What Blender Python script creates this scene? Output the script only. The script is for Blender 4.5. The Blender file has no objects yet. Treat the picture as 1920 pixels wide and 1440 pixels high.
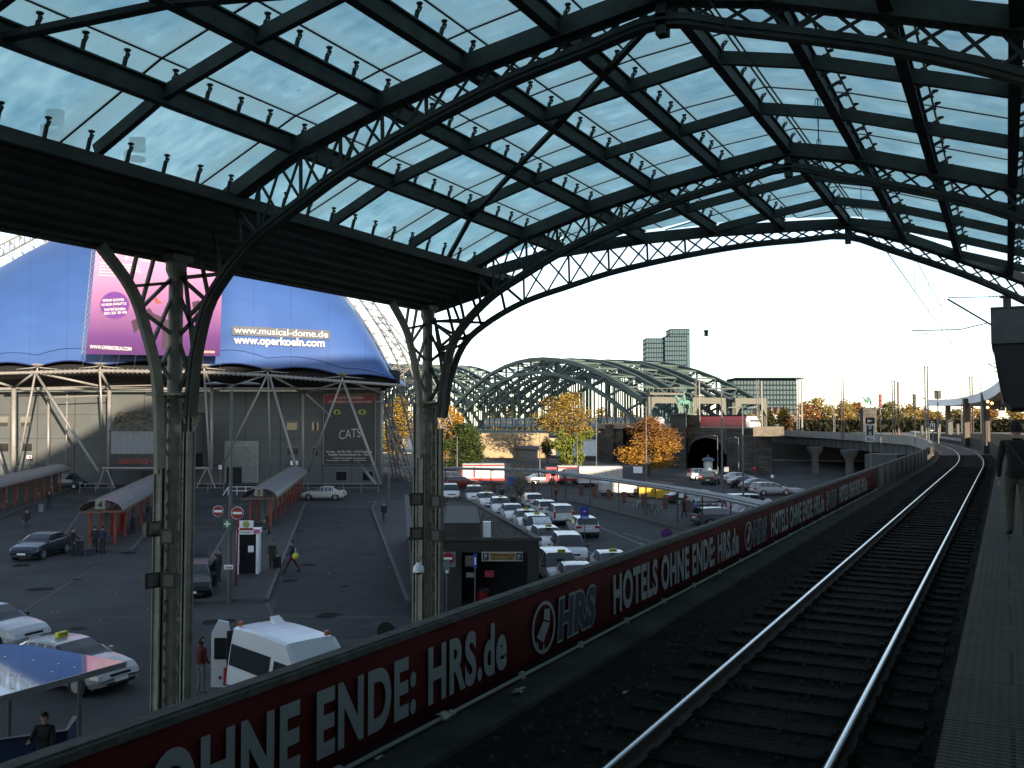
import bpy, math, random, mathutils
from mathutils import Vector, Matrix
random.seed(7)
SC = bpy.context.scene
COL = SC.collection
# ---------------------------------------------------------------- camera
FPX = 1750.0; TH = math.radians(27.9); EYE = 8.5
PH = math.atan(70 / FPX)
s_, c_ = math.sin(TH), math.cos(TH); sp_, cp_ = math.sin(PH), math.cos(PH)
FW = Vector((-s_ * cp_, c_ * cp_, sp_)); RT = Vector((c_, s_, 0)); UP = RT.cross(FW)
cam = bpy.data.cameras.new('camera'); co = bpy.data.objects.new('camera', cam); COL.objects.link(co)
cam.sensor_width = 36; cam.lens = 36 * FPX / 1920; cam.clip_start = 0.05; cam.clip_end = 6000
co.location = (0, 0, EYE)
co.rotation_euler = Matrix((RT, UP, -FW)).transposed().to_euler()
SC.camera = co
# ---------------------------------------------------------------- sun, sky, exposure
SUN_EL = math.radians(9)
SUN_D = Vector((0.80, -0.60, 0)).normalized()          # horizontal direction towards the sun
world = bpy.data.worlds.new('World'); SC.world = world; world.use_nodes = True
nt = world.node_tree; bg = nt.nodes['Background']
sky = nt.nodes.new('ShaderNodeTexSky'); sky.sky_type = 'NISHITA'; sky.sun_disc = False
sky.sun_elevation = SUN_EL; sky.sun_rotation = math.atan2(SUN_D.x, SUN_D.y)
sky.air_density = 0.8; sky.dust_density = 0.2; sky.ozone_density = 1.2
hs_ = nt.nodes.new('ShaderNodeHueSaturation'); hs_.inputs['Saturation'].default_value = 0.72; nt.links.new(sky.outputs[0], hs_.inputs['Color']); nt.links.new(hs_.outputs[0], bg.inputs[0]); bg.inputs[1].default_value = 0.15
sl = bpy.data.lights.new('sun', 'SUN'); so = bpy.data.objects.new('sun', sl); COL.objects.link(so)
sl.energy = 4.8; sl.angle = math.radians(0.5); sl.color = (1.0, 0.83, 0.62)
sd = Vector((SUN_D.x * math.cos(SUN_EL), SUN_D.y * math.cos(SUN_EL), math.sin(SUN_EL)))
so.rotation_euler = sd.to_track_quat('Z', 'Y').to_euler(); so.location = (60, -60, 60)
SC.view_settings.view_transform = 'Standard'; SC.view_settings.look = 'None'
SC.view_settings.exposure = 1.35; SC.view_settings.gamma = 1.0
SC.render.engine = 'CYCLES'
try:
    SC.cycles.use_denoising = True
    SC.cycles.max_bounces = 7; SC.cycles.diffuse_bounces = 3; SC.cycles.glossy_bounces = 3
    SC.cycles.transmission_bounces = 4; SC.cycles.transparent_max_bounces = 14
    SC.cycles.caustics_reflective = False; SC.cycles.caustics_refractive = False
except Exception: pass
# ---------------------------------------------------------------- pixel -> place helpers (photo pixels 1920x1440)
def ray(u, v): return FW + RT * ((u - 960) / FPX) - UP * ((v - 720) / FPX)
def G(u, v, z=0.0):                      # where the sight line meets the horizontal plane z
    r = ray(u, v); t = (z - EYE) / r.z; return Vector((r.x * t, r.y * t, z))
def K(u, v, d):                          # point at horizontal distance d along the view axis
    r = ray(u, v); t = d / (-s_ * r.x + c_ * r.y); return Vector((r.x * t, r.y * t, EYE + r.z * t))
def DZ(v): return EYE * FPX / (v - 790)  # distance of a street point seen at row v
def KG(u, d, z=0.0):                     # point at column u, distance d, height z
    p = K(u, 790, d); return Vector((p.x, p.y, z))
# ---------------------------------------------------------------- materials
MATS = {}
def mat(name, col, rough=0.7, metal=0.0, var=0.18, scale=2.0, bump=0.0, spec=0.4, stretch=None, detail=4):
    if name in MATS: return MATS[name]
    m = bpy.data.materials.new(name); m.use_nodes = True; n = m.node_tree.nodes; l = m.node_tree.links
    b = n['Principled BSDF']; b.inputs['Roughness'].default_value = rough; b.inputs['Metallic'].default_value = metal
    b.inputs['Specular IOR Level'].default_value = spec
    tc = n.new('ShaderNodeTexCoord'); no = n.new('ShaderNodeTexNoise'); no.inputs['Scale'].default_value = scale
    no.inputs['Detail'].default_value = detail; no.inputs['Roughness'].default_value = 0.6
    mp = n.new('ShaderNodeMapping'); l.new(tc.outputs['Object'], mp.inputs[0]); l.new(mp.outputs[0], no.inputs['Vector'])
    if stretch: mp.inputs['Scale'].default_value = stretch
    r = n.new('ShaderNodeValToRGB'); r.color_ramp.elements[0].position = 0.3; r.color_ramp.elements[1].position = 0.72
    r.color_ramp.elements[0].color = tuple(c * (1 - var) for c in col) + (1,)
    r.color_ramp.elements[1].color = tuple(min(1, c * (1 + var)) for c in col) + (1,)
    l.new(no.outputs[0], r.inputs[0]); l.new(r.outputs[0], b.inputs['Base Color'])
    if bump:
        bp = n.new('ShaderNodeBump'); bp.inputs['Strength'].default_value = bump; bp.inputs['Distance'].default_value = 0.05
        l.new(no.outputs[0], bp.inputs['Height']); l.new(bp.outputs[0], b.inputs['Normal'])
    MATS[name] = m; return m
def brickmat(name, c1, c2, mortar, sc, bw=0.5, rh=0.25, ms=0.02, rough=0.85, rot=None, bump=0.3, coord='Object', nvar=0.5):
    m = bpy.data.materials.new(name); m.use_nodes = True; n = m.node_tree.nodes; l = m.node_tree.links
    b = n['Principled BSDF']; b.inputs['Roughness'].default_value = rough; b.inputs['Specular IOR Level'].default_value = 0.25
    tc = n.new('ShaderNodeTexCoord'); mp = n.new('ShaderNodeMapping'); br = n.new('ShaderNodeTexBrick')
    l.new(tc.outputs[coord], mp.inputs[0]); l.new(mp.outputs[0], br.inputs[0])
    if rot: mp.inputs['Rotation'].default_value = rot
    br.inputs['Color1'].default_value = c1 + (1,); br.inputs['Color2'].default_value = c2 + (1,); br.inputs['Mortar'].default_value = mortar + (1,)
    br.inputs['Scale'].default_value = sc; br.inputs['Brick Width'].default_value = bw; br.inputs['Row Height'].default_value = rh
    br.inputs['Mortar Size'].default_value = ms
    no = n.new('ShaderNodeTexNoise'); no.inputs['Scale'].default_value = 0.6; no.inputs['Detail'].default_value = 6
    l.new(tc.outputs[coord], no.inputs['Vector'])
    mx = n.new('ShaderNodeMix'); mx.data_type = 'RGBA'; mx.blend_type = 'MULTIPLY'; mx.inputs[0].default_value = nvar
    l.new(br.outputs[0], mx.inputs[6]); l.new(no.outputs[0], mx.inputs[7]); l.new(mx.outputs[2], b.inputs['Base Color'])
    bp = n.new('ShaderNodeBump'); bp.inputs['Strength'].default_value = bump; bp.inputs['Distance'].default_value = 0.03
    l.new(br.outputs[1], bp.inputs['Height']); bp.invert = True; l.new(bp.outputs[0], b.inputs['Normal'])
    MATS[name] = m; return m
def emit(name, col, st):
    m = bpy.data.materials.new(name); m.use_nodes = True; b = m.node_tree.nodes['Principled BSDF']
    b.inputs['Emission Color'].default_value = col + (1,); b.inputs['Emission Strength'].default_value = st
    b.inputs['Base Color'].default_value = (0.02, 0.02, 0.02, 1); MATS[name] = m; return m
# ---------------------------------------------------------------- mesh helpers
class MB:
    def __init__(s): s.v = []; s.f = []; s.m = []; s.mi = 0
    def add(s, vs, fs, mi=None):
        o = len(s.v); s.v += [tuple(p) for p in vs]; k = s.mi if mi is None else mi
        for f in fs: s.f.append(tuple(i + o for i in f)); s.m.append(k)
        return s
    def quad(s, a, b, c, d, mi=None): return s.add([a, b, c, d], [(0, 1, 2, 3)], mi)
    def box(s, c, d, rz=0, mi=None, taper=1.0):
        x, y, z = d[0] / 2, d[1] / 2, d[2] / 2; cs, sn = math.cos(rz), math.sin(rz); vs = []
        for k in (-1, 1):
            t = taper if k > 0 else 1
            for i, j in ((-1, -1), (1, -1), (1, 1), (-1, 1)):
                px, py = i * x * t, j * y * t
                vs.append((c[0] + px * cs - py * sn, c[1] + px * sn + py * cs, c[2] + k * z))
        return s.add(vs, [(0, 3, 2, 1), (4, 5, 6, 7), (0, 1, 5, 4), (1, 2, 6, 5), (2, 3, 7, 6), (3, 0, 4, 7)], mi)
    def beam(s, p, q, w, h, up=(0, 0, 1), mi=None):
        p, q = Vector(p), Vector(q); d = (q - p)
        if d.length < 1e-6: return s
        d.normalize(); up = Vector(up); a = d.cross(up)
        if a.length < 1e-4: a = d.cross(Vector((1, 0, 0)))
        a.normalize(); b = a.cross(d)
        vs = [e + a * (i * w / 2) + b * (j * h / 2) for e in (p, q) for i, j in ((-1, -1), (1, -1), (1, 1), (-1, 1))]
        return s.add(vs, [(0, 3, 2, 1), (4, 5, 6, 7), (0, 1, 5, 4), (1, 2, 6, 5), (2, 3, 7, 6), (3, 0, 4, 7)], mi)
    def strip(s, pts, w, h, up=(0, 0, 1), mi=None):       # mitred box beam along a path
        P = [Vector(p) for p in pts]; n = len(P); vs = []; up = Vector(up)
        for i, p in enumerate(P):
            d = (P[min(i + 1, n - 1)] - P[max(i - 1, 0)]).normalized(); a = d.cross(up)
            if a.length < 1e-4: a = Vector((1, 0, 0))
            a.normalize(); b = a.cross(d)
            vs += [p + a * (x * w / 2) + b * (y * h / 2) for x, y in ((-1, -1), (1, -1), (1, 1), (-1, 1))]
        fs = [(0, 3, 2, 1), tuple(4 * (n - 1) + k for k in range(4))]
        for i in range(n - 1):
            for k in range(4): a_ = 4 * i + k; b_ = 4 * i + (k + 1) % 4; fs.append((a_, b_, b_ + 4, a_ + 4))
        return s.add(vs, fs, mi)
    def tube(s, pts, r, n=8, mi=None, cap=True):
        P = [Vector(p) for p in pts]; m = len(P); R = r if isinstance(r, (list, tuple)) else [r] * m; vs = []; prev = None
        for i, p in enumerate(P):
            d = (P[min(i + 1, m - 1)] - P[max(i - 1, 0)])
            if d.length < 1e-7: d = Vector((0, 0, 1))
            d.normalize()
            if prev is None:
                a = d.cross(Vector((0, 0, 1)))
                if a.length < 1e-3: a = d.cross(Vector((1, 0, 0)))
            else: a = prev - d * prev.dot(d)
            a.normalize(); prev = a; b = d.cross(a)
            for k in range(n):
                t = 2 * math.pi * k / n; vs.append(p + (a * math.cos(t) + b * math.sin(t)) * R[i])
        fs = [(n * i + k, n * i + (k + 1) % n, n * (i + 1) + (k + 1) % n, n * (i + 1) + k) for i in range(m - 1) for k in range(n)]
        if cap: fs += [tuple(reversed(range(n))), tuple(n * (m - 1) + k for k in range(n))]
        return s.add(vs, fs, mi)
    def prism(s, poly, z0, z1, mi=None):                  # poly: 2d points, counter-clockwise
        n = len(poly); vs = [(p[0], p[1], z0) for p in poly] + [(p[0], p[1], z1) for p in poly]
        return s.add(vs, [tuple(reversed(range(n))), tuple(range(n, 2 * n))] + [(i, (i + 1) % n, n + (i + 1) % n, n + i) for i in range(n)], mi)
    def lathe(s, prof, c=(0, 0, 0), n=12, mi=None, axis='z'):
        vs = []
        for r, z in prof:
            for k in range(n):
                t = 2 * math.pi * k / n; x, y = r * math.cos(t), r * math.sin(t)
                p = (x, y, z) if axis == 'z' else ((z, x, y) if axis == 'x' else (x, z, y)); vs.append((c[0] + p[0], c[1] + p[1], c[2] + p[2]))
        m = len(prof); fs = [(n * i + k, n * i + (k + 1) % n, n * (i + 1) + (k + 1) % n, n * (i + 1) + k) for i in range(m - 1) for k in range(n)]
        fs += [tuple(reversed(range(n))), tuple(n * (m - 1) + k for k in range(n))]
        return s.add(vs, fs, mi)
    def ball(s, c, r, n=10, m=6, mi=None):
        rr = r if isinstance(r, (list, tuple)) else (r, r, r)
        vs = [(c[0] + rr[0] * math.sin(math.pi * j / m) * math.cos(2 * math.pi * i / n), c[1] + rr[1] * math.sin(math.pi * j / m) * math.sin(2 * math.pi * i / n), c[2] + rr[2] * math.cos(math.pi * j / m)) for j in range(m + 1) for i in range(n)]
        return s.add(vs, [(j * n + i, (j + 1) * n + i, (j + 1) * n + (i + 1) % n, j * n + (i + 1) % n) for j in range(m) for i in range(n)], mi)
    def grid(s, rows, mi=None, close=False):
        n = len(rows[0]); vs = [p for r in rows for p in r]; fs = []
        for j in range(len(rows) - 1):
            for i in range(n - 1 + (1 if close else 0)):
                a = j * n + i; b = j * n + (i + 1) % n; fs.append((a, b, b + n, a + n))
        return s.add(vs, fs, mi)
    def xf(s, M):
        s.v = [tuple(M @ Vector(p)) for p in s.v]; return s
    def build(s, name, mats, parent=None, world=False, smooth=False, loc=None, auto=None):
        me = bpy.data.meshes.new(name); V = s.v
        if world and parent is not None:
            Mi = (Matrix.Translation(parent.location) @ Matrix.Rotation(parent.rotation_euler.z, 4, 'Z')).inverted()
            V = [tuple(Mi @ Vector(p)) for p in V]
        o = bpy.data.objects.new(name, me)
        if parent is None and loc is not None:
            L = Vector(loc); V = [tuple(Vector(p) - L) for p in V]; o.location = L
        me.from_pydata(V, [], s.f)
        if not isinstance(mats, (list, tuple)): mats = [mats]
        for m_ in mats: me.materials.append(m_)
        if len(mats) > 1: me.polygons.foreach_set('material_index', s.m)
        if smooth: me.polygons.foreach_set('use_smooth', [True] * len(s.f))
        me.update(); COL.objects.link(o)
        if parent is not None: o.parent = parent
        if auto: 
            me.polygons.foreach_set('use_smooth', [True] * len(s.f))
            try: me.set_sharp_from_angle(angle=math.radians(auto))
            except Exception: pass
        return o
def thing(name, label, cat, loc=(0, 0, 0), rz=0, group=None):
    o = bpy.data.objects.new(name, None); COL.objects.link(o); o.location = loc; o.rotation_euler = (0, 0, rz)
    o.empty_display_size = 0.2; o['label'] = label; o['category'] = cat
    if group: o['group'] = group
    return o
def tag(o, label, cat, group=None):
    o['label'] = label; o['category'] = cat
    if group: o['group'] = group
    return o
def struct(o, kind='structure'): o['kind'] = kind; return o
def kids(o): return [c for c in CH.get(o.name, [])]
def copy_tree(o, loc, rz, label=None, group=None, swap=None):
    r = o.copy(); COL.objects.link(r); r.location = loc; r.rotation_euler = (0, 0, rz)
    if label: r['label'] = label
    if group: r['group'] = group
    allo = list(bpy.data.objects)
    for ch in [c for c in allo if c.parent == o]:
        c = ch.copy(); COL.objects.link(c); c.parent = r
        for g in [g for g in allo if g.parent == ch]:
            d = g.copy(); COL.objects.link(d); d.parent = c
    return r
_TX = {}
def text2d(txt, size=1.0, off=0.0, xs=1.0, shear=0.0, sp=1.0, align='LEFT'):
    key = (txt, off, sp, align)
    if key not in _TX:
        cu = bpy.data.curves.new('lettering', 'FONT'); cu.body = txt; cu.size = 1.0; cu.offset = off; cu.space_character = sp
        cu.align_x = align; cu.fill_mode = 'BOTH'; cu.resolution_u = 6 if off <= .041 else 4
        ob = bpy.data.objects.new('lettering', cu); COL.objects.link(ob)
        dg = bpy.context.evaluated_depsgraph_get(); me = ob.evaluated_get(dg).to_mesh()
        _TX[key] = ([(v.co.x, v.co.y) for v in me.vertices], [tuple(p.vertices) for p in me.polygons])
        ob.evaluated_get(dg).to_mesh_clear(); bpy.data.objects.remove(ob); bpy.data.curves.remove(cu)
    V, Fc = _TX[key]
    return [((x * xs + y * shear) * size, y * size) for x, y in V], Fc
def put_text(mb, txt, org, ex, ey, size, off=0.0, xs=1.0, shear=0.0, sp=1.0, align='LEFT', width=None, height=None, mi=None):
    V, Fc = text2d(txt, size, off, xs, shear, sp, align)
    if not V: return
    org, ex, ey = Vector(org), Vector(ex).normalized(), Vector(ey).normalized()
    x0 = min(v[0] for v in V); x1 = max(v[0] for v in V); y0 = min(v[1] for v in V); y1 = max(v[1] for v in V)
    kx = width / (x1 - x0) if width else 1; ky = height / (y1 - y0) if height else kx if width and not height else 1
    if height and not width: kx = ky
    if align == 'LEFT': V = [((x - x0) * kx, (y - (y0 if height else 0)) * ky) for x, y in V]
    else: V = [((x - (x0 + x1) / 2) * kx, (y - (y0 if height else 0)) * ky) for x, y in V]
    mb.add([org + ex * x + ey * y for x, y in V], Fc, mi)
def interp(tab, x):
    if x <= tab[0][0]: return tab[0][1]
    for (a, b), (c, d) in zip(tab, tab[1:]):
        if x <= c: return b + (d - b) * (x - a) / (c - a)
    return tab[-1][1]
def smooth_path(P, k=4):
    P = [Vector(p) for p in P]; out = []
    for i in range(len(P) - 1):
        p0 = P[max(i - 1, 0)]; p1 = P[i]; p2 = P[i + 1]; p3 = P[min(i + 2, len(P) - 1)]
        for j in range(k):
            t = j / k; out.append(0.5 * ((2 * p1) + (p2 - p0) * t + (2 * p0 - 5 * p1 + 4 * p2 - p3) * t * t + (3 * p1 - p0 - 3 * p2 + p3) * t ** 3))
    out.append(P[-1]); return out
# ================================================================ station roof
steel = mat('dark_green_grey_steel', (0.068, 0.070, 0.060), 0.7, 0.0, 0.3, 3, 0.15, stretch=(1, 1, 1))
steel_b = mat('olive_grey_column_paint', (0.28, 0.26, 0.21), 0.6, 0.0, 0.25, 4, 0.1)
blackrub = mat('black_rubber', (0.008, 0.009, 0.009), 0.7)
def roof_glass():
    m = bpy.data.materials.new('frosted_roof_glass'); m.use_nodes = True; n = m.node_tree.nodes; l = m.node_tree.links
    n.remove(n['Principled BSDF']); out = n['Material Output']
    tr = n.new('ShaderNodeBsdfTransparent'); tl = n.new('ShaderNodeBsdfTranslucent')
    def math_(op, a, b=None):
        q = n.new('ShaderNodeMath'); q.operation = op
        for i, x in enumerate((a, b)):
            if x is None: continue
            if isinstance(x, (int, float)): q.inputs[i].default_value = x
            else: l.new(x, q.inputs[i])
        return q.outputs[0]
    def ramp(src, p0, c0, p1, c1):
        r = n.new('ShaderNodeValToRGB'); e = r.color_ramp.elements; e[0].position = p0; e[0].color = c0; e[1].position = p1; e[1].color = c1; l.new(src, r.inputs[0]); return r.outputs[0]
    tc = n.new('ShaderNodeTexCoord'); ge = n.new('ShaderNodeNewGeometry')
    def noise(sc, det, stretch):
        mp = n.new('ShaderNodeMapping'); mp.inputs['Scale'].default_value = stretch; l.new(ge.outputs['Position'], mp.inputs[0])
        no = n.new('ShaderNodeTexNoise'); no.inputs['Scale'].default_value = sc; no.inputs['Detail'].default_value = det; no.inputs['Roughness'].default_value = 0.68; l.new(mp.outputs[0], no.inputs['Vector']); return no.outputs[0]
    cloud = noise(0.75, 9, (1.2, .55, 1)); streak = noise(2.2, 6, (0.5, 2.2, 1)); spot = noise(9, 3, (1, 1, 1))
    sx = n.new('ShaderNodeSeparateXYZ'); l.new(tc.outputs['Generated'], sx.inputs[0])
    ex = math_('MINIMUM', sx.outputs[0], math_('SUBTRACT', 1.0, sx.outputs[0])); ey = math_('MINIMUM', sx.outputs[1], math_('SUBTRACT', 1.0, sx.outputs[1]))
    ed = math_('MINIMUM', ex, ey); edn = math_('ADD', ed, math_('MULTIPLY', math_('SUBTRACT', streak, 0.5), 0.22))
    edge = ramp(edn, 0.0, (1, 1, 1, 1), 0.17, (0, 0, 0, 1))
    mixv = math_('ADD', math_('MULTIPLY', cloud, .55), math_('MULTIPLY', streak, .45))
    tint = ramp(mixv, .38, (.33, .52, .57, 1), .62, (.80, .90, .86, 1))
    mx0 = n.new('ShaderNodeMix'); mx0.data_type = 'RGBA'; l.new(edge, mx0.inputs[0]); l.new(tint, mx0.inputs[6]); mx0.inputs[7].default_value = (.58, .68, .64, 1); l.new(mx0.outputs[2], tr.inputs[0])
    tl.inputs[0].default_value = (0.74, 0.86, 0.82, 1)
    fac = math_('ADD', 0.50, math_('MULTIPLY', edge, .30))
    mx = n.new('ShaderNodeMixShader'); l.new(fac, mx.inputs[0]); l.new(tr.outputs[0], mx.inputs[1]); l.new(tl.outputs[0], mx.inputs[2])
    dk = n.new('ShaderNodeBsdfDiffuse'); dk.inputs[0].default_value = (0.05, 0.055, 0.05, 1)
    sp = ramp(spot, .69, (0, 0, 0, 1), .74, (1, 1, 1, 1)); sf = math_('MULTIPLY', sp, .55)
    m2 = n.new('ShaderNodeMixShader'); l.new(sf, m2.inputs[0]); l.new(mx.outputs[0], m2.inputs[1]); l.new(dk.outputs[0], m2.inputs[2])
    l.new(m2.outputs[0], out.inputs[0]); return m
RG = roof_glass()
ZU = [(-14.2, 12.1), (-12.95, 12.70), (-11.35, 13.42), (-9.49, 13.93), (-7.78, 14.28), (-6.06, 14.54), (-4.37, 14.78), (-2.8, 14.42), (-1.29, 13.92), (0.2, 13.42), (1.8, 12.8), (3.3, 12.0), (4.8, 11.0)]
ZL = [(-13.90, 8.6), (-13.88, 8.8), (-13.78, 9.7), (-13.5, 10.65), (-13.09, 11.2), (-12.53, 11.7), (-12.0, 12.05), (-11.25, 12.42), (-10.29, 12.88), (-9.15, 13.3), (-8.08, 13.64), (-6.88, 13.96), (-5.59, 14.2), (-4.37, 14.40), (-3.21, 14.05), (-2.06, 13.68), (-1.06, 13.33), (0.15, 12.80), (1.6, 12.0), (3.0, 10.9), (4.0, 9.6), (4.5, 8.2), (4.6, 6.78)]
zu = lambda x: interp(ZU, x)
def skewY(x): return 22.0 + (x + 14.1) * 0.945
roof = thing('platform_roof', 'glazed steel arch roof over the railway track beside the square', 'station roof', (-14.4, 13, 0))
def arch(fy, name='arch_truss'):
    pt = lambda x, z: (x, fy(x), z)
    nrm = Vector((1, fy(1) - fy(0), 0)).normalized(); side = nrm.cross(Vector((0, 0, 1)))
    m = MB()
    m.strip([pt(x, z + 0.05) for x, z in ZU[1:]], 0.20, 0.30, side if False else (0, 0, 1))
    # flanges of the upper chord
    m.strip([pt(x, z - 0.105) for x, z in ZU[1:]], 0.30, 0.035)
    low = smooth_path([pt(x, z) for x, z in ZL], 3)
    up = side
    n = len(low)
    vs = []
    m.strip(low, 0.17, 0.20, up=side)
    m.strip([p + Vector((0, 0, 0.0)) for p in low], 0.04, 0.26, up=side)
    # lattice
    xs = [-12.2, -11.7, -11.2, -10.75, -10.3, -9.85, -9.4, -8.95, -8.5, -8.05, -7.6, -7.15, -6.7, -6.25, -5.8, -5.35, -4.9, -4.45, -4.0, -3.5, -3.0, -2.5, -2.0, -1.5, -1.0, -0.5, 0, 0.5, 1.0, 1.5, 2.0, 2.5, 3.0]
    zl = lambda x: interp(ZL[4:], x)
    for i in range(len(xs) - 1):
        a, b = xs[i], xs[i + 1]
        m.beam(pt(a, zl(a) + 0.05), pt(b, zu(b) - 0.08), 0.03, 0.045); m.beam(pt(a, zu(a) - 0.08), pt(b, zl(b) + 0.05), 0.035, 0.045)
        if i % 2 == 0 and a < -8: m.beam(pt(a, zl(a)), pt(a - 0.02, zu(a) - 0.08), 0.05, 0.05)
    # haunch web between the column and the gutter girder
    hp = [((-13.85, 9.2), (-14.2, 10.0)), ((-13.7, 10.0), (-14.2, 9.1)), ((-13.7, 10.0), (-14.2, 10.9)), ((-13.42, 10.75), (-14.2, 10.2)), ((-13.42, 10.75), (-14.2, 11.3)), ((-13.1, 11.15), (-13.35, 12.15)), ((-13.42, 10.75), (-13.75, 11.9)), ((-12.6, 11.6), (-12.75, 12.5)), ((-12.2, 11.9), (-12.75, 12.5)), ((-14.2, 11.3), (-13.0, 11.3)), ((-13.8, 9.6), (-14.1, 11.4)), ((-13.1, 11.15), (-13.95, 10.55))]
    for a, b in hp: m.beam(pt(*a), pt(*b), 0.05, 0.07)
    m.box(pt(-4.37, 14.42), (0.16, 0.2, 0.5)); m.box(pt(4.6, 7.5), (0.3, 0.3, 1.5))
    m.build(name, steel, roof, world=True)
for Y in (-14, -5, 4, 13, 22): arch(lambda x, Y=Y: Y)
arch(lambda x: skewY(x))
PX = [-11.35, -9.49, -7.78, -6.06, -4.37, -2.8, -1.29, 0.2, 1.8, 3.3]
brm = MB()
brm.tube([(-.01, 0, -.06), (0.06, 0, 0.17)], 0.036, 6); brm.tube([(0.06, 0, 0.17), (0.085, 0, 0.27)], 0.018, 6)
brm.lathe([(0.01, 0.24), (0.045, 0.25), (0.055, 0.275), (0.02, 0.29)], (0.09, 0, 0), 8); brm.ball((0.11, 0.0, 0.2), 0.03, 6, 4)
brm.tube([(0.03, 0, 0.09), (0.12, 0, 0.17)], 0.014, 5)
brm2 = MB()
brm2.tube([(0, 0, -.1), (0.22, 0, 0.0)], 0.034, 6); brm2.tube([(0.22, 0, 0.0), (0.29, 0, 0.05)], 0.02, 6)
brm2.lathe([(0.01, 0.04), (0.05, 0.05), (0.06, 0.075), (0.02, 0.09)], (0.30, 0, 0), 8); brm2.ball((0.25, 0, -0.03), 0.034, 6, 4)
def bake(b, name):
    o = b.build(name, steel, None); me = o.data; bpy.data.objects.remove(o); return me
brme, brme2 = bake(brm, 'bracket'), bake(brm2, 'bracket')
nb = 0; far = MB()
YS = [1, 4, 7, 10, 13, 16, 19, 22, 25, 28, 31, 34]
for x in PX:
    m = MB(); ye = skewY(x); z = zu(x)
    m.beam((x, -14, z + 0.1), (x, ye, z + 0.1), 0.07, 0.27); m.beam((x, -14, z - 0.05), (x, ye, z - 0.05), 0.17, 0.035); m.beam((x, -14, z + 0.245), (x, ye, z + 0.245), 0.17, 0.03)
    p = m.build('purlin', steel, roof, world=True)
    y = 1.0
    src = brm if x < -4.3 else brm2
    while y < ye - 0.3:
        k = (y - 1) % 3
        for dy in (0.15, 0.85, 1.55, 2.25):
            yy = y + dy
            if yy > ye: continue
            if x > 0.3: continue
            vis = yy > 5 and nb < 99 and (x < -4) 
            zz = z + 0.24
            if vis:
                b = bpy.data.objects.new('bracket', brme if x < -4.3 else brme2); COL.objects.link(b); b.parent = p
                b.location = (x + 14.4, yy - 13, zz); nb += 1
            else:
                far.add([(v[0] + x, v[1] + yy, v[2] + zz) for v in src.v], src.f)
        y += 3
fb = far.build('bracket', steel, roof, world=True); fb['kind'] = 'stuff'
# eaves brackets
m = MB(); y = 3.0
while y < 23:
    m.add([(v[0] - 12.75, v[1] + y, v[2] + 12.8) for v in brm.v], brm.f); y += 0.75
m.build('eaves_bracket_row', steel, roof, world=True)
XS = [-14.45] + PX + [4.8]
# rafters, clipped by the skew end
for Y in [1, 7, 10, 16, 19, 25, 28, 31, 34]:
    xa = -12.9 if Y <= 22 else (Y - 22) / 0.945 - 14.1 + 0.1
    pts = [xa] + [x for x in PX if x > xa + 0.2] + [4.8]
    m = MB(); m.strip([(x, Y, zu(x) + 0.13) for x in pts], 0.035, 0.22); m.strip([(x, Y, zu(x) + 0.01) for x in pts], 0.11, 0.025)
    m.build('rafter', steel, roof, world=True)
# panes and seals
seal = MB(); LIFT = 0.50
gz = lambda x: zu(x) + LIFT
pane_y = [-14, -5, 1 - 0.22] + [y - 0.22 for y in YS[1:]]
for i in range(len(XS) - 1):
    xa = XS[i] + (0.2 if i else 0); xb = XS[i + 1] + 0.2
    for y0, y1 in zip(pane_y, pane_y[1:]):
        lim = lambda x: min(y1, skewY(x) + 0.9)
        if skewY(xb) + 0.9 < y0 + 0.2: continue
        ya, yb = max(lim(xa), y0 + 0.02), lim(xb)
        m = MB(); e = 0.012
        P = [(xa + e, y0 + e, gz(xa)), (xb - e, y0 + e, gz(xb)), (xb - e, yb - e, gz(xb)), (xa + e, ya - e, gz(xa))]
        m.add(P + [(p[0], p[1], p[2] + 0.016) for p in P], [(0, 3, 2, 1), (4, 5, 6, 7), (0, 1, 5, 4), (1, 2, 6, 5), (2, 3, 7, 6), (3, 0, 4, 7)])
        m.build('glass_pane', RG, roof, world=True)
        seal.beam((xa, y0, gz(xa) + 0.0), (xb, y0, gz(xb) + 0.0), 0.03, 0.03)
    seal.beam((xb, -14, gz(xb) + 0.0), (xb, skewY(xb) + 0.9, gz(xb) + 0.0), 0.03, 0.03)
seal.build('glazing_seal', blackrub, roof, world=True)
# wind braces
m = MB()
for y0 in (4, 13):
    seg = [(-4.37, y0 + 0.3), (-6.06, y0 + 1.9), (-7.78, y0 + 3.5), (-9.49, y0 + 4.9), (-11.35, y0 + 6.3), (-13.9, y0 + 8.6)]
    if y0 == 4: seg = [(-4.37, 12.9), (-6.06, 11.2), (-7.78, 9.8), (-9.49, 8.46), (-11.35, 7.36), (-13.6, 5.6)]
    for (a, b), (c, d) in zip(seg, seg[1:]): m.beam((a, b, zu(a) + 0.0), (c, d, zu(c) + 0.0), 0.16 if y0 == 4 else 0.10, 0.08)
for (a, b), (c, d) in (((-4.37, 22.2), (-2.8, 24.2)), ((-2.8, 24.2), (-1.29, 26.4)), ((-4.37, 13.3), (-2.8, 14.6)), ((-2.8, 14.6), (-1.29, 16.0)), ((-1.29, 16.0), (.2, 17.4))):
    pass
m.build('wind_brace', steel, roof, world=True)
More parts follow.
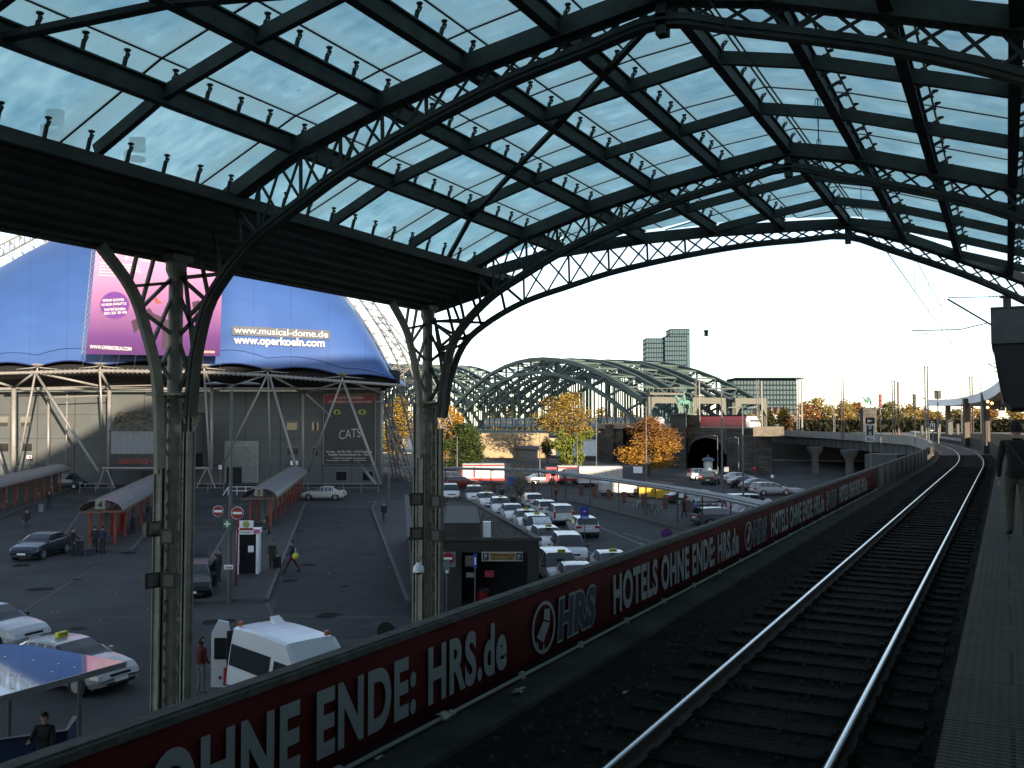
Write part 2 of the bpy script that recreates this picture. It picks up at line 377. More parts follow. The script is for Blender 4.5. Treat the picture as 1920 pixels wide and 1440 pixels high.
# gutter girder with ribbed soffit
soff = mat('soffit_steel', (0.095, 0.088, 0.075), 0.6, 0, 0.4, 3, 0.2, stretch=(1, 0.2, 1))
prof = []
N = 7
for k in range(N):
    t0 = k / N; t1 = (k + 0.62) / N; f = lambda t: (-12.66 - 1.84 * t, 12.62 - 0.92 * t)
    x0, z0 = f(t0); x1, z1 = f(t1); prof += [(x0, z0), (x1 - 0.02, z1 + 0.03), (x1 - 0.03, z1 - 0.055)]
prof += [(-14.5, 11.66), (-14.56, 11.66), (-14.6, 12.2), (-14.3, 12.35), (-12.95, 12.8), (-12.66, 12.75)]
m = MB(); ends = []
for yy in (-14, -5, 4, 13, 22.5): ends.append([(x, yy + (0.945 * (x + 14.1) if yy > 22 else 0), z) for x, z in prof])
m.grid(ends, close=True); m.add(ends[0], [tuple(range(len(prof)))]); m.add(ends[-1], [tuple(reversed(range(len(prof))))])
m.build('gutter_girder', soff, roof, world=True)
m = MB()   # plate edge along the bottom of the girder
m.beam((-14.5, -14, 11.64), (-14.5, 22.4, 11.64), 0.16, 0.05); m.beam((-12.66, -14, 12.58), (-12.66, 23.3, 12.58), 0.10, 0.12)
m.beam((-14.5, 22.4, 11.7), (-12.6, 23.6, 12.5), 0.2, 0.3)
m.build('girder_flange', soff, roof, world=True)
# columns
def column(Y):
    c = MB(); x = -14.33
    c.tube([(x, Y, 0.02), (x, Y, 1.0)], 0.2, 14); c.tube([(x, Y, 1.0), (x, Y, 11.3), (x, Y, 11.45), (x, Y, 11.66)], [0.14, 0.14, 0.2, 0.2], 14)
    root = c.build('column', steel_b, roof, world=True)
    def chan(px, py, z1, vert):
        m = MB()
        if vert: m.box((px, py, z1 / 2), (0.20, 0.05, z1)); m.box((px - 0.09, py, z1 / 2), (0.02, 0.13, z1)); m.box((px + 0.09, py, z1 / 2), (0.02, 0.13, z1))
        else: m.box((px, py, z1 / 2), (0.05, 0.2, z1)); m.box((px, py - 0.09, z1 / 2), (0.13, 0.02, z1)); m.box((px, py + 0.09, z1 / 2), (0.13, 0.02, z1))
        return m
    def wchild(m, name):
        o = m.build(name, steel_b, None)
        o.data.transform(Matrix.Translation((14.4, -13, 0))); o.parent = root
    wchild(chan(-13.92, Y, 8.3, False), 'channel'); wchild(chan(-14.68, Y, 9.0, False), 'channel')
    wchild(chan(x, Y + 0.32, 9.0, True), 'channel')
    m = MB(); m.box((x, Y, 11.68), (.42, .5, .12)); m.box((x, Y, 9.02), (.8, .7, .05)); wchild(m, 'head_plate')
    m = chan(x, Y - 0.33, 7.6, True)
    arc = smooth_path([(x, Y - 0.33, 7.5), (x, Y - 0.42, 9.2), (x, Y - 0.7, 10.2), (x, Y - 1.07, 10.98), (x, Y - 1.75, 11.66)], 5)
    m.strip(arc, 0.2, 0.10, up=(1, 0, 0)); wchild(m, 'curved_bracket')
    m = MB()
    for a, b in (((Y - 0.48, 9.3), (Y - 0.1, 10.0)), ((Y - 0.6, 9.9), (Y - 0.1, 9.3)), ((Y - 0.6, 9.9), (Y - 0.1, 10.9)), ((Y - 0.85, 10.6), (Y - 0.1, 10.2)), ((Y - 0.85, 10.6), (Y - 0.55, 11.6)), ((Y - 1.1, 11.0), (Y - 0.95, 11.6)), ((Y - 0.85, 10.6), (Y - 0.1, 11.3)), ((Y - 1.1, 11.0), (Y - 0.1, 11.2))):
        m.beam((x, a[0], a[1]), (x, b[0], b[1]), 0.06, 0.06)
    z = 0.4
    while z < 11.0:
        for sg, ax in ((1, 0), (-1, 0), (1, 1), (-1, 1)):
            o0, o1 = 0.14, 0.31
            def q(o, zz): return (x + sg * o, Y, zz) if ax == 0 else (x, Y + sg * o, zz)
            if z < 8.7:
                m.beam(q(o0, z), q(o1, z + 0.34), 0.025, 0.035); m.beam(q(o1, z), q(o0, z + 0.34), 0.025, 0.035)
        z += 0.62
    for z in (2.2, 4.7, 7.2, 8.9):
        m.box((x, Y, z), (0.8, 0.05, 0.09)); m.box((x, Y, z), (0.05, 0.68, 0.09))
    wchild(m, 'lattice')
for Y in (-5, 4, 13, 22): column(Y)
# catenary inside and beyond the roof
wire = mat('dark_wire', (0.03, 0.03, 0.03), 0.5)
def trackx(Y): return -2.03 - (max(0, Y - 60) ** 2) / (2 * 400.0)
def offs(Y, o):
    dY = 0.5; tx = (trackx(Y + dY) - trackx(Y - dY)) / (2 * dY); n = Vector((1, -tx)).normalized(); return trackx(Y) + n.x * o, Y + n.y * o
def along(o, z, Ys): return [(*offs(Y, o), z) for Y in Ys]
YR = [-12 + 3 * i for i in range(26)] + [66 + 2.5 * i for i in range(56)]
ct = thing('overhead_wire', 'thin overhead contact and messenger wires above the track', 'overhead wire', (-2.03, 20, 11.8))
m = MB(); m.tube(along(0, 11.85, [-10, 10, 37, 60, 75, 90, 110, 130, 150]), 0.009, 5); m.build('contact_wire', wire, ct, world=True)
m = MB()
m.tube([(-2.03, y, 12.7 - 0.0 + 0.35 * (((y - 37) / 24.0) ** 2)) for y in (16, 20, 24, 28, 33, 37)] + [(-2.03, 37.1, 12.75), (-2.6, 60, 12.2), (-3.5, 80, 12.7), (-5, 100, 12.2), (-8, 120, 12.7)], 0.008, 5)
for y, z in ((16, 12.9), (20, 12.85), (26, 12.75), (31, 12.7), (44, 12.4), (50, 12.3), (58, 12.2)): m.tube([(-2.03, y, 11.85), (-2.03, y, z)], 0.005, 4)
m.build('messenger_wire', wire, ct, world=True)
# hanging suspension rod with loops below the roof
m = MB(); p0 = K(1533, 178, 18.6); p1 = K(1535, 275, 18.6)
m.tube([p0, p1], 0.012, 5); m.tube([K(1533 + 5 * math.sin(a), 195 + 12 * math.cos(a), 18.6) for a in [i * 0.7 for i in range(10)]], 0.008, 5); m.tube([K(1535 + 4 * math.sin(a), 268 + 7 * math.cos(a), 18.6) for a in [i * 0.7 for i in range(10)]], 0.008, 5)
m.tube([p0, (p0.x, p0.y, zu(p0.x))], 0.012, 5)
tag(m.build('wire_hanger', wire, None, loc=p0), 'thin rod with wire loops hanging below the glass roof near its ridge', 'wire hanger')
# ================================================================ ground, viaduct, track, platform
asph = mat('asphalt', (0.047, 0.050, 0.049), 0.9, 0, 0.35, 0.22, 0.1, spec=.12, detail=12)
asph_dk = mat('dark_asphalt', (0.030, 0.032, 0.032), 0.85, 0, 0.25, 0.5, 0.1, spec=.15, detail=9)
pave = brickmat('pavement_slabs', (0.058, 0.058, 0.055), (0.048, 0.048, 0.046), (0.028, 0.028, 0.028), 1.0, 1.0, 0.5, 0.012)
kerbm = mat('kerb_stone', (0.075, 0.074, 0.068), 0.8)
conc = mat('concrete', (0.26, 0.25, 0.225), 0.85, 0, 0.25, 0.9, 0.2, detail=8)
conc_dk = mat('dirty_concrete', (0.040, 0.038, 0.033), 0.9, 0, 0.45, 1.2, 0.3, spec=.1, detail=8)
ballast_m = mat('ballast_stone', (0.012, 0.010, 0.0085), 0.95, 0, 0.7, 9, 1.0, spec=.05, detail=8)
whitep = mat('road_paint', (0.16, 0.165, 0.16), 0.8, 0, 0.35, 2)
white = mat('white_paint', (0.75, 0.76, 0.76), 0.4, 0, 0.05)
def rect(m, x0, y0, x1, y1, z, mi=None): m.quad((x0, y0, z), (x1, y0, z), (x1, y1, z), (x0, y1, z), mi)
m = MB(); rect(m, -1500, -400, 1500, 3000, -7.5); struct(m.build('terrain', mat('terrain', (0.09, 0.085, 0.06), 0.95)))
m = MB()
rect(m, -420, -160, 60, 205, 0.0); struct(m.build('road_surface', asph))
# river behind the bank
wm = bpy.data.materials.new('river_water'); wm.use_nodes = True
b = wm.node_tree.nodes['Principled BSDF']; b.inputs['Base Color'].default_value = (0.10, 0.14, 0.16, 1); b.inputs['Roughness'].default_value = 0.6; b.inputs['Specular IOR Level'].default_value = .3
m = MB(); rect(m, -900, 206, 700, 640, -6.0); struct(m.build('river', wm))
m = MB(); m.box((-180, 205.5, -3.0), (480, 1.0, 6.6)); struct(m.build('quay_wall', conc))
# dark carriageway
def poly_sheet(pix, z, name, mt, kerb=None):
    P = [G(u, v, 0) for u, v in pix]; P = [(p.x, p.y, z) for p in P]; m = MB(); m.add(P, [tuple(range(len(P)))])
    o = struct(m.build(name, mt)); return o
poly_sheet([(512, 1150), (775, 1150), (700, 952), (570, 952)], 0.004, 'bus_lane_surface', asph_dk)
def raised(pix, name, h=0.13):
    P = [G(u, v, 0) for u, v in pix]; m = MB(); n = len(P)
    a = sum(P[i].x * P[(i + 1) % n].y - P[(i + 1) % n].x * P[i].y for i in range(n))
    if a < 0: P.reverse()
    m.prism([(p.x, p.y) for p in P], 0.0, h, 0)
    c = sum(P, Vector()) / n
    o = struct(m.build(name, pave))
    k = MB(); k.strip([(p.x, p.y, h / 2) for p in P + P[:1]], 0.16, h + 0.008); struct(k.build(name.replace('pavement', 'kerb'), kerbm)); return o
raised([(352, 1128), (500, 1128), (572, 945), (455, 945)], 'bus_stop_pavement')
raised([(784, 1130), (765, 1130), (697, 955), (705, 940), (850, 940), (850, 1130)], 'garage_pavement')
raised([(100, 1035), (245, 1035), (330, 935), (170, 935)], 'shelter_pavement')
raised([(-250, 985), (-30, 985), (135, 915), (-40, 915)], 'far_shelter_pavement')
raised([(1085, 944), (1295, 997), (1420, 1010), (1500, 985), (1480, 965), (1290, 948), (1130, 930), (860, 926), (860, 936)], 'walkway_pavement')
m = MB()
def line(u0, v0, u1, v1, w=0.14):
    a, b = G(u0, v0), G(u1, v1); a.z = b.z = 0.012; m.beam(a, b, w, 0.004)
line(1122, 988, 1225, 1030); line(1100, 1033, 1170, 1062); pass
line(1200, 1018, 1290, 1050); line(640, 1235, 620, 1205, .12); line(1170, 1000, 1230, 1018, .1)
for i in range(6): line(690 + i * 14, 941 + i * .6, 698 + i * 14, 941.6 + i * .6, .25)
struct(m.build('road_markings', whitep))
m = MB(); 
for a, b in (((0, 1160), (600, 1157)), ((500, 1128), (512, 1160)), ((20, 1160), (180, 1063)), ((0, 1068), (130, 1020)), ((780, 1158), (600, 1157))):
    p, q = G(*a), G(*b); p.z = q.z = 0.008; m.beam(p, q, 0.10, 0.004)
pr_ = random.Random(17); pm_ = MB()
for i in range(26):
    c = G(pr_.uniform(-100, 1250), pr_.uniform(935, 1250)); w2, h2, a2 = pr_.uniform(.6, 3.2), pr_.uniform(.5, 1.6), pr_.choice((TH, TH + .1, TH + 1.2)); cs_, sn_ = math.cos(a2), math.sin(a2)
    pm_.add([(c.x + x * cs_ - y * sn_, c.y + x * sn_ + y * cs_, .006 + i * .0001) for x, y in ((-w2, -h2), (w2, -h2), (w2 * pr_.uniform(.85, 1), h2), (-w2, h2))], [(0, 1, 2, 3)])
struct(pm_.build('asphalt_patches', asph_dk)); pm_ = MB()
for i in range(34):
    c = G(pr_.uniform(20, 1200), pr_.uniform(935, 1240)); r_ = pr_.uniform(.15, .7); pm_.add([(c.x + r_ * pr_.uniform(.6, 1.2) * math.cos(k * .7), c.y + r_ * pr_.uniform(.6, 1.2) * math.sin(k * .7), .010 + i * .0001) for k in range(9)], [tuple(range(9))])
struct(pm_.build('oil_stains', mat('oil_stain', (.018, .0185, .019), .95, spec=.05))); pm_ = MB()
for i in range(9):
    c = G(pr_.uniform(20, 1150), pr_.uniform(945, 1200)); pm_.lathe([(.32, .012), (.32, .016)], (c.x, c.y, 0), 14)
struct(pm_.build('manhole_covers', mat('cast_iron', (.025, .025, .025), .9, spec=.1)))
struct(m.build('tar_joints', mat('tar', (0.02, 0.02, 0.02), 0.6)))
# viaduct body under the tracks
XR = 78.0
def edge(o, Ys=YR): return [offs(Y, o) for Y in Ys]
m = MB(); L = edge(-2.95, [y for y in YR if y <= 86])
rows = []
for (x, y) in L: rows.append([(x, y, 0.0), (x, y, 5.62), (x + 7.0 * 0 + 20, y, 5.62), (XR, y, 5.62), (XR, y, 0.0)])
m.grid(rows); m.add(rows[0], [(0, 1, 2, 3, 4)]); m.add(rows[-1], [(4, 3, 2, 1, 0)]); 
struct(m.build('viaduct', brickmat('viaduct_stone', (0.13, 0.12, 0.11), (0.10, 0.09, 0.08), (0.05, 0.05, 0.05), 1.0, 0.9, 0.4, 0.03)))
m = MB()   # ballast bed, slightly humped and rough
rows = []
rb = random.Random(3)
for Y in [(-10 + 0.6 * i) for i in range(150)] + [80 + 2 * i for i in range(55)]:
    r = []
    for o, z in ((-2.66, 5.70), (-2.2, 5.70), (-1.75, 5.66), (-1.45, 5.655), (-0.9, 5.66), (0, 5.665), (0.9, 5.66), (1.4, 5.655), (1.62, 5.66), (1.9, 5.64)):
        x, y = offs(Y, o); r.append((x, y, z + rb.uniform(-.015, .015)))
    rows.append(r)
m.grid(rows); struct(m.build('ballast', ballast_m))
st = MB()
for i in range(5200):
    Y = 1.5 + 40 * rb.random() ** 1.7; o = rb.uniform(-2.5, 1.65); x, y = offs(Y, o); r = rb.uniform(.018, .042); z = 5.672
    a = [(rb.uniform(.6, 1.1) * r * math.cos(t * 1.57 + rb.random()), rb.uniform(.6, 1.1) * r * math.sin(t * 1.57 + rb.random())) for t in range(4)]
    st.add([(x + p[0], y + p[1], z - r * .2) for p in a] + [(x + a[0][0] * .3, y + a[0][1] * .3, z + r * .8), (x + a[2][0] * .4, y + a[2][1] * .4, z + r * .65)], [(0, 1, 4), (1, 2, 5, 4), (2, 3, 5), (3, 0, 4, 5)])
struct(st.build('ballast_stones', mat('loose_stone', (0.024, 0.021, 0.018), 0.9, 0, 0.7, 7, 0)), 'stuff')
# track
tr = thing('railway_track', 'railway track curving left out of the station with shining rails', 'railway track', (-2.03, 0, 5.6))
railside = mat('rusty_rail', (0.045, 0.028, 0.02), 0.8, 0, 0.3, 5)
railtop = mat('polished_rail_top', (0.42, 0.46, 0.50), 0.26, 1.0, 0.05)
for o in (-0.755, 0.755):
    m = MB(); rr = []
    pf = [(-.07, 5.69), (.07, 5.69), (.02, 5.72), (.012, 5.79), (.034, 5.80), (.034, 5.825), (-.034, 5.825), (-.034, 5.80), (-.012, 5.79), (-.02, 5.72)]
    for Y in YR: rr.append([(*offs(Y, o + a), z) for a, z in pf])
    m.grid(rr, close=True); r_ = m.build('rail', railside, tr, world=True)
    m = MB(); m.grid([[(*offs(Y, o - .021), 5.8265), (*offs(Y, o - .014), 5.831), (*offs(Y, o + .014), 5.831), (*offs(Y, o + .021), 5.8265)] for Y in YR])
    q = m.build('rail_head', railtop, None, smooth=True); q.data.transform(Matrix.Translation((2.03, 0, -5.6))); q.parent = r_
slp = mat('dark_wood_sleeper', (0.0095, 0.0085, 0.0075), 0.95, 0, 0.5, 6, 0.4, spec=.08, stretch=(0.3, 3, 1))
for i in range(99):
    Y = 2.0 + i * 0.63; m = MB(); x0, y0 = offs(Y, -1.3); x1, y1 = offs(Y, 1.3)
    m.beam((x0, y0, 5.655 + rb.uniform(0, .01)), (x1, y1, 5.655), 0.26, 0.06)
    for o in (-.755, .755):
        x, y = offs(Y, o); m.box((x, y, 5.695), (0.34, 0.16, 0.012)); m.box((x - .11, y, 5.71), (0.04, 0.05, 0.03)); m.box((x + .11, y, 5.71), (0.04, 0.05, 0.03))
    m.build('sleeper', slp, tr, world=True)
# platform
def platmat():
    m = bpy.data.materials.new('platform_paving'); m.use_nodes = True; n = m.node_tree.nodes; l = m.node_tree.links; b = n['Principled BSDF']
    tc = n.new('ShaderNodeTexCoord'); br = n.new('ShaderNodeTexBrick'); l.new(tc.outputs['Object'], br.inputs[0])
    br.inputs['Color1'].default_value = (.062, .058, .050, 1); br.inputs['Color2'].default_value = (.048, .045, .039, 1); br.inputs['Mortar'].default_value = (.015, .015, .014, 1)
    br.inputs['Brick Width'].default_value = 1.6; br.inputs['Row Height'].default_value = 1.0; br.inputs['Scale'].default_value = 1.0; br.inputs['Mortar Size'].default_value = .012
    sx = n.new('ShaderNodeMapping'); sx.inputs['Scale'].default_value = (18, 18, 18); l.new(tc.outputs['Object'], sx.inputs[0])
    vo = n.new('ShaderNodeTexVoronoi'); vo.inputs['Randomness'].default_value = 0.0; vo.inputs['Scale'].default_value = 1.0; l.new(sx.outputs[0], vo.inputs['Vector'])
    no = n.new('ShaderNodeTexNoise'); no.inputs['Scale'].default_value = 2.5; no.inputs['Detail'].default_value = 8; l.new(tc.outputs['Object'], no.inputs['Vector'])
    mx = n.new('ShaderNodeMix'); mx.data_type = 'RGBA'; mx.blend_type = 'MULTIPLY'; mx.inputs[0].default_value = .7
    l.new(br.outputs[0], mx.inputs[6]); l.new(no.outputs[0], mx.inputs[7]); l.new(mx.outputs[2], b.inputs['Base Color'])
    bp = n.new('ShaderNodeBump'); bp.inputs['Strength'].default_value = .9; bp.inputs['Distance'].default_value = .02; l.new(vo.outputs[0], bp.inputs['Height']); l.new(bp.outputs[0], b.inputs['Normal'])
    b.inputs['Roughness'].default_value = .8; b.inputs['Specular IOR Level'].default_value = .15; return m
pm = platmat()
m = MB(); rows = []
for Y in [-10 + 2 * i for i in range(80)]:
    x, y = offs(Y, 1.68)
    rows.append([(x + .06, y, 5.6), (x + .06, y, 6.62), (x, y, 6.62), (x, y, 6.775), (x + .02, y, 6.78), (x + 9, y, 6.78), (x + 9, y, 5.6)])
m.grid(rows); struct(m.build('platform_deck', pm))
# platform beyond, on the outer side of the curve (light strip)
# ---- parapet
PXO = -2.65
par = thing('track_parapet', 'long low parapet with red hotel banner between track and square', 'parapet', (-4.68, 20, 5.6))
YB = [-6, 0, 5, 10, 15, 20, 25, 30, 35, 40]
YC = [40.25 + 2.4 * i for i in range(20)]
capm = mat('worn_parapet_cap', (0.045, 0.045, 0.041), 0.85, 0, 0.6, 7, 0.5, detail=9)
m = MB(); m.strip([(*offs(Y, PXO - 0.07), 6.625) for Y in YB + YC], 0.20, 0.05); m.strip([(*offs(Y, PXO - 0.07), 6.655) for Y in YB + YC], 0.12, 0.02)
m.build('coping', capm, par, world=True)
m = MB(); m.strip([(*offs(Y, PXO - 0.10), 6.1) for Y in YB], 0.08, 1.0); m.build('wall_panel', conc_dk, par, world=True)
red = mat('red_banner_cloth', (0.055, 0.0065, 0.006), 0.8, 0, 0.38, 1.1, 0.3, spec=.08, detail=8)
m = MB(); rows = []
rw = random.Random(11)
for i in range(185):
    Y = -6 + i * 0.25; w = 0.008 * math.sin(Y * 3.1) + 0.006 * math.sin(Y * 7.3 + 1); x = -4.68 + 0.04 + w
    sag = 0.012 * math.sin(Y * 2.1)
    rows.append([(x - 0.02, Y, 6.60), (x, Y, 6.3), (x + 0.01, Y, 6.0), (x - .005, Y, 5.83 + sag), (x - .012, Y, 5.83 + sag), (x - .03, Y, 6.3), (x - .03, Y, 6.6)])
m.grid(rows, close=True)
ban = m.build('banner', red, par, world=True, smooth=True)
lett = mat('pale_banner_letters', (0.18, 0.20, 0.195), 0.6, 0, 0.12, 6)
navy = mat('navy_banner_letters', (0.008, 0.020, 0.042), 0.7)
x_t = -4.68 + 0.068
def subworld(mb, name, mt, par_part, root):
    o = mb.build(name, mt, None); L = root.location; o.data.transform(Matrix.Translation(-L)); o.parent = par_part; return o
m = MB(); nv = MB()
def byat(u):      # Y along the banner seen at column u
    r = ray(u, 1000); t = x_t / r.x; return r.y * t
def phrase(y0, y1, txt='HOTELS OHNE ENDE: HRS.de'):
    # capitals 0.42 m high, condensed
    put_text(m, txt, (x_t, y0, 6.0), (0, 1, 0), (0, 0, 1), 1, off=0.022, sp=1.05, width=y1 - y0, height=None)
def phrase2(y0, y1, txt='HOTELS OHNE ENDE: HRS.de', hcap=0.47, z=5.985):
    V, Fc = text2d(txt, 1, 0.038, 1, 0, 1.10); a0 = min(p[0] for p in V); a1 = max(p[0] for p in V); kx = (y1 - y0) / (a1 - a0); ky = hcap / 0.70
    m.add([(x_t, y0 + (p[0] - a0) * kx, z + p[1] * ky) for p in V], Fc)
def logo(y0, y1):
    w = y1 - y0; cy = y0 + w * .17; R = w * .165; N = 28
    for k in range(N):
        a, b_ = 2 * math.pi * k / N, 2 * math.pi * (k + 1) / N
        q = lambda r, t: (x_t, cy + R * r * math.cos(t), 6.2 + .29 * r * math.sin(t))
        m.quad(q(.86, a), q(1, a), q(1, b_), q(.86, b_))
    m.add([(x_t, cy - R * .62, 6.12), (x_t, cy - R * .05, 6.03), (x_t, cy + R * .5, 6.22), (x_t, cy - R * .05, 6.27)], [(0, 1, 2, 3)])
    m.add([(x_t, cy - R * .02, 6.29), (x_t, cy + R * .52, 6.24), (x_t, cy + R * .5, 6.38), (x_t, cy + R * .02, 6.40)], [(0, 1, 2, 3)])
    m.add([(x_t, cy - R * .62, 6.08), (x_t, cy - R * .5, 6.06), (x_t, cy - R * .5, 6.0), (x_t, cy - R * .62, 6.02)], [(0, 1, 2, 3)])
    m.add([(x_t, cy - R * .1, 6.0), (x_t, cy + R * .03, 6.02), (x_t, cy + R * .03, 5.94), (x_t, cy - R * .1, 5.93)], [(0, 1, 2, 3)])
    V, Fc = text2d('HRS', 1, 0.088, 1, .12, 1.08); a0 = min(p[0] for p in V); a1 = max(p[0] for p in V); b0 = y0 + w * .36; kx = (y1 - b0) / (a1 - a0)
    m.add([(x_t, b0 + (p[0] - a0) * kx, 6.0 + p[1] * .42 / .7) for p in V], Fc)
    V2, Fc = text2d('HRS', 1, 0.048, 1, .12, 1.08)
    nv.add([(x_t + .004, b0 + (p[0] - a0) * kx, 6.0 + p[1] * .42 / .7) for p in V2], Fc)
# phrase ends read off the photo columns
ln = byat(1385) - byat(1150)
for a_, b_ in ((byat(1150), byat(1385)), (byat(1446), byat(1546)), (byat(1575), byat(1627)), (byat(950) - ln, byat(950))):
    m = MB(); phrase2(a_, b_); subworld(m, 'lettering', lett, ban, par)
for a_, b_ in ((byat(997), byat(1117)), (byat(1396), byat(1438)), (byat(1549), byat(1570))):
    m = MB(); nv = MB(); logo(a_, b_); subworld(m, 'logo', lett, ban, par); subworld(nv, 'logo_lettering', navy, ban, par)

m = MB()
for i in range(30):
    Y = -5 + i * 1.55; m.box((-4.62, Y, 5.76), (0.05, 0.07, 0.14)); 
m.strip([(-4.60, Y, 5.80) for Y in (-6, 10, 25, 40)], 0.03, 0.02)
m.build('banner_clip', conc, par, world=True)
pconc = mat('parapet_concrete', (0.085, 0.08, 0.07), 0.85, 0, 0.35, 1.5, 0.2, detail=8)
for i in range(19):
    a, b = offs(YC[i] + .03, PXO), offs(YC[i + 1] - .03, PXO)
    m = MB(); m.beam((a[0], a[1], 6.1), (b[0], b[1], 6.1), 0.12, 0.96); m.build('concrete_panel', pconc, par, world=True); c = offs(YC[i], PXO + .03); n_ = MB(); n_.box((c[0], c[1], 6.1), (0.16, 0.10, 0.98)); n_.build('panel_post', pconc, par, world=True)
# kerb ledge at foot of parapet
m = MB(); m.grid([[(*offs(Y, -2.64), 5.60), (*offs(Y, -2.64), 5.76), (*offs(Y, -2.15), 5.74), (*offs(Y, -2.12), 5.60)] for Y in YR]); struct(m.build('kerb_ledge', conc_dk))
# litter by the parapet
for (u, v, nm, lb, sx) in ((840, 1350, 'paper_litter', 'crumpled pale paper lying at the foot of the red banner', .16), (975, 1300, 'leaf_litter', 'small brown scrap lying beside the parapet foot near the logo', .1), (712, 1425, 'paper_scrap', 'small white scrap on the ledge at the lower edge of the picture', .06), (1173, 1302, 'paper_chip', 'tiny pale chip lying in the ballast left of the rails', .05)):
    p = G(u, v, 5.76); m = MB()
    for k in range(6):
        q = [Vector((p.x + rb.uniform(-sx, sx) * .6, p.y + rb.uniform(-sx, sx), 5.765 + rb.uniform(0, sx * .5))) for _ in range(3)]; m.add(q, [(0, 1, 2)])
    tag(m.build(nm, mat('litter', (.35, .32, .27), .9), None, loc=p), lb, 'litter')
# main hall: the big vaulted train hall and an added unseen block shaped to shade the square, right of and behind the camera
hallm = mat('hall_cladding', (0.16, 0.15, 0.14), 0.7)
hall = thing('station_hall', 'great vaulted train hall right of the platform, outside the photo', 'station hall', (45, -60, 5.7))
m = MB(); rows = []
for Y in (-170, -60, 12):
    rows.append([(45 + 32 * math.cos(a), Y, 6.0 + 24 * math.sin(a)) for a in [math.pi * k / 20 for k in range(21)]])
m.grid(rows); m.add(rows[0], [tuple(range(21))]); m.add(rows[-1], [tuple(reversed(range(21)))])
m.build('vault', hallm, hall, world=True)
blk = thing('shade_block', 'tall stone nave standing behind the station, outside the photo', 'church', (60, -30, 0))
prof = [(-34, 0), (-34, 20), (-12, 29), (-1, 34), (7, 38.5), (20, 41.5), (44, 41.5), (46.5, 40), (46.5, 0)]
nS = Vector((-SUN_D.y, SUN_D.x, 0)); m = MB()
rows = [[tuple(SUN_D * d + nS * w + Vector((0, 0, z))) for w, z in prof] for d in (42, 56)]
m.grid(rows); m.add(rows[0], [tuple(range(len(prof)))]); m.add(rows[1], [tuple(reversed(range(len(prof))))])
m.build('blocker', hallm, blk, world=True)
# ================================================================ theatre tent building
def PJ(p):
    d = Vector(p) - Vector((0, 0, EYE)); a = d.dot(FW); return 960 + FPX * d.dot(RT) / a, 720 - FPX * d.dot(UP) / a
galv = mat('galvanised_tube', (0.22, 0.21, 0.20), 0.45, 0.1, 0.15, 3)
wallm = mat('grey_sheet_wall', (0.072, 0.079, 0.079), 0.6, 0, 0.12, 0.4, 0.05, detail=6)
jointm = mat('wall_joint', (0.04, 0.042, 0.042), 0.6)
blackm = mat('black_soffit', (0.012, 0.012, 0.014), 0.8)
glassd = mat('dark_window_glass', (0.012, 0.014, 0.016), 0.08, 0, 0.1, 1, spec=0.6)
blind = mat('window_blind', (0.15, 0.14, 0.12), 0.7)
bluem = mat('blue_membrane', (0.034, 0.080, 0.235), 0.42, 0, 0.13, 0.16, 0.15, spec=0.45, detail=8, stretch=(.5, 1, 2))
th = thing('theatre_tent', 'blue domed theatre tent with grey walls and tubular ring beam', 'theatre', KG(360, 126), TH)
def tb(m, name, mt, parent=None, **k): return m.build(name, mt, parent or th, world=True, **k)
m = MB(); D0 = 126.0
a, b = K(-90, 905, D0), K(714, 905, D0); c2 = K(716, 905, D0 + 34); d2 = K(-90, 905, D0 + 34)
zt = K(360, 733, D0).z
m.prism([(a.x, a.y), (b.x, b.y), (c2.x, c2.y), (d2.x, d2.y)], 0.0, zt); tb(m, 'wall', wallm)
m = MB()
for u in (-50, 20, 70, 140, 205, 270, 335, 398, 460, 526, 605, 660):
    p = K(u, 800, D0 - .03); m.box((p.x, p.y, zt / 2), (0.10, 0.05, zt - .1), TH)
for v in (777, 822, 872):
    p, q = K(-90, v, D0 - .02), K(713, v, D0 - .02); z = p.z; m.beam((p.x, p.y, z), (q.x, q.y, z), 0.05, 0.08)
tb(m, 'panel_joint', jointm)
def wquad(m, u0, v0, u1, v1, d, th_=0.05, mi=None):
    p, q = K(u0, v0, d), K(u1, v1, d); zc = (p.z + q.z) / 2; cx, cy = (p.x + q.x) / 2, (p.y + q.y) / 2
    m.box((cx, cy, zc), ((Vector((q.x - p.x, q.y - p.y))).length, th_, abs(p.z - q.z)), TH, mi); return Vector((cx, cy, zc))
fr = mat('window_frame', (0.13, 0.125, 0.11), 0.5)
for (u0, v0, u1, v1, bl) in ((-4, 781, 16, 801, .5), (38, 781, 61, 801, .5), (-4, 830, 17, 848, 0), (38, 830, 61, 847, 0), (537, 789, 560, 807, .15), (584, 791, 598, 808, 0), (537, 836, 560, 854, .1), (584, 836, 598, 855, .1), (629, 883, 651, 902, 0), (679, 883, 700, 902, 0)):
    m = MB(); wquad(m, u0, v0, u1, v1, D0 - .04, .08); f = tb(m, 'window', fr)
    m = MB(); wquad(m, u0 + 1.2, v0 + 1.2 + (v1 - v0) * bl, u1 - 1.2, v1 - 1.2, D0 - .09, .04); g = m
    o = g.build('pane', glassd, None); Mi = (Matrix.Translation(th.location) @ Matrix.Rotation(TH, 4, 'Z')).inverted(); o.data.transform(Mi); o.parent = f
    if bl:
        m = MB(); wquad(m, u0 + 1.2, v0 + 1.2, u1 - 1.2, v0 + 1.2 + (v1 - v0) * bl, D0 - .10, .04); o = m.build('blind', blind, None); o.data.transform(Mi); o.parent = f
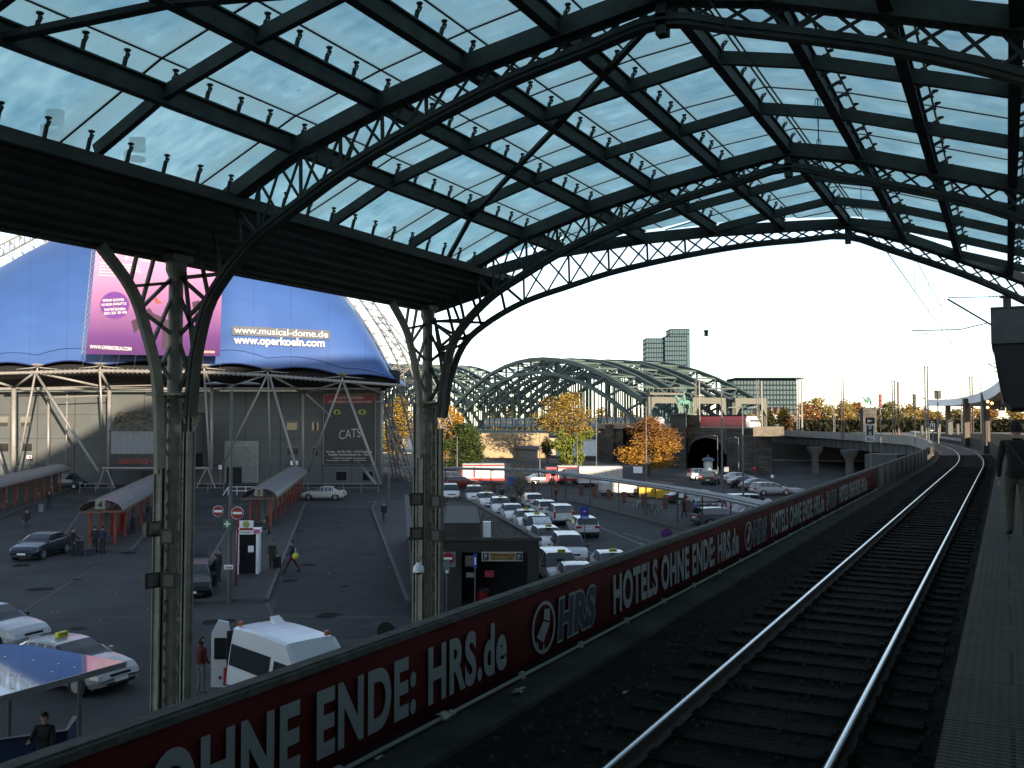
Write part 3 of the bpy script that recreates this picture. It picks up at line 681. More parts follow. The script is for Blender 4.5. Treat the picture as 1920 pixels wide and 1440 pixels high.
# roller door
m = MB(); wquad(m, 422, 827, 485, 905, D0 - .15, .3); door = tb(m, 'roller_door', mat('door_frame', (.20, .21, .20), .5))
m = MB()
for k in range(16): wquad(m, 426, 838 + k * 4.2, 481, 838 + k * 4.2 + 3.0, D0 - .34, .06)
o = m.build('slat', mat('door_slat', (.15, .155, .15), .4), None); o.data.transform(Mi); o.parent = door
m = MB(); wquad(m, 425, 876, 453, 905, D0 - .4, .06); o = m.build('opening', blackm, None); o.data.transform(Mi); o.parent = door
# soffit and black band painted in for the shade under the membrane
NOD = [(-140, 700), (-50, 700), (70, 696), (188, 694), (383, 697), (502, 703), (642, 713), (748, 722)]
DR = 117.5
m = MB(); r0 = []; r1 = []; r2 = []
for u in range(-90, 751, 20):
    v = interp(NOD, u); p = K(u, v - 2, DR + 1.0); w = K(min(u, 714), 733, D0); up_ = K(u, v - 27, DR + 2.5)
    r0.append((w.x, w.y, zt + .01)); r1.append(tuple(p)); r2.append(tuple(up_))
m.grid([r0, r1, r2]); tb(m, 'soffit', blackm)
# membrane
OUT = [(-200, 640), (-100, 566), (0, 505), (50, 477), (105, 452), (200, 424), (320, 410), (440, 432), (540, 478), (592, 512), (640, 552), (675, 596), (700, 638), (725, 685), (742, 718), (753, 742)]
def depD(u): return max(0.4, 22 * math.sqrt(max(0, 1 - ((u - 290) / 466.0) ** 2)))
def arcv(u):
    for (a, va), (b, vb) in zip(NOD, NOD[1:]):
        if a <= u <= b:
            t = (u - a) / (b - a); return va + (vb - va) * t - 9 - 10 * math.sin(math.pi * t) * (1 if b < 740 else 0.6)
    return 690
def surf(u, t):
    D = depD(u); A = K(u, arcv(u) if u < 748 else 722, DR); top = K(u, interp(OUT, u), DR + D)
    zb, zt_ = A.z, max(top.z, A.z + .05); s = math.sin(math.pi / 2 * t); cc = 1 - math.cos(math.pi / 2 * t)
    return Vector((A.x + (top.x - A.x) * cc, A.y + (top.y - A.y) * cc, zb + (zt_ - zb) * s))
us = [-170 + 12 * i for i in range(77)] + [748, 753]
m = MB(); m.grid([[tuple(surf(u, t / 14)) for u in us] for t in range(15)] + [[tuple(surf(u, 1 - t / 4) + Vector((-s_, c_, 0)) * (2 * depD(u) * (1 - math.cos(math.pi / 2 * (t / 4))))) for u in us] for t in (1, 2, 3, 4)])
tb(m, 'membrane', bluem, smooth=True)
m = MB()
m.tube([tuple(surf(u, 0.0) + Vector((s_, -c_, 0)) * .05) for u in us if u < 745], .09, 6); tb(m, 'membrane_edge', mat('navy_edge', (.02, .035, .12), .5))
m = MB(); m.tube([tuple(surf(u, 0.05) + Vector((s_, -c_, 0)) * .08) for u in us if u < 745], .03, 5); tb(m, 'edge_cable', mat('navy_edge', (.02, .035, .12), .5))
m = MB()
for u in range(-155, 740, 70): m.tube([tuple(surf(u, t / 12) + Vector((s_, -c_, 0)) * .03) for t in range(0, 13)], .012, 4)
tb(m, 'membrane_seam', mat('seam_blue', (.022, .055, .17), .6))
def surf_at(u, v):
    lo, hi = 0.0, 1.0
    for _ in range(16):
        t = (lo + hi) / 2; p = surf(u, t); pv = PJ(p)[1]
        if pv > v: lo = t
        else: hi = t
    uu = u + (u - PJ(p)[0]); 
    return surf(uu, t) + (Vector((0, 0, EYE)) - surf(uu, t)).normalized() * .25
def surf_text(txt, u0, v0, u1, v1, h, name, mt, off=.03, sp=1.0, shx=1.0):
    V, F_ = text2d(txt, 1, off, 1, 0, sp); a0 = min(p[0] for p in V); a1 = max(p[0] for p in V); m = MB()
    m.add([tuple(surf_at(u0 + (p[0] - a0) / (a1 - a0) * (u1 - u0), v0 + (p[0] - a0) / (a1 - a0) * (v1 - v0) - p[1] * h / .7)) for p in V], F_); return tb(m, name, mt)
wt = mat('white_lettering', (0.42, 0.42, 0.41), 0.6, 0, 0.03)
surf_text('www.musical-dome.de', 439, 624, 615, 633, 12, 'lettering', wt, .012)
surf_text('www.operkoeln.com', 438, 643.5, 609, 650, 14, 'lettering', wt, .038)
m = MB(); N = 14
m.grid([[tuple(surf_at(435 + 184 * i / N, v + 9 * i / N) - (Vector((0, 0, EYE)) - surf_at(435 + 184 * i / N, v)).normalized() * .08) for i in range(N + 1)] for v in (628, 620, 611)])
tb(m, 'lettering_patch', mat('grey_patch', (.085, .09, .11), .6))
# ring beam, nodes and legs
m = MB(); m.tube([tuple(K(u, v, DR - .4)) for u, v in ((-120, 701), (0, 700), (70, 698), (190, 695), (385, 698), (502, 704), (642, 715), (756, 723))], .20, 10); ring = tb(m, 'ring_beam', galv, smooth=True)
m = MB()
for u in range(60, 640, 9 if True else 5):
    v = interp([(0, 700), (190, 695), (385, 698), (502, 704), (642, 715), (756, 723)], u); p = K(u, v, DR - .4); m.box(tuple(p), (.05, .5, .55), TH)
tb(m, 'ring_clip', galv)
m = MB()
for u, v in NOD[1:-1]:
    m = MB(); p = K(u, v - 3, DR - .4); m.lathe([(.15, -.6), (.1, .2), (.75, .55), (.8, .7), (.1, .72)], tuple(p), 12)
    for k in (-1, 1):
        m.grid([[tuple(K(u + k * 4, v - 8, DR - .6)), tuple(K(u + k * 40, v - 4, DR - .5))], [tuple(K(u + k * 4, v - 6, DR - .6)), tuple(K(u + k * 40, v - 3.4, DR - .5))]])
    tb(m, 'node_head', galv)
legs = [((66, 701), (34, 872), 117, 118, .13), ((68, 701), (184, 884), 117, 113, .17), ((-50, 701), (12, 890), 117, 114, .15), ((187, 698), (193, 806), 117, 118.5, .13), ((189, 698), (207, 731), 117, 121, .15), ((80, 701), (197, 726), 117.5, 121, .15), ((0, 718), (28, 727), 118, 121, .15), ((60, 702), (24, 729), 117, 122, .13),
        ((383, 700), (394, 884), 117, 116, .13), ((386, 700), (398, 731), 117, 121, .15), ((500, 706), (418, 872), 117, 119, .13), ((503, 706), (507, 895), 117, 119, .10), ((506, 706), (562, 900), 117, 112, .15), ((516, 708), (572, 737), 117, 122, .14), ((572, 737), (640, 716), 122, 117, .12), ((572, 737), (622, 782), 122, 124, .13),
        ((498, 704), (390, 738), 117, 122, .12), ((640, 717), (577, 885), 117, 119, .13), ((644, 717), (714, 908), 117, 112, .16), ((660, 717), (716, 737), 117, 121, .14), ((672, 868), (705, 908), 122, 112, .18)]
m = MB()
for (a, b, da, db, r) in legs: tb(MB().tube([tuple(K(*a, da)), tuple(K(*b, db))], r, 8), 'strut', galv, smooth=True)
for (u, v0, v1, r, d) in ((26, 728, 892, .30, 121), (91, 745, 885, .16, 122), (205, 731, 884, .26, 121), (397, 731, 884, .2, 121), (568, 739, 905, .16, 122), (716, 735, 908, .18, 121), (126, 740, 748, .1, 123)):
    tb(MB().tube([tuple(K(u, v0, d)), (*tuple(K(u, v1, d))[:2], 0.0)], r, 10), 'post', galv, smooth=True)
m = MB(); p, q = K(-90, 731, D0 - 3), K(714, 731, D0 - 3); m.beam((p.x, p.y, zt + .2), (q.x, q.y, zt + .2), .2, .3)
for (a, b) in (((30, 728), (300, 722)), ((100, 745), (205, 741))): m.tube([tuple(K(*a, 121)), tuple(K(*b, 121))], .08, 6)
tb(m, 'edge_rail', galv)
# hanging show poster
pt = thing('show_poster', 'huge pink and violet opera poster hung on the blue tent', 'poster', K(290, 665, 113.5), TH)
C = {k: K(*v) for k, v in dict(bl=(161, 664, 113.5), br=(412, 668, 113.5), tl=(186, 404, 122), tr=(420, 432, 122)).items()}
def PP(a, b, o=0.0):      # a across 0..1, b up 0..1
    p = C['bl'].lerp(C['br'], a).lerp(C['tl'].lerp(C['tr'], a), b); return tuple(p + (Vector((s_, -c_, 0.2))).normalized() * o)
def gradmat():
    m_ = bpy.data.materials.new('pink_violet_print'); m_.use_nodes = True; n = m_.node_tree.nodes; l = m_.node_tree.links; b_ = n['Principled BSDF']; b_.inputs['Roughness'].default_value = .5
    tc = n.new('ShaderNodeTexCoord'); sp = n.new('ShaderNodeSeparateXYZ'); r = n.new('ShaderNodeValToRGB'); l.new(tc.outputs['Generated'], sp.inputs[0]); l.new(sp.outputs[2], r.inputs[0]); l.new(r.outputs[0], b_.inputs['Base Color'])
    e = r.color_ramp.elements; e[0].position = 0; e[0].color = (.060, .018, .085, 1); e[1].position = 1; e[1].color = (.38, .22, .33, 1)
    for pos, c in ((.12, (.085, .026, .12)), (.42, (.26, .115, .23)), (.62, (.36, .19, .31))): x = e.new(pos); x.color = c + (1,)
    return m_
m = MB(); q = [PP(0, 0), PP(1, 0), PP(1, 1), PP(0, 1)]; q2 = [PP(0, 0, -.06), PP(1, 0, -.06), PP(1, 1, -.06), PP(0, 1, -.06)]
m.add(q + q2, [(0, 1, 2, 3), (7, 6, 5, 4), (0, 4, 5, 1), (1, 5, 6, 2), (2, 6, 7, 3), (3, 7, 4, 0)]); m.build('print_sheet', gradmat(), pt, world=True)
def ppx(u, v, o):   # picture position inside the poster
    b = (666 - v) / (666 - (404 + (u - 186) * .12)); l_ = 161 + 25 * b; r_ = 412 + 8 * b; return PP((u - l_) / (r_ - l_), b, o)
def blob(pts, col, name, o):
    m = MB(); m.add([ppx(u, v, o) for u, v in pts], [tuple(range(len(pts)))]); return m.build(name, mat(name + '_print', col, .6, 0, .15, 3), pt, world=True)
blob([(308, 560), (338, 552), (345, 575), (372, 567), (400, 580), (368, 595), (342, 600), (322, 612), (313, 655), (303, 655), (304, 612), (285, 600), (262, 618), (252, 628), (246, 606), (264, 598), (276, 585), (290, 565)], (.045, .022, .04), 'dark_dress', .05)
blob([(277, 540), (293, 522), (310, 515), (330, 522), (335, 560), (308, 568), (285, 560)], (.05, .024, .038), 'dark_jacket', .06)
blob([(312, 500), (318, 496), (326, 500), (328, 512), (322, 526), (314, 522)], (.35, .2, .16), 'face', .07)
blob([(310, 505), (313, 495), (322, 490), (331, 497), (333, 515), (328, 520), (327, 503), (319, 500), (314, 506)], (.08, .03, .03), 'hair', .08)
blob([(284, 545), (286, 532), (297, 527), (312, 531), (320, 538), (318, 552), (304, 558), (290, 555)], (.38, .37, .32), 'flowers', .08)
blob([(285, 556), (304, 560), (318, 556), (312, 574), (292, 573)], (.22, .06, .04), 'flower_basket', .09)
star = []
for k in range(72): r = 26 if k % 2 else 23.5; star.append((215 + r * 1.1 * math.cos(2 * math.pi * k / 72), 577 + r * math.sin(2 * math.pi * k / 72)))
blob(star[::-1], (.10, .03, .17), 'seal', .05)
def ptext(txt, u, v, w, slope, hh, o=.1, off=.035, al='LEFT', wd=None):
    V, F_ = text2d(txt, 1, off, 1, 0, 1.02); a0 = min(p[0] for p in V); a1 = max(p[0] for p in V)
    m_ = MB(); m_.add([ppx(u + (p[0] - a0) / (a1 - a0) * w, v + (p[0] - a0) / (a1 - a0) * slope - p[1] * hh / .7, o) for p in V], F_); return m_.build('lettering', wt, pt, world=True)
ptext('WWW.OPERKOELN.COM', 169, 656, 78, 3, 6)
ptext('REGINA RICHTER', 193, 571, 40, -2, 4.2); ptext('ALS ELIZA DOOLITTLE', 190, 579, 47, -3, 4.2); ptext('-', 213, 583, 3, 0, 3)
ptext('KARTEN SICHERN', 196, 588, 39, -2, 4.2); ptext('0221.221 28 400', 195, 595, 43, -3, 4.2)
ptext('MY FAIR LADY', 187, 486, 190, 16, 26)
for k, (t_, w) in enumerate((('Musical von Frederick Loewe', 100), ('mit der Neuen Staatsoperette', 88), ('Buch und Liedtexte von Alan Jay Lerner', 98), ('Musik von Frederick Loewe', 52), ('Deutsch von Robert Gilbert', 56))): ptext(t_, 188 - k * .5, 500 + k * 5.6, w, w * .05, 3.2)
blob([(374, 657), (403, 657), (403, 661), (374, 661)], (.38, .2, .16), 'sponsor_bar', .05)
m = MB(); L_ = [ppx(162 - 3 + 24 * 0, 664, .0)]
for k in range(24):
    a0_, a1_ = PP(-.03, k / 24), PP(-.03, (k + 1) / 24); b0_, b1_ = PP(-.005, k / 24), PP(-.005, (k + 1) / 24); m.beam(a0_, a1_, .05, .05); m.beam(a0_, b1_, .03, .03); m.beam(b0_, a1_, .03, .03)
for k in range(9): m.beam(PP(k / 8, -.0), tuple(K(150 + 33 * k, 700, DR - .5)), .03, .03)
m.build('support_lattice', galv, pt, world=True)
# wall poster
p0 = K(655, 805, D0 - .4); wp = thing('wall_poster', 'tall black poster with two yellow eyes on grey theatre wall', 'poster', p0, TH)
m = MB(); wquad(m, 606.5, 738.5, 704.5, 871, D0 - .35, .12); m.build('frame', galv, wp, world=True)
m = MB(); wquad(m, 608, 740, 703, 870, D0 - .44, .08); m.build('black_sheet', mat('poster_black', (.009, .011, .012), .4), wp, world=True)
m = MB(); wquad(m, 608.5, 741, 702.5, 757, D0 - .5, .04); m.build('red_header', mat('poster_red', (.17, .014, .018), .5), wp, world=True)
dW = D0 - .55
def wtext(txt, u0, v, u1, hh, parent, name='lettering', mt=None, d=None, off=.02, tilt=0, sp=1.0, world_par=None, fn=None):
    V, F_ = text2d(txt, 1, off, 1, 0, sp); a0 = min(p[0] for p in V); a1 = max(p[0] for p in V); m_ = MB(); d = d or dW
    m_.add([tuple(K(u0 + (p[0] - a0) / (a1 - a0) * (u1 - u0), v + tilt * (p[0] - a0) / (a1 - a0) - p[1] * hh / .7, d)) for p in V], F_); return m_.build(name, mt or wt, parent, world=True)
wtext('IM CATS-THEATERZELT', 628, 748, 683, 4.6, wp); wtext('auf dem Festplatz Gummersbacher Straße!', 616, 754.5, 696, 3.4, wp)
wtext('22. Sept. - 28. Okt. 2012 · CATS-Theaterzelt', 612, 848.5, 698, 3.6, wp); wtext('Festplatz Gummersbacher Str. - Köln', 616, 854, 692, 3.6, wp); wtext('TICKETS: 0221 280 280  www.eventim.de', 624, 860, 686, 2.2, wp); wtext('Veranstalter  Partner     präsentiert', 612, 864, 686, 2, wp)
wtext('CATS', 636, 824, 676, 17, wp, off=-.01, tilt=-5)
for (cx, cy, w) in ((632, 773, 7.2), (679, 773, 8.2)):
    m = MB(); m.add([tuple(K(cx + w * math.cos(a), cy + 5.6 * math.sin(a) * (1 if math.sin(a) < 0 else .9), dW)) for a in [-i * .35 for i in range(18)]], [tuple(range(18))]); m.build('eye', mat('yellow_eye', (.22, .24, .05), .5, 0, .3, 3), wp, world=True)
    m = MB(); m.add([tuple(K(cx + 2 * math.cos(a), cy + 3.5 * math.sin(a), dW - .05)) for a in [-i * .52 for i in range(12)]], [tuple(range(12))]); m.build('pupil', blackm, wp, world=True)
# backstage box
bs = thing('backstage_canopy', 'corrugated metal canopy box with red lettered sign on theatre wall', 'canopy', KG(285, 120), TH)
d1 = 119.5; q = lambda u, v, d: tuple(K(u, v, d))
m = MB(); cor = []
def corr(m, A, B, Cc, Dd, n, amp):     # A->B across, D->C the other edge
    A, B, Cc, Dd = map(Vector, (A, B, Cc, Dd)); rows = [[], []]; nr = (B - A).cross(Dd - A).normalized()
    for i in range(n * 2 + 1):
        t = i / (2 * n); o = nr * (amp if i % 2 else 0); rows[0].append(A.lerp(B, t) + o); rows[1].append(Dd.lerp(Cc, t) + o)
    m.grid(rows)
zr0 = K(285, 806, d1).z
corr(m, q(208, 806, d1), q(364, 806, d1), q(364, 851, d1), q(208, 851, d1), 34, .07); m.build('front_sheet', mat('silver_sheet', (.17, .185, .20), .4, .2, .05), bs, world=True)
m = MB(); A_ = K(364, 806, d1); B_ = K(380, 806, D0); m.add([A_, (B_.x, B_.y, A_.z), (B_.x, B_.y, K(364, 851, d1).z), K(364, 851, d1), (B_.x, B_.y, K(380, 776, D0).z)], [(0, 1, 2, 3), (0, 4, 1)]); m.build('side_sheet', mat('silver_sheet', (.17, .185, .20), .4, .2, .05), bs, world=True)
def lichen():
    m_ = bpy.data.materials.new('mossy_sheet_roof'); m_.use_nodes = True; n = m_.node_tree.nodes; l = m_.node_tree.links; b_ = n['Principled BSDF']; b_.inputs['Roughness'].default_value = .8
    tc = n.new('ShaderNodeTexCoord'); no = n.new('ShaderNodeTexNoise'); no.inputs['Scale'].default_value = 2.2; no.inputs['Detail'].default_value = 8; l.new(tc.outputs['Object'], no.inputs['Vector'])
    r = n.new('ShaderNodeValToRGB'); r.color_ramp.elements[0].position = .50; r.color_ramp.elements[0].color = (.17, .155, .125, 1); r.color_ramp.elements[1].position = .54; r.color_ramp.elements[1].color = (.04, .04, .03, 1); l.new(no.outputs[0], r.inputs[0]); l.new(r.outputs[0], b_.inputs['Base Color']); return m_
m = MB(); corr(m, q(206, 807, d1 - .3), q(366, 807, d1 - .3), q(381, 773, D0), q(219, 773, D0), 26, .09); m.build('roof_sheet', lichen(), bs, world=True)
m = MB(); wquad(m, 208, 851.5, 364, 877, d1 + .1, .15); m.add([q(364, 851.5, d1), q(380, 851.5, D0 - .1), q(380, 877, D0 - .1), q(364, 877, d1)], [(0, 1, 2, 3)]); m.build('sign_board', mat('poster_black', (.009, .011, .012), .4), bs, world=True)
redl = mat('red_lettering', (.34, .035, .028), .5)
wtext('BACKSTAGE ++++ BACKSTAGE', 224, 870, 364, 9.5, bs, mt=redl, d=d1 - .05, off=.0)
m = MB(); m.tube([q(192, 878, d1 - .6), q(398, 878, d1 - .6)], .17, 8)
for (a, b) in (((195, 880), (183, 908)), ((200, 880), (215, 908)), ((386, 880), (368, 912)), ((390, 880), (404, 912))): m.tube([q(*a, d1 - .6), (*q(*b, d1 - .6)[:2], 0)], .09, 6)
m.build('support_frame', galv, bs, world=True)
# small things on the wall
for (u, v, nm, lb, w, h, mt_) in ((55, 857, 'notice_sign', 'small blue and red notice sign high on a post by left wall', 9, 6, white), (413, 876, 'notice_sign', 'small white notice sign with black dot left of roller door', 6, 8, white), (552, 868, 'air_conditioner', 'white air conditioning unit on grey wall behind shelter five', 13, 8, white)):
    m = MB(); c = wquad(m, u - w / 2, v - h / 2, u + w / 2, v + h / 2, D0 - 2.5 if nm != 'air_conditioner' else D0 - .3, .1 if nm != 'air_conditioner' else .5); t_ = thing(nm, lb, 'sign' if 'sign' in nm else 'air conditioner', (c.x, c.y, 0), TH)
    m.build('panel', mt_, t_, world=True); m = MB()
    if nm == 'notice_sign': m.tube([(c.x, c.y, 0), (c.x, c.y, c.z)], .05, 6); m.build('post', galv, t_, world=True)
    else:
        m.lathe([(.22, -.3), (.25, -.28), (.22, -.26)], tuple(c), 14, axis='y'); m.build('fan', blackm, t_, world=True)
    if u == 55: 
        m = MB(); m.lathe([(.17, -.08), (.17, -.06)], (c.x + .2, c.y, c.z), 12, axis='y'); m.build('red_symbol', redl, t_, world=True)
# barrier rail in front of the wall
for (a, b, lb_) in (((545, 903), (710, 905), 'long low grey tubular barrier in front of the black poster wall'), ((360, 896), (420, 902), 'short tubular barrier right of the first roof column'), ((150, 893), (210, 900), 'short tubular barrier left of the backstage canopy')):
    rail = thing('barrier_rail', lb_, 'barrier', KG(a[0], 112), TH); m = MB()
    p, q_ = K(*a, 112), K(*b, 112)
    for z in (1.05, .55): m.tube([(p.x, p.y, z), (q_.x, q_.y, z)], .035, 6)
    n_ = max(2, int((q_ - p).length / 2))
    for i in range(n_ + 1): c = p.lerp(q_, i / n_); m.tube([(c.x, c.y, 0), (c.x, c.y, 1.07)], .04, 6)
    m.build('tube_rail', galv, rail, world=True)
m = MB()
p0 = K(428, 905, 108); p1 = K(478, 905, 108)
for z, pp in ((.95, 0), (.5, 0)): m.tube([(p0.x, p0.y, z), (p1.x, p1.y, z)], .04, 6)
for t_ in (0, .33, .66, 1): c = p0.lerp(p1, t_); m.tube([(c.x, c.y, 0), (c.x, c.y, .95)], .04, 6)
m.tube([(p0.x, p0.y, .95), (p0.x - .3, p0.y - .5, 0)], .04, 6)
tag(m.build('delivery_rail', white, None, loc=(p0.x, p0.y, 0)), 'short white rail in front of the roller door', 'rail')
# white lattice arches of the tent
def lattice(name, lab, path, w, d0, d1_, r=.13, mt_=None, nseg=None, grp='white lattice arches around the tent', cs=.8):
    t_ = thing(name, lab, 'lattice arch', KG(path[-1][0], d1_), TH, grp); n = len(path); P = []
    sp = smooth_path([Vector((u, v, 0)) for u, v in path], 5); n = len(sp)
    A, B, Cc = [], [], []
    for i, p in enumerate(sp):
        t = i / (n - 1); d = d0 + (d1_ - d0) * t; q0 = sp[max(i - 1, 0)]; q1 = sp[min(i + 1, n - 1)]; nr = Vector((-(q1.y - q0.y), q1.x - q0.x, 0)).normalized(); ww = w[0] + (w[1] - w[0]) * t
        A.append(K(p.x, p.y, d)); e = p - nr * ww if nr.y > 0 else p + nr * ww; e = p + Vector((abs(nr.x) * ww * (1 if p.x > 300 else -1), -abs(nr.y) * ww, 0)); B.append(K(e.x, e.y, d)); mid = (p + e) / 2; Cc.append(K(mid.x, mid.y, d + 1.8))
    m = MB()
    for X_ in (A, B, Cc): m.tube(X_, r, 6)
    m.build('chord', mt_ or galvw, t_, world=True, smooth=True); m = MB()
    for i in range(n - 1):
        a_, b_ = (A, B) if i % 2 else (B, A)
        m.tube([a_[i], b_[i + 1]], r * .5, 5, cap=False); m.tube([A[i], Cc[i]], r * .45, 5, cap=False); m.tube([Cc[i], B[i + 1]], r * .45, 5, cap=False)
        if i % 2 == 0: m.tube([A[i], B[i]], r * .5, 5, cap=False)
    m.build('lacing', mt_ or galvw, t_, world=True); return t_
galvw = mat('white_steel', (0.15, 0.15, 0.145), 0.5, 0, 0.06)
lattice('lattice_arch', 'white lattice arch rising left above the blue tent', [(-120, 560), (0, 503), (55, 474), (110, 444), (180, 418)], (40, 36), 140, 143, .15)
lattice('lattice_arch', 'white lattice arch hugging the right flank of the tent', [(560, 478), (640, 548), (690, 615), (722, 672), (745, 725), (765, 790), (788, 905)], (36, 34), 141, 131, .15)
lattice('lattice_arch', 'dense white lattice leg leaning beside tent and grey wall', [(706, 735), (722, 790), (745, 850), (768, 905)], (16, 15), 132, 130, .14)
lattice('lattice_arch', 'white lattice leg standing nearest the black wall poster', [(728, 700), (722, 770), (728, 840), (740, 905)], (14, 14), 134, 136, .13)
lattice('lattice_arch', 'rear white lattice arch descending behind the second roof column', [(700, 600), (760, 672), (800, 735), (826, 800), (840, 880)], (20, 22), 150, 152, .12)
# ================================================================ viaduct deck, abutment, river bridge, skyline
def dedge(Y, o): return offs(Y, o - max(0, Y - 130) * 0.16)
YD = [86 + 4 * i for i in range(36)]
dk = thing('curved_viaduct', 'curved concrete railway viaduct with pale edge beam on round piers', 'viaduct', (-5, 86, 0))
vconc = mat('pale_viaduct_concrete', (0.24, 0.225, 0.20), 0.8, 0, 0.15, 0.5)
vconc2 = mat('grey_viaduct_concrete', (0.085, 0.084, 0.082), 0.85, 0, 0.2, 0.5)
m = MB(); m.grid([[(*dedge(Y, -2.9), 5.45), (*dedge(Y, -2.9), 6.65), (*dedge(Y, -2.6), 6.65), (*dedge(Y, -2.6), 5.7), (dedge(Y, 0)[0] + 50, Y + 40, 5.7), (dedge(Y, 0)[0] + 50, Y + 40, 4.9), (*dedge(Y, 1.0), 4.5), (*dedge(Y, -1.2), 4.3), (*dedge(Y, -1.5), 5.3)] for Y in YD], close=True)
m.build('deck', vconc, dk, world=True)
m = MB(); m.grid([[(*dedge(Y, -1.7), 5.40), (*dedge(Y, -2.2), 5.40), (*dedge(Y, -2.0), 3.9), (*dedge(Y, -1.7), 3.9)] for Y in YD], close=True)
for i in range(40):
    Y = 87 + i * 3.4; a = dedge(Y, -2.24); b = dedge(Y, -2.04); m.beam((a[0], a[1], 5.4), (b[0], b[1], 3.9), .12, .12)
m.build('edge_girder', vconc2, dk, world=True)
def pier(u, d, r, zt_):
    p = KG(u, d); m = MB(); m.lathe([(r, 0), (r * .92, zt_ - 2.0), (r * .95, zt_ - 1.5), (r * 2.0, zt_ - .5), (r * 2.1, zt_)], (p.x, p.y, 0), 14); m.build('pier', vconc2, dk, world=True, auto=40)
pier(1527, 150, .62, 4.4); pier(1592, 138, .62, 4.3)
p = KG(1660, 118); m = MB(); m.prism([(p.x - 1.6, p.y - 2.2), (p.x + 1.2, p.y - 2.4), (p.x + 2.2, p.y + 1.5), (p.x - 1.0, p.y + 2)], 0, 3.9); m.prism([(p.x - 2.2, p.y - 2.6), (p.x + 1.6, p.y - 2.9), (p.x + 2.8, p.y + 2), (p.x - 1.6, p.y + 2.4)], 2.2, 4.4); m.build('pier', vconc2, dk, world=True)
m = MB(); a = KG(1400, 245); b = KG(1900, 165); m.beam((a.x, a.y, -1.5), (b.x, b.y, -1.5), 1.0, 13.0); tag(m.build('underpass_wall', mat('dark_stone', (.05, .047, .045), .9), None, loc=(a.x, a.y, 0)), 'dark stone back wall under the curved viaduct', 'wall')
m = MB(); 
for Y0 in range(84, 230, 4):
    a = dedge(Y0, -2.0); b = dedge(Y0 + 4, -2.0); m.quad((a[0], a[1], 5.72), (a[0] + 50, a[1] + 40, 5.72), (b[0] + 50, b[1] + 40, 5.72), (b[0], b[1], 5.72))
struct(m.build('track_bed', mat('far_track_bed', (0.12, 0.10, 0.085), .95)))
# ---- stone abutment with arch
stone = brickmat('rough_stone_masonry', (0.15, 0.125, 0.105), (0.075, 0.066, 0.058), (0.045, 0.04, 0.038), 1.0, 1.1, 0.42, 0.04, rot=(math.radians(90), 0, 0), nvar=.75)
ab = thing('stone_abutment', 'dark stone bridge abutment with round arch and statue pillar', 'abutment', KG(1340, 165), TH)
Wz = K(1340, 803, 158).z
_i1, _i2 = 1 / 150.0, 1 / 174.0
def skw(u, d): return d + 1 / (_i2 + (u - 1262) / 185.0 * (_i1 - _i2)) - 165
def LK(u, d, z): p = KG(u, skw(u, d)); return (p.x, p.y, z)
def flat_block(m, u0, u1, d0, d1_, z0, z1):
    P = [KG(u0, d0), KG(u1, d0), KG(u1, d1_), KG(u0, d1_)]; m.prism([(p.x, p.y) for p in P], z0, z1)
def wall_block(m, u0, u1, d0, d1_, z0, z1):
    P = [KG(u0, skw(u0, d0)), KG(u1, skw(u1, d0)), KG(u1, skw(u1, d1_)), KG(u0, skw(u0, d1_))]; m.prism([(p.x, p.y) for p in P], z0, z1)
m = MB(); wall_block(m, 1262, 1289, 165, 205, 0, Wz); wall_block(m, 1362, 1447, 165, 205, 0, Wz); m.build('wall', stone, ab, world=True)
cx, hw, spr = 1325.5, 36.5, 2.6; R_ = hw * 165 / 1750; m = MB(); arc = []
for k in range(13): a = math.pi * k / 12; arc.append((cx - hw * math.cos(a), spr + R_ * math.sin(a) * .88))
for d_, sgn in ((165, 1), (205, -1)):
    for (u0, z0), (u1, z1) in zip(arc, arc[1:]):
        q_ = [LK(u0, d_, z0), LK(u1, d_, z1), LK(u1, d_, Wz), LK(u0, d_, Wz)]; m.quad(*(q_ if sgn > 0 else q_[::-1]))
for (u0, z0), (u1, z1) in zip(arc, arc[1:]): m.quad(LK(u1, 165, z1), LK(u0, 165, z0), LK(u0 * 1, 205, z0), LK(u1, 205, z1))
m.quad(LK(arc[0][0], 165, Wz), LK(arc[-1][0], 165, Wz), LK(arc[-1][0], 205, Wz), LK(arc[0][0], 205, Wz))
m.quad(LK(1280, 204, 0), LK(1370, 204, 0), LK(1370, 204, 6), LK(1280, 204, 6)); m.build('arch_span', stone, ab, world=True)
m = MB()
for (u0, z0), (u1, z1) in zip(arc, arc[1:]): m.beam(LK(u0, 164.9, z0 + .25), LK(u1, 164.9, z1 + .25), .3, .55)
m.build('arch_ring', mat('arch_ring_stone', (.08, .07, .062), .9, 0, .3, 1), ab, world=True)
m = MB(); wall_block(m, 1258, 1286, 162.5, 168, 0, K(1270, 776, 172).z); wall_block(m, 1288, 1312, 166, 170, Wz - .2, K(1300, 778, 168).z); wall_block(m, 1256, 1288, 162.2, 168.3, K(1270, 779, 172).z, K(1270, 775, 172).z); m.build('statue_pillar', stone, ab, world=True)
m = MB(); flat_block(m, 1412, 1470, 147, 156, K(1400, 818, 147).z, K(1400, 800, 147).z); m.build('parapet_block', mat('lit_sandstone', (.13, .11, .085), .85, 0, .3, 1.2), ab, world=True)
m = MB()
for k in range(11): wall_block(m, 1308 + k * 5.6, 1309.6 + k * 5.6, 165.5, 165.9, Wz, Wz + .85)
for k in range(9): wall_block(m, 1362 + k * 4.6, 1363.2 + k * 4.6, 165.5, 165.9, Wz, Wz + .7)
m.build('baluster_row', mat('lit_sandstone', (.22, .18, .13), .85), ab, world=True)
ab2 = thing('stone_bridge_house', 'dark stone block with pale coping left of the orange tree', 'abutment', KG(1150, 172), TH)
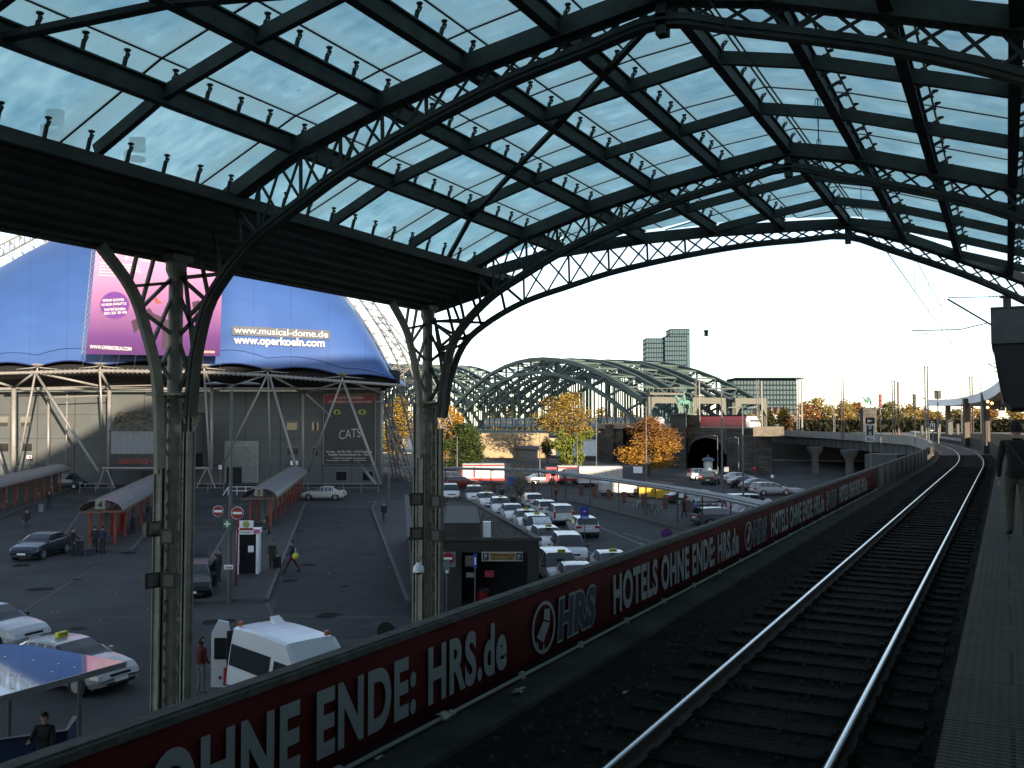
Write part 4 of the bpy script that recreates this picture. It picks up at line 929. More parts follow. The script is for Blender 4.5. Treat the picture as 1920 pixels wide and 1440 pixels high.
m = MB(); wall_block(m, 1118, 1168, 172, 190, 0, K(1150, 806, 190).z); wall_block(m, 1168, 1262, 176, 190, 0, K(1150, 800, 190).z); wall_block(m, 1134, 1150, 171, 175, 0, K(1150, 796, 190).z); m.build('wall', stone, ab2, world=True)
m = MB(); wall_block(m, 1118, 1262, 171.6, 190.4, K(1150, 803, 190).z, K(1150, 795, 190).z); m.build('coping', mat('pink_sandstone', (.26, .20, .165), .85, 0, .25, 1), ab2, world=True)
# bank wall, lit gold, under the bridge
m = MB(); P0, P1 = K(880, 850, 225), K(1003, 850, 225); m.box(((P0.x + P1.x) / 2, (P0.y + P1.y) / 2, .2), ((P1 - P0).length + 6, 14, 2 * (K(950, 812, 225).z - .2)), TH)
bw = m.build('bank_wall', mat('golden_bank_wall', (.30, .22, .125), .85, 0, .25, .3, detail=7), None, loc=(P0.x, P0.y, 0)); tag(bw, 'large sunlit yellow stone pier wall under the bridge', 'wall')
# ---- river bridge
teal = mat('green_bridge_paint', (0.050, 0.075, 0.066), 0.6, 0, 0.12, .5)
B0 = KG(1222, 222); B1 = KG(850, 335); hB = (B1 - B0).normalized(); nB = Vector((hB.y, -hB.x, 0))
if nB.y < 0: nB = -nB
br = thing('river_bridge', 'green steel arch railway bridge crossing the river', 'bridge', B0)
def bp(s, o, z): p = B0 + hB * s + nB * o; return (p.x, p.y, z)
sp1 = (B1 - B0).length
def truss(s0, L, o, rise, npan, nm='truss', end=13.5):
    m = MB(); N = npan
    so = lambda t: end + (8.5 + rise - end) * (1 - (2 * t - 1) ** 2) ** 1.0
    si = lambda t: 6.0 + (8.5 + rise - 4.0 - 6.0) * (1 - (2 * t - 1) ** 2) ** .92
    top = [bp(s0 + L * k / N, o, so(k / N)) for k in range(N + 1)]; bot = [bp(s0 + L * k / N, o, si(k / N)) for k in range(N + 1)]
    m.strip(top, .95, 1.0); m.strip(bot, .9, .95)
    for k in range(N):
        a, b = (top[k], bot[k + 1]) if k < N / 2 else (bot[k], top[k + 1]); m.beam(a, b, .5, .5); m.beam(top[k], bot[k], .45, .45)
    r_ = m.build('truss', teal, br, world=True); m = MB()
    for k in range(1, N * 2):
        t = k / (2 * N); p = bp(s0 + L * t, o, 0); m.beam((p[0], p[1], 5.6), (p[0], p[1], si(t)), .28, .28)
        if s0 < 10: o_ = m.build('hanger', teal, None); o_.data.transform(Matrix.Translation(-br.location)); o_.parent = r_; m = MB()
    if m.f: o_ = m.build('hanger', teal, None); o_.data.transform(Matrix.Translation(-br.location)); o_.parent = r_
    return so, si
OFF = [0, 9, 13, 22, 26, 35]
for (s0, L, rise, n) in ((3, sp1 - 4, 18.5, 14), (sp1 + 3, 166, 25, 18), (sp1 + 174, 120, 18.5, 14)):
    for i, o in enumerate(OFF): so, si = truss(s0, L, o, rise, n)
    for j in (0, 2, 4):
        m = MB(); 
        for k in range(n):
            a, b = OFF[j], OFF[j + 1]; t0, t1 = k / n, (k + 1) / n
            m.beam(bp(s0 + L * t0, a, so(t0)), bp(s0 + L * t0, b, so(t0)), .4, .4)
            m.beam(bp(s0 + L * t0, a, so(t0)), bp(s0 + L * t1, b, so(t1)), .28, .28); m.beam(bp(s0 + L * t1, a, so(t1)), bp(s0 + L * t0, b, so(t0)), .28, .28)
        m.build('cross_bracing', teal, br, world=True)
m = MB()
for (s0, L) in ((0, sp1 + 1), (sp1 + 1, 172), (sp1 + 173, 126)):
    m.beam(bp(s0, -3, 5.0), bp(s0 + L, -3, 5.0), .5, 1.5); m.beam(bp(s0, -1.5, 4.6), bp(s0 + L, -1.5, 4.6), 3.6, .4); m.beam(bp(s0, 17, 4.4), bp(s0 + L, 17, 4.4), 38, 1.2)
    m.beam(bp(s0, -3.2, 6.9), bp(s0 + L, -3.2, 6.9), .12, .12)
    n_ = int(L / 2.2)
    for k in range(n_): p = bp(s0 + L * k / n_, -3.2, 0); m.beam((p[0], p[1], 5.6), (p[0], p[1], 6.95), .10, .10)
m.build('deck', teal, br, world=True)
m = MB()
for s0 in (sp1, sp1 + 172): p = bp(s0, 17, 0); m.box((p[0], p[1], -1.5), (6, 46, 11.4), math.atan2(hB.y, hB.x))
m.build('river_pier', mat('pier_stone', (.25, .22, .18), .9), br, world=True)
cream = mat('sunlit_portal_paint', (0.10, 0.10, 0.08), 0.6, 0, .06)  # cream tone stands in for sunlight on the green portal paint
for j, (o0, o1) in enumerate(((-.5, 9.5), (12.5, 22.5), (25.5, 35.5))):
    m = MB()
    for o in (o0, o1):
        p = bp(1.2, o, 0); m.beam((p[0], p[1], 5.6), (p[0], p[1], 13.2), .7, .7); m.add([bp(.6, o, 13.2), bp(.6, o + (2.2 if o == o0 else -2.2), 13.2), bp(.6, o, 9.5), bp(1.8, o, 13.2), bp(1.8, o + (2.2 if o == o0 else -2.2), 13.2), bp(1.8, o, 9.5)], [(0, 1, 2), (5, 4, 3), (0, 3, 4, 1), (1, 4, 5, 2), (2, 5, 3, 0)])
    m.beam(bp(1.2, o0, 13.6), bp(1.2, o1, 13.6), 1.1, 1.5); 
    if j == 0:
        m.beam(bp(1.0, o0, 15.1), bp(1.0, o1, 15.1), 2.2, .5)
        for k in range(9): p = bp(.2, o0 + (o1 - o0) * k / 8, 0); m.beam((p[0], p[1], 15.3), (p[0], p[1], 16.4), .12, .12)
        m.beam(bp(.2, o0, 16.4), bp(.2, o1, 16.4), .12, .12)
    m.build('portal', cream, br, world=True)
# grey train on the bridge
trn = thing('grey_train', 'grey passenger train crossing the arch bridge', 'train', bp(30, 5, 5.8)); gm = mat('grey_train_paint', (.20, .23, .27), .5)
for k in range(4):
    m = MB(); m.beam(bp(4 + k * 26, 5, 7.9), bp(29 + k * 26, 5, 7.9), 2.8, 2.5); m.beam(bp(4.2 + k * 26, 5, 9.35), bp(28.8 + k * 26, 5, 9.35), 2.2, .45); cb = m.build('carriage', gm, trn, world=True); m = MB()
    for w in range(8): m.beam(bp(6 + k * 26 + w * 2.9, 3.57, 8.2), bp(7.7 + k * 26 + w * 2.9, 3.57, 8.2), .06, .8)
    o_ = m.build('window_row', glassd, None); o_.data.transform(Matrix.Translation(-trn.location)); o_.parent = cb
# red locomotive
lk = KG(1314, 208); le = KG(1415, 190); dl = (le - lk).normalized(); az = math.atan2(dl.y, dl.x)
loc_ = thing('red_locomotive', 'red electric locomotive with white front above the stone wall', 'locomotive', ((lk.x + le.x) / 2, (lk.y + le.y) / 2, 5.75), az)
LL = (le - lk).length / 2; redm = mat('train_red', (.48, .03, .03), .4)
m = MB(); pf = [(-1.45, .9), (-1.5, 1.2), (-1.5, 3.1), (-1.15, 3.8), (1.15, 3.8), (1.5, 3.1), (1.5, 1.2), (1.45, .9)]
m.grid([[(x, y * (.9 if abs(x) > LL - .5 else 1), z) for y, z in pf] for x in (-LL + .1, -LL + 1, LL - 1.2, LL - .9)], close=True); m.add([(-LL + .1, y * .9, z) for y, z in pf], [tuple(range(8))]); m.build('body', redm, loc_)
m = MB(); m.add([(LL - .9, y * s2, z) for s2 in (1, ) for y, z in pf] + [(LL + .15, y * .85, min(z, 2.3) if z > 2.4 else z) for y, z in pf], [(k, (k + 1) % 8, 8 + (k + 1) % 8, 8 + k) for k in range(8)] + [tuple(range(8, 16))]); m.build('white_front', mat('train_white', (.72, .66, .62), .4), loc_)
m = MB(); m.box((-.3, 0, 3.95), (2 * LL - 3, 1.6, .35)); m.box((0, 0, .55), (2 * LL - 1, 2.4, .7)); m.beam((-2, -.6, 4.2), (-2.6, -.6, 4.9), .06, .06); m.beam((-2.6, -.6, 4.9), (-1.4, -.6, 5.4), .06, .06); m.build('roof_gear', blackm, loc_)
m = MB(); m.box((LL - .25, 0, 2.75), (.3, 2.0, .6)); m.build('windscreen', glassd, loc_)
# equestrian statues
copper = mat('green_copper', (.09, .20, .17), .7, 0, .3, 3)
def statue(u, vb, d, H_, label, face, ped=None):
    p = K(u, vb, d); k = H_ / 4.6; t_ = thing('equestrian_statue', label, 'statue', tuple(p), TH + face)
    m = MB(); m.tube([(-1.0, 0, 1.9), (-.6, 0, 2.05), (0, 0, 1.95), (.6, 0, 2.05), (1.0, 0, 2.2)], [.30, .48, .42, .48, .34], 10); m.tube([(.9, 0, 2.2), (1.25, 0, 2.75), (1.4, 0, 3.15)], [.36, .24, .19], 8); m.tube([(1.35, 0, 3.15), (1.65, 0, 3.0), (1.9, 0, 2.8)], [.19, .16, .10], 8)
    for x, y, kx in ((.85, .22, .35), (.8, -.22, 0), (-.8, .24, -.1), (-.85, -.24, .1)): m.tube([(x, y, 2.0), (x + kx, y, 1.25), (x + kx * .3, y, .75), (x + kx * .4, y, .12), (x + kx * .4 + .12, y, .0)], [.24, .15, .10, .08, .11], 8)
    m.tube([(-1.15, 0, 2.1), (-1.5, 0, 1.8), (-1.55, 0, 1.0)], [.1, .16, .05], 6); m.box((0, 0, -.06), (3, 1.1, .14)); m.v = [(x * k, y * k, z * k) for x, y, z in m.v]; m.build('horse', copper, t_, smooth=True)
    m = MB(); m.tube([(-.05, 0, 2.2), (0, 0, 2.8), (0.02, 0, 3.35)], [.3, .3, .24], 8); m.ball((.03, 0, 3.75), (.19, .17, .24), 8, 6); m.tube([(.03, 0, 3.5), (.03, 0, 3.62)], .1, 6); m.tube([(0, .25, 3.3), (.35, .35, 2.95), (.6, .15, 2.8)], [.11, .09, .07], 6); m.tube([(0, -.25, 3.3), (.4, -.4, 3.25), (.75, -.4, 3.6)], [.11, .09, .07], 6)
    for y in (.34, -.34): m.tube([(0, y * .6, 2.4), (.3, y * 1.3, 1.9), (.2, y * 1.4, 1.3)], [.18, .15, .1], 6)
    m.tube([(.03, 0, 3.95), (.03, 0, 4.5)], [.1, .02], 6)
    m.grid([[(-.15, -.35, 3.2), (-.15, .35, 3.2)], [(-.7, -.5, 2.4), (-.7, .5, 2.4)]]); m.v = [(x * k, y * k, z * k) for x, y, z in m.v]; m.build('rider', copper, t_, smooth=True)
    if ped: ped()
statue(1283, 775.5, 171, 4.7, 'green copper equestrian statue on the stone pillar before the bridge', math.pi)
statue(1628, 764, 250, 4.0, 'distant green equestrian statue among the golden treetops', math.pi)
m = MB(); p = KG(1628, 250); m.box((p.x, p.y, (K(1628, 765, 250).z) / 2 + 2.8), (3.6, 2.4, K(1628, 765, 250).z - 5.6), TH); tag(m.build('statue_plinth', stone, None, loc=(p.x, p.y, 5.6)), 'grey stone plinth under the distant statue', 'plinth')
# ---- skyline
tg = mat('blue_grey_curtain_wall', (.050, .088, .105), .5, 0, .1, .02, spec=.12); tl_ = mat('tower_floor_band', (.010, .018, .024), .8, spec=.03); tv = mat('pale_mullion', (.040, .072, .088), .8, spec=.03)
def slab_tower(name, label, blocks, d, mt_, vstep, ustep=4.5):
    u0, v0, u1, v1 = blocks[0]; t_ = thing(name, label, 'office tower' if 'tower' in name else 'office block', KG((u0 + u1) / 2, d), TH)
    for bi, (u0, v0, u1, v1) in enumerate(blocks):
        a, b = K(u0, v0, d), K(u1, v1, d); w = (b - a).xy.length; zt_ = a.z; c = (a + b) / 2; dep = 26
        nrm = Vector((-s_, c_, 0)); cc = c + nrm * (dep / 2 + (0 if bi == 0 else -3 if bi == 1 else -2))
        m = MB(); m.box((cc.x, cc.y, (zt_ - 8) / 2), (w, dep, zt_ + 8), TH); m.build('glass_body', mt_, t_, world=True)
        m = MB(); v = v0; zs = []
        while v < v1: zs.append(K(u0, v, d).z); v += vstep
        for z in zs: m.box((cc.x, cc.y, z), (w + .8, dep + .8, 1.0), TH)
        m.build('floor_band', tl_, t_, world=True)
        m = MB(); n_ = int((u1 - u0) / ustep)
        for k in range(n_ + 1): p = c + RT * (w * (k / n_ - .5)) + nrm * ((0 if bi == 0 else -3 if bi == 1 else -2) - .4); m.box((p.x, p.y, zt_ / 2), (.35, .5, zt_ - 1), TH)
        m.build('mullion', tv, t_, world=True)
slab_tower('office_tower', 'tall blue grey glass tower with stepped top beyond the bridge', [(1212, 635, 1256, 800), (1246, 632, 1287.5, 800), (1256, 618, 1292, 631)], 950, tg, 8.8)
slab_tower('office_block', 'wide glass office block with flat overhanging roof', [(1376, 713, 1494, 800)], 700, mat('green_grey_curtain_wall', (.055, .085, .090), .5, 0, .12, .03, spec=.12), 9.2, 6)
m = MB(); c = K(1433, 711, 712); m.box((c.x, c.y, c.z), (50, 34, 1.2), TH); tag(m.build('roof_slab', tl_, None, loc=(c.x, c.y, c.z)), 'thin dark flat roof slab topping the wide office block', 'roof')
slab_tower('far_office_block', 'pale narrow far office block left of the wide one', [(1362, 717, 1374, 800)], 900, mat('pale_wall', (.24, .26, .29), .6), 9, 6)
slab_tower('far_rooftop_block', 'pale long rooftop block right of the glass tower', [(1296, 716, 1332, 800)], 1000, mat('pale_sand_wall', (.26, .25, .22), .6), 7, 5)
hs = thing('gabled_house_row', 'white timbered house row with four pointed gables', 'house row', KG(1450, 480), TH)
m = MB(); a, b = K(1416, 778, 480), K(1492, 778, 480); c = (a + b) / 2; m.box((c.x, c.y, a.z / 2), ((b - a).length, 12, a.z), TH); m.build('wall', mat('cream_render', (.34, .31, .25), .8), hs, world=True)
m = MB()
for k in range(5):
    a, b, t_ = K(1418 + k * 12, 778, 478), K(1429 + k * 12, 778, 478), K(1423.5 + k * 12, 763, 478); bk = Vector((-s_, c_, 0)) * 10
    m.add([a, b, t_, a + bk, b + bk, t_ + bk], [(0, 1, 2), (5, 4, 3), (1, 4, 5, 2), (0, 2, 5, 3)])
m.build('gable', mat('brown_tile', (.16, .09, .06), .8), hs, world=True)
m = MB()
for r_ in range(3):
    for k in range(14): wquad(m, 1419 + k * 5.2, 780 + r_ * 6, 1421.6 + k * 5.2, 783.5 + r_ * 6, 473.8, .1)
m.build('window_row', glassd, hs, world=True)
# ---- trees
def leafmat(name, c1, c2):
    m_ = bpy.data.materials.new(name); m_.use_nodes = True; n = m_.node_tree.nodes; l = m_.node_tree.links; b_ = n['Principled BSDF']; b_.inputs['Roughness'].default_value = .7; b_.inputs['Specular IOR Level'].default_value = .2
    g = n.new('ShaderNodeNewGeometry'); tc = n.new('ShaderNodeTexCoord'); no = n.new('ShaderNodeTexNoise'); no.inputs['Scale'].default_value = .35; no.inputs['Detail'].default_value = 4; l.new(tc.outputs['Object'], no.inputs['Vector'])
    ad = n.new('ShaderNodeMath'); ad.operation = 'MULTIPLY_ADD'; ad.inputs[1].default_value = .5; l.new(g.outputs['Random Per Island'], ad.inputs[0]); 
    sb = n.new('ShaderNodeMath'); sb.operation = 'SUBTRACT'; sb.inputs[1].default_value = .25; l.new(no.outputs[0], sb.inputs[0]); l.new(sb.outputs[0], ad.inputs[2])
    r = n.new('ShaderNodeValToRGB'); r.color_ramp.elements[0].position = .2; r.color_ramp.elements[1].position = .75; r.color_ramp.elements[0].color = c1 + (1,); r.color_ramp.elements[1].color = c2 + (1,)
    l.new(ad.outputs[0], r.inputs[0]); l.new(r.outputs[0], b_.inputs['Base Color'])
    tr = n.new('ShaderNodeBsdfTranslucent'); l.new(r.outputs[0], tr.inputs[0]); mx = n.new('ShaderNodeMixShader'); mx.inputs[0].default_value = .25; l.new(b_.outputs[0], mx.inputs[1]); l.new(tr.outputs[0], mx.inputs[2]); l.new(mx.outputs[0], n['Material Output'].inputs[0]); return m_
LM = dict(gold=leafmat('golden_leaves', (.08, .05, .012), (.30, .20, .04)), orange=leafmat('orange_leaves', (.15, .05, .012), (.42, .24, .03)), green=leafmat('dark_green_leaves', (.010, .020, .007), (.06, .085, .022)), brown=leafmat('russet_leaves', (.08, .03, .014), (.24, .11, .03)), lime=leafmat('yellow_green_leaves', (.04, .06, .01), (.20, .22, .035)), olive=leafmat('olive_leaves', (.035, .035, .013), (.15, .125, .035)))
bark = mat('bark', (.045, .035, .028), .95, 0, .3, 4)
def tree(name, label, u, vbase, d, w, vtop, kind, n=2600, leaf=.30, z0=None, group=None, seed=0, sparse=1.0, cr0=.25, kind2=None, shape=1.0):
    r = random.Random(seed + int(u * 7)); b = KG(u, d); zb = z0 if z0 is not None else 0.0; top = K(u, vtop, d).z; Hh = top - zb; Wd = w * d / 1750 / 2
    t_ = thing(name, label, 'tree', (b.x, b.y, zb), 0, group); m = MB(); m.tube([(0, 0, 0), (.05, 0, Hh * .25), (0, .1, Hh * .5), (.1, 0, Hh * .85)], [Hh * .03, Hh * .022, Hh * .016, Hh * .004], 7); cl = []
    zc0 = Hh * cr0; hc = Hh - zc0; nc = 15 if n > 1500 else 9
    for k in range(nc):
        a = r.random() * 6.283; t = (k + .5) / nc; zz = zc0 + hc * (.12 + .76 * t); rad = Wd * shape * math.sqrt(max(.05, 1 - (2 * t - .9) ** 2 / 1.35)) * r.uniform(.35, .72)
        c = Vector((rad * math.cos(a), rad * math.sin(a), zz)); cs = (Wd * r.uniform(.34, .52), hc * r.uniform(.13, .20)); cl.append((c, cs)); m.tube([(0, 0, max(Hh * .2, zz * .55)), tuple(c * .5 + Vector((0, 0, zz * .36))), tuple(c)], [Hh * .012, Hh * .008, Hh * .003], 5, cap=False)
    cl.append((Vector((0, 0, zc0 + hc * .5)), (Wd * .62, hc * .38))); cl.append((Vector((0, 0, zc0 + hc * .86)), (Wd * .35, hc * .13)))
    m.build('trunk', bark, t_); m = MB(); m2 = MB()
    for i in range(n):
        c, (cw, ch) = cl[r.randrange(len(cl))]; v = Vector((r.gauss(0, 1), r.gauss(0, 1), r.gauss(0, 1))).normalized() * (r.random() ** (.4 * sparse))
        p = c + Vector((v.x * cw, v.y * cw, v.z * ch)); s = leaf * r.uniform(.6, 1.4); nx = Vector((r.gauss(0, 1), r.gauss(0, 1), r.gauss(0, .7))).normalized(); ax = nx.cross(Vector((0, 0, 1))).normalized() * s; ay = nx.cross(ax).normalized() * s * .7
        q_ = m if not kind2 or p.z < Hh * .62 + r.gauss(0, .08) * Hh else m2
        q_.add([p - ax, p + ay * .6, p + ax, p - ay * .6], [(0, 1, 2, 3)])
    m.build('crown', LM[kind], t_)
    if kind2 and m2.f: m2.build('upper_crown', LM[kind2], t_)
    return t_
tree('autumn_tree', 'round orange brown tree just behind the second roof column', 838, 895, 178, 78, 755, 'orange', 4200, .26, seed=1, cr0=.1)
tree('green_tree', 'dense dark green round tree left of the bank wall', 871, 893, 150, 94, 792, 'green', 9500, .21, seed=2, cr0=.02, kind2='lime' if False else None)
tree('airy_tree', 'tall airy golden tree in front of the bridge', 1064, 870, 195, 134, 735, 'gold', 4600, .27, seed=3, cr0=.34, sparse=1.5)
tree('orange_tree', 'broad orange and yellow tree before the stone abutment', 1216, 886, 146, 128, 781, 'orange', 7500, .19, seed=4, cr0=.08, kind2='brown')
tree('bank_tree', 'small gold tree right of the blue tent behind lattice legs', 750, 905, 190, 84, 742, 'gold', 2600, .3, seed=5, cr0=.1)
tree('riverside_tree', 'small dark tree on the bank below the bridge', 1026, 885, 190, 30, 822, 'olive', 900, .25, seed=6, cr0=.3)
iv = thing('ivy_pylons', 'ivy covered concrete supports below the golden tree', 'ivy', KG(1075, 180), TH); r = random.Random(5); m = MB(); k_ = MB()
for (u0, v0, u1, v1, w) in ((1052, 806, 1056, 870, 9), (1040, 832, 1052, 842, 9), (1052, 845, 1075, 822, 8), (1078, 822, 1112, 812, 7), (1085, 825, 1088, 870, 8), (1070, 835, 1068, 872, 7)):
    k_.beam(K(u0, v0, 181), K(u1, v1, 181), .5, .5)
    for i in range(420):
        t = r.random(); p = K(u0 + (u1 - u0) * t + r.gauss(0, w * .45), v0 + (v1 - v0) * t + r.gauss(0, w * .45), 180 + r.gauss(0, .5)); s = .2 * r.uniform(.6, 1.4); nx = Vector((r.gauss(0, 1), r.gauss(0, 1), r.gauss(0, .7))).normalized(); ax = nx.cross(Vector((0, 0, 1))).normalized() * s; ay = nx.cross(ax).normalized() * s
        m.add([p - ax, p + ay, p + ax, p - ay], [(0, 1, 2, 3)])
m.build('foliage', LM['lime'], iv, world=True); k_.build('support', conc_dk, iv, world=True)
rt = random.Random(12); ti = 0
words = {'gold': 'golden', 'olive': 'olive', 'brown': 'russet', 'orange': 'orange'}
seq = [(1408, 774), (1440, 768), (1470, 764), (1506, 752), (1532, 744), (1560, 758), (1580, 750), (1606, 752), (1640, 762), (1668, 750), (1700, 756), (1728, 765), (1756, 770), (1792, 766), (1826, 762), (1862, 766), (1898, 764)]
for i, (u, vt) in enumerate(seq):
    kd = ['gold', 'olive', 'gold', 'brown'][i % 4]
    tree('riverside_tree', 'distant %s autumn tree %s' % (words[kd], ['left of the gabled houses', 'in front of the gabled houses', 'at the right end of the gabled houses', 'right of the wide office block', 'crowned highest in the far row', 'behind the slim catenary mast', 'behind the tall brown post', 'right of the tall brown post', 'behind the distant statue', 'behind the paired catenary masts', 'behind the left red signal mast', 'left of the tall lattice mast', 'behind the tall lattice mast', 'under the tip of the white canopy', 'under the white canopy middle', 'behind the red canopy post', 'at the right edge under the dark canopy'][i]), u, 800, 400 + (i % 3) * 18, rt.uniform(62, 84) if u > 1490 else 38, vt, kd, 2600, .55, z0=-3.0, group='autumn trees across the railway', seed=i, cr0=.08)
for i, u in enumerate((700, 925, 960, 995, 1130, 1180)):
    tree('far_bank_tree', 'hazy gold tree on the far river bank, ' + ['left of the tent lattice', 'behind the left bridge hangers', 'behind the middle bridge hangers', 'left of the airy tree crown', 'right of the airy tree crown', 'below the bridge portal'][i], u, 800, 640, 46, 762 + i % 2 * 6, 'gold', 700, 1.1, z0=-4, group='trees on the far bank', seed=40 + i, cr0=.05)
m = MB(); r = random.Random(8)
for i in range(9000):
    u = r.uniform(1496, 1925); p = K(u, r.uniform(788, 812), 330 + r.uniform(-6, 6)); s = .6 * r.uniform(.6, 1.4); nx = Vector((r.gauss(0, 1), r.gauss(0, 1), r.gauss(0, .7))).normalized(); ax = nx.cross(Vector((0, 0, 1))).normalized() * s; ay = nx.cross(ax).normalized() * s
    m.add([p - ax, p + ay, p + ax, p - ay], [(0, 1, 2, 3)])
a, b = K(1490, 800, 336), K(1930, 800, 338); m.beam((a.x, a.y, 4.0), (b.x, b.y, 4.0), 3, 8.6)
o = m.build('hedge', leafmat('shaded_hedge_leaves', (.008, .009, .005), (.03, .03, .012)), None); struct(o, 'stuff')  # dark leaf tones put the hedge's shade into its colour
# ---- catenary masts, posts, signals
mgal = mat('mast_steel', (.15, .145, .125), .6, .0, .1); mbr = mat('brown_post', (.10, .065, .05), .7)
def mast(u, vt, d, label, w=.3, mt_=None, arms=True, grp='catenary masts along the railway', zb=5.7, twin=0):
    p = KG(u, d); top = K(u, vt, d).z; t_ = thing('catenary_mast', label, 'mast', (p.x, p.y, zb), TH, grp); h = top - zb
    m = MB(); m.box((-w * .45, 0, h / 2), (w * .18, w, h), 0, taper=.7); m.box((w * .45, 0, h / 2), (w * .18, w, h), 0, taper=.7)
    for k in range(int(h / .6)): m.beam((-w * .4, 0, k * .6), (w * .4, 0, k * .6 + .6), .04, .04)
    if twin: m.box((twin, .5, h / 2 - .1), (w * .6, w * .6, h - .2))
    m.build('pole', mt_ or mgal, t_)
    if arms:
        m = MB()
        for sx in (-1, 1): m.tube([(0, 0, h - .25), (sx * 1.1, 0, h + .05)], .04, 5); m.tube([(sx * .9, 0, h + .05), (sx * .7, 0, h + .6)], .03, 5); m.tube([(sx * .35, 0, h - .1), (sx * .35, 0, h + .8)], .03, 5)
        m.build('cross_arm', wire, t_)
    return t_
for a in ((1305, 713, 205, 'slim twin mast beside the stone statue pillar', .4, None, False), (1421, 712, 172, 'pale mast left of the gabled white houses', .4, None, False), (1496, 707, 168, 'pale twin mast right of the gabled houses', .45, None, False),
          (1564, 716, 190, 'slim mast with wire arms left of the brown post', .3, None, True), (1580, 697, 150, 'tall dark brown post without arms', .4, mbr, False), (1676, 713, 140, 'paired mast with wire arms behind the stop sign', .4, mbr, True),
          (1738, 686, 112, 'tallest lattice mast with forked top', .35, None, True), (1822, 706, 150, 'mast with wide arms left of the dark canopy', .4, mbr, True), (1840, 708, 170, 'thin mast with wide arms nearest the dark canopy', .25, None, True), (1774, 742, 180, 'short thin mast behind the black backed sign', .2, None, True), (1803, 733, 230, 'faint mast rising over the white canopy', .25, None, True)):
    mast(a[0], a[1], a[2], a[3], a[4], a[5], a[6], twin=.9 if 'twin' in a[3] or 'paired' in a[3] or 'pale mast' in a[3] else 0)
def cantilever(u, vt, vb, d, du):
    m = MB(); a = K(u, vt, d); b = K(u - du, vt + 1, d); c = K(u, vt + (vb - vt), d); m.tube([a, b], .03, 5); m.tube([b, c], .035, 5); m.tube([K(u - du * .8, vt + 14, d), c], .03, 5); return m
for i, (u, vt, vb, d, du, lb) in enumerate(((1900, 681, 706, 62, 48, 'thin catenary arm reaching from the canopy, below the larger one'), (1816, 713, 733, 150, 28, 'faint catenary arm left of the far mast'), (1736, 733, 748, 112, 48, 'thin catenary arm left of the lattice mast'))):
    o = cantilever(u, vt, vb, d, du).build('cantilever', wire, ct, world=True)
lampR = emit('amber_signal_light', (1.0, .42, .12), 6.0); sigb = mat('signal_black', (.012, .012, .012), .6); sigr = mat('signal_red_brown', (.20, .03, .02), .6)
def signal(u, vt, vb, d, label, wide, head, col):
    wide *= .8; head *= .8
    p = KG(u, d); zb = 5.7; t_ = thing('railway_signal', label, 'signal', (p.x, p.y, zb), TH); h = K(u, vt, d).z - zb; hh = head * d / 1750; ww = wide * d / 1750
    m = MB(); m.tube([(0, 0, 0), (0, 0, h - hh)], .07, 8); m.build('post', mgal, t_); m = MB(); m.box((0, 0, h - hh / 2), (ww, .3, hh)); m.box((0, -.1, h - .05), (ww * 1.1, .5, .08)); m.build('signal_head', col, t_)
    m = MB()
    for k in (.2, .5, .8): m.lathe([(ww * .22, -.2), (ww * .26, -.28)], (0, 0, h - hh * k), 8, axis='y')
    m.build('lens_hood', sigb, t_); return t_
signal(1651, 739, 812, 118, 'black railway signal with red head left of the twin mast', 6, 30, sigr); signal(1715, 739, 812, 112, 'black railway signal right of the twin mast', 6, 34, sigb)
signal(1759, 732, 812, 100, 'square black backed signal board on a thin pole', 13, 20, sigb)
ys = thing('amber_signal', 'black signal under the canopy showing three amber lights', 'signal', K(1862, 800, 66), TH)
m = MB(); p0 = K(1862, 759, 66); m.box(tuple(p0), (.95, .3, .62), TH); m.tube([KG(1848, 66, 6.78), KG(1848, 66, 9.4)], .12, 8); m.build('housing', sigb, ys, world=True)
for (u, v) in ((1852, 753), (1860, 756), (1852, 764)): m = MB(); m.ball(tuple(K(u, v, 65.7)), .085, 8, 6); m.build('lamp', lampR, ys, world=True)
def stop_sign(u, vt, vb, zb, d, label, sub=None, tri=True, wpx=17, hpx=25):
    k = d / 1750; p = KG(u, d); t_ = thing('stop_sign', label, 'sign', (p.x, p.y, zb), TH); m = MB(); top = K(u, vt, d).z
    m.tube([(p.x, p.y, zb), (p.x, p.y, top)], .04, 6); m.build('post', mgal, t_, world=True)
    y = vt
    if tri:
        m = MB(); wquad(m, u - wpx / 2, vt, u + wpx / 2, vt + hpx * .48, d - .1, .03); m.build('triangle_board', sigb, t_, world=True); m = MB(); m.add([K(u - wpx * .3, vt + 3, d - .16), K(u - wpx * .3, vt + hpx * .4, d - .16), K(u + wpx * .32, vt + hpx * .24, d - .16)], [(0, 1, 2)]); m.build('white_triangle', white, t_, world=True); y = vt + hpx * .5
    m = MB(); wquad(m, u - wpx / 2, y, u + wpx / 2, y + hpx, d - .1, .03); m.build('white_board', white, t_, world=True)
    m = MB(); b = wpx * .1
    wquad(m, u - wpx * .34, y + hpx * .1, u - wpx * .18, y + hpx * .9, d - .16, .03); wquad(m, u + wpx * .18, y + hpx * .1, u + wpx * .34, y + hpx * .9, d - .16, .03); wquad(m, u - wpx * .18, y + hpx * .43, u + wpx * .18, y + hpx * .57, d - .16, .03)
    m.build('black_letter', sigb, t_, world=True)
    if sub:
        m = MB(); wquad(m, u - wpx / 2, y + hpx + 1, u + wpx / 2, y + hpx * 1.4, d - .1, .03); m.build('distance_plate', white, t_, world=True); wtext(sub, u - wpx * .38, y + hpx * 1.33, u + wpx * .38, hpx * .24, t_, 'black_number', sigb, d=d - .15, off=.02)
stop_sign(1631.5, 783, 880, 5.7, 37.4, 'black and white stop sign with arrow board and distance plate', '70 m', True, 17, 24)
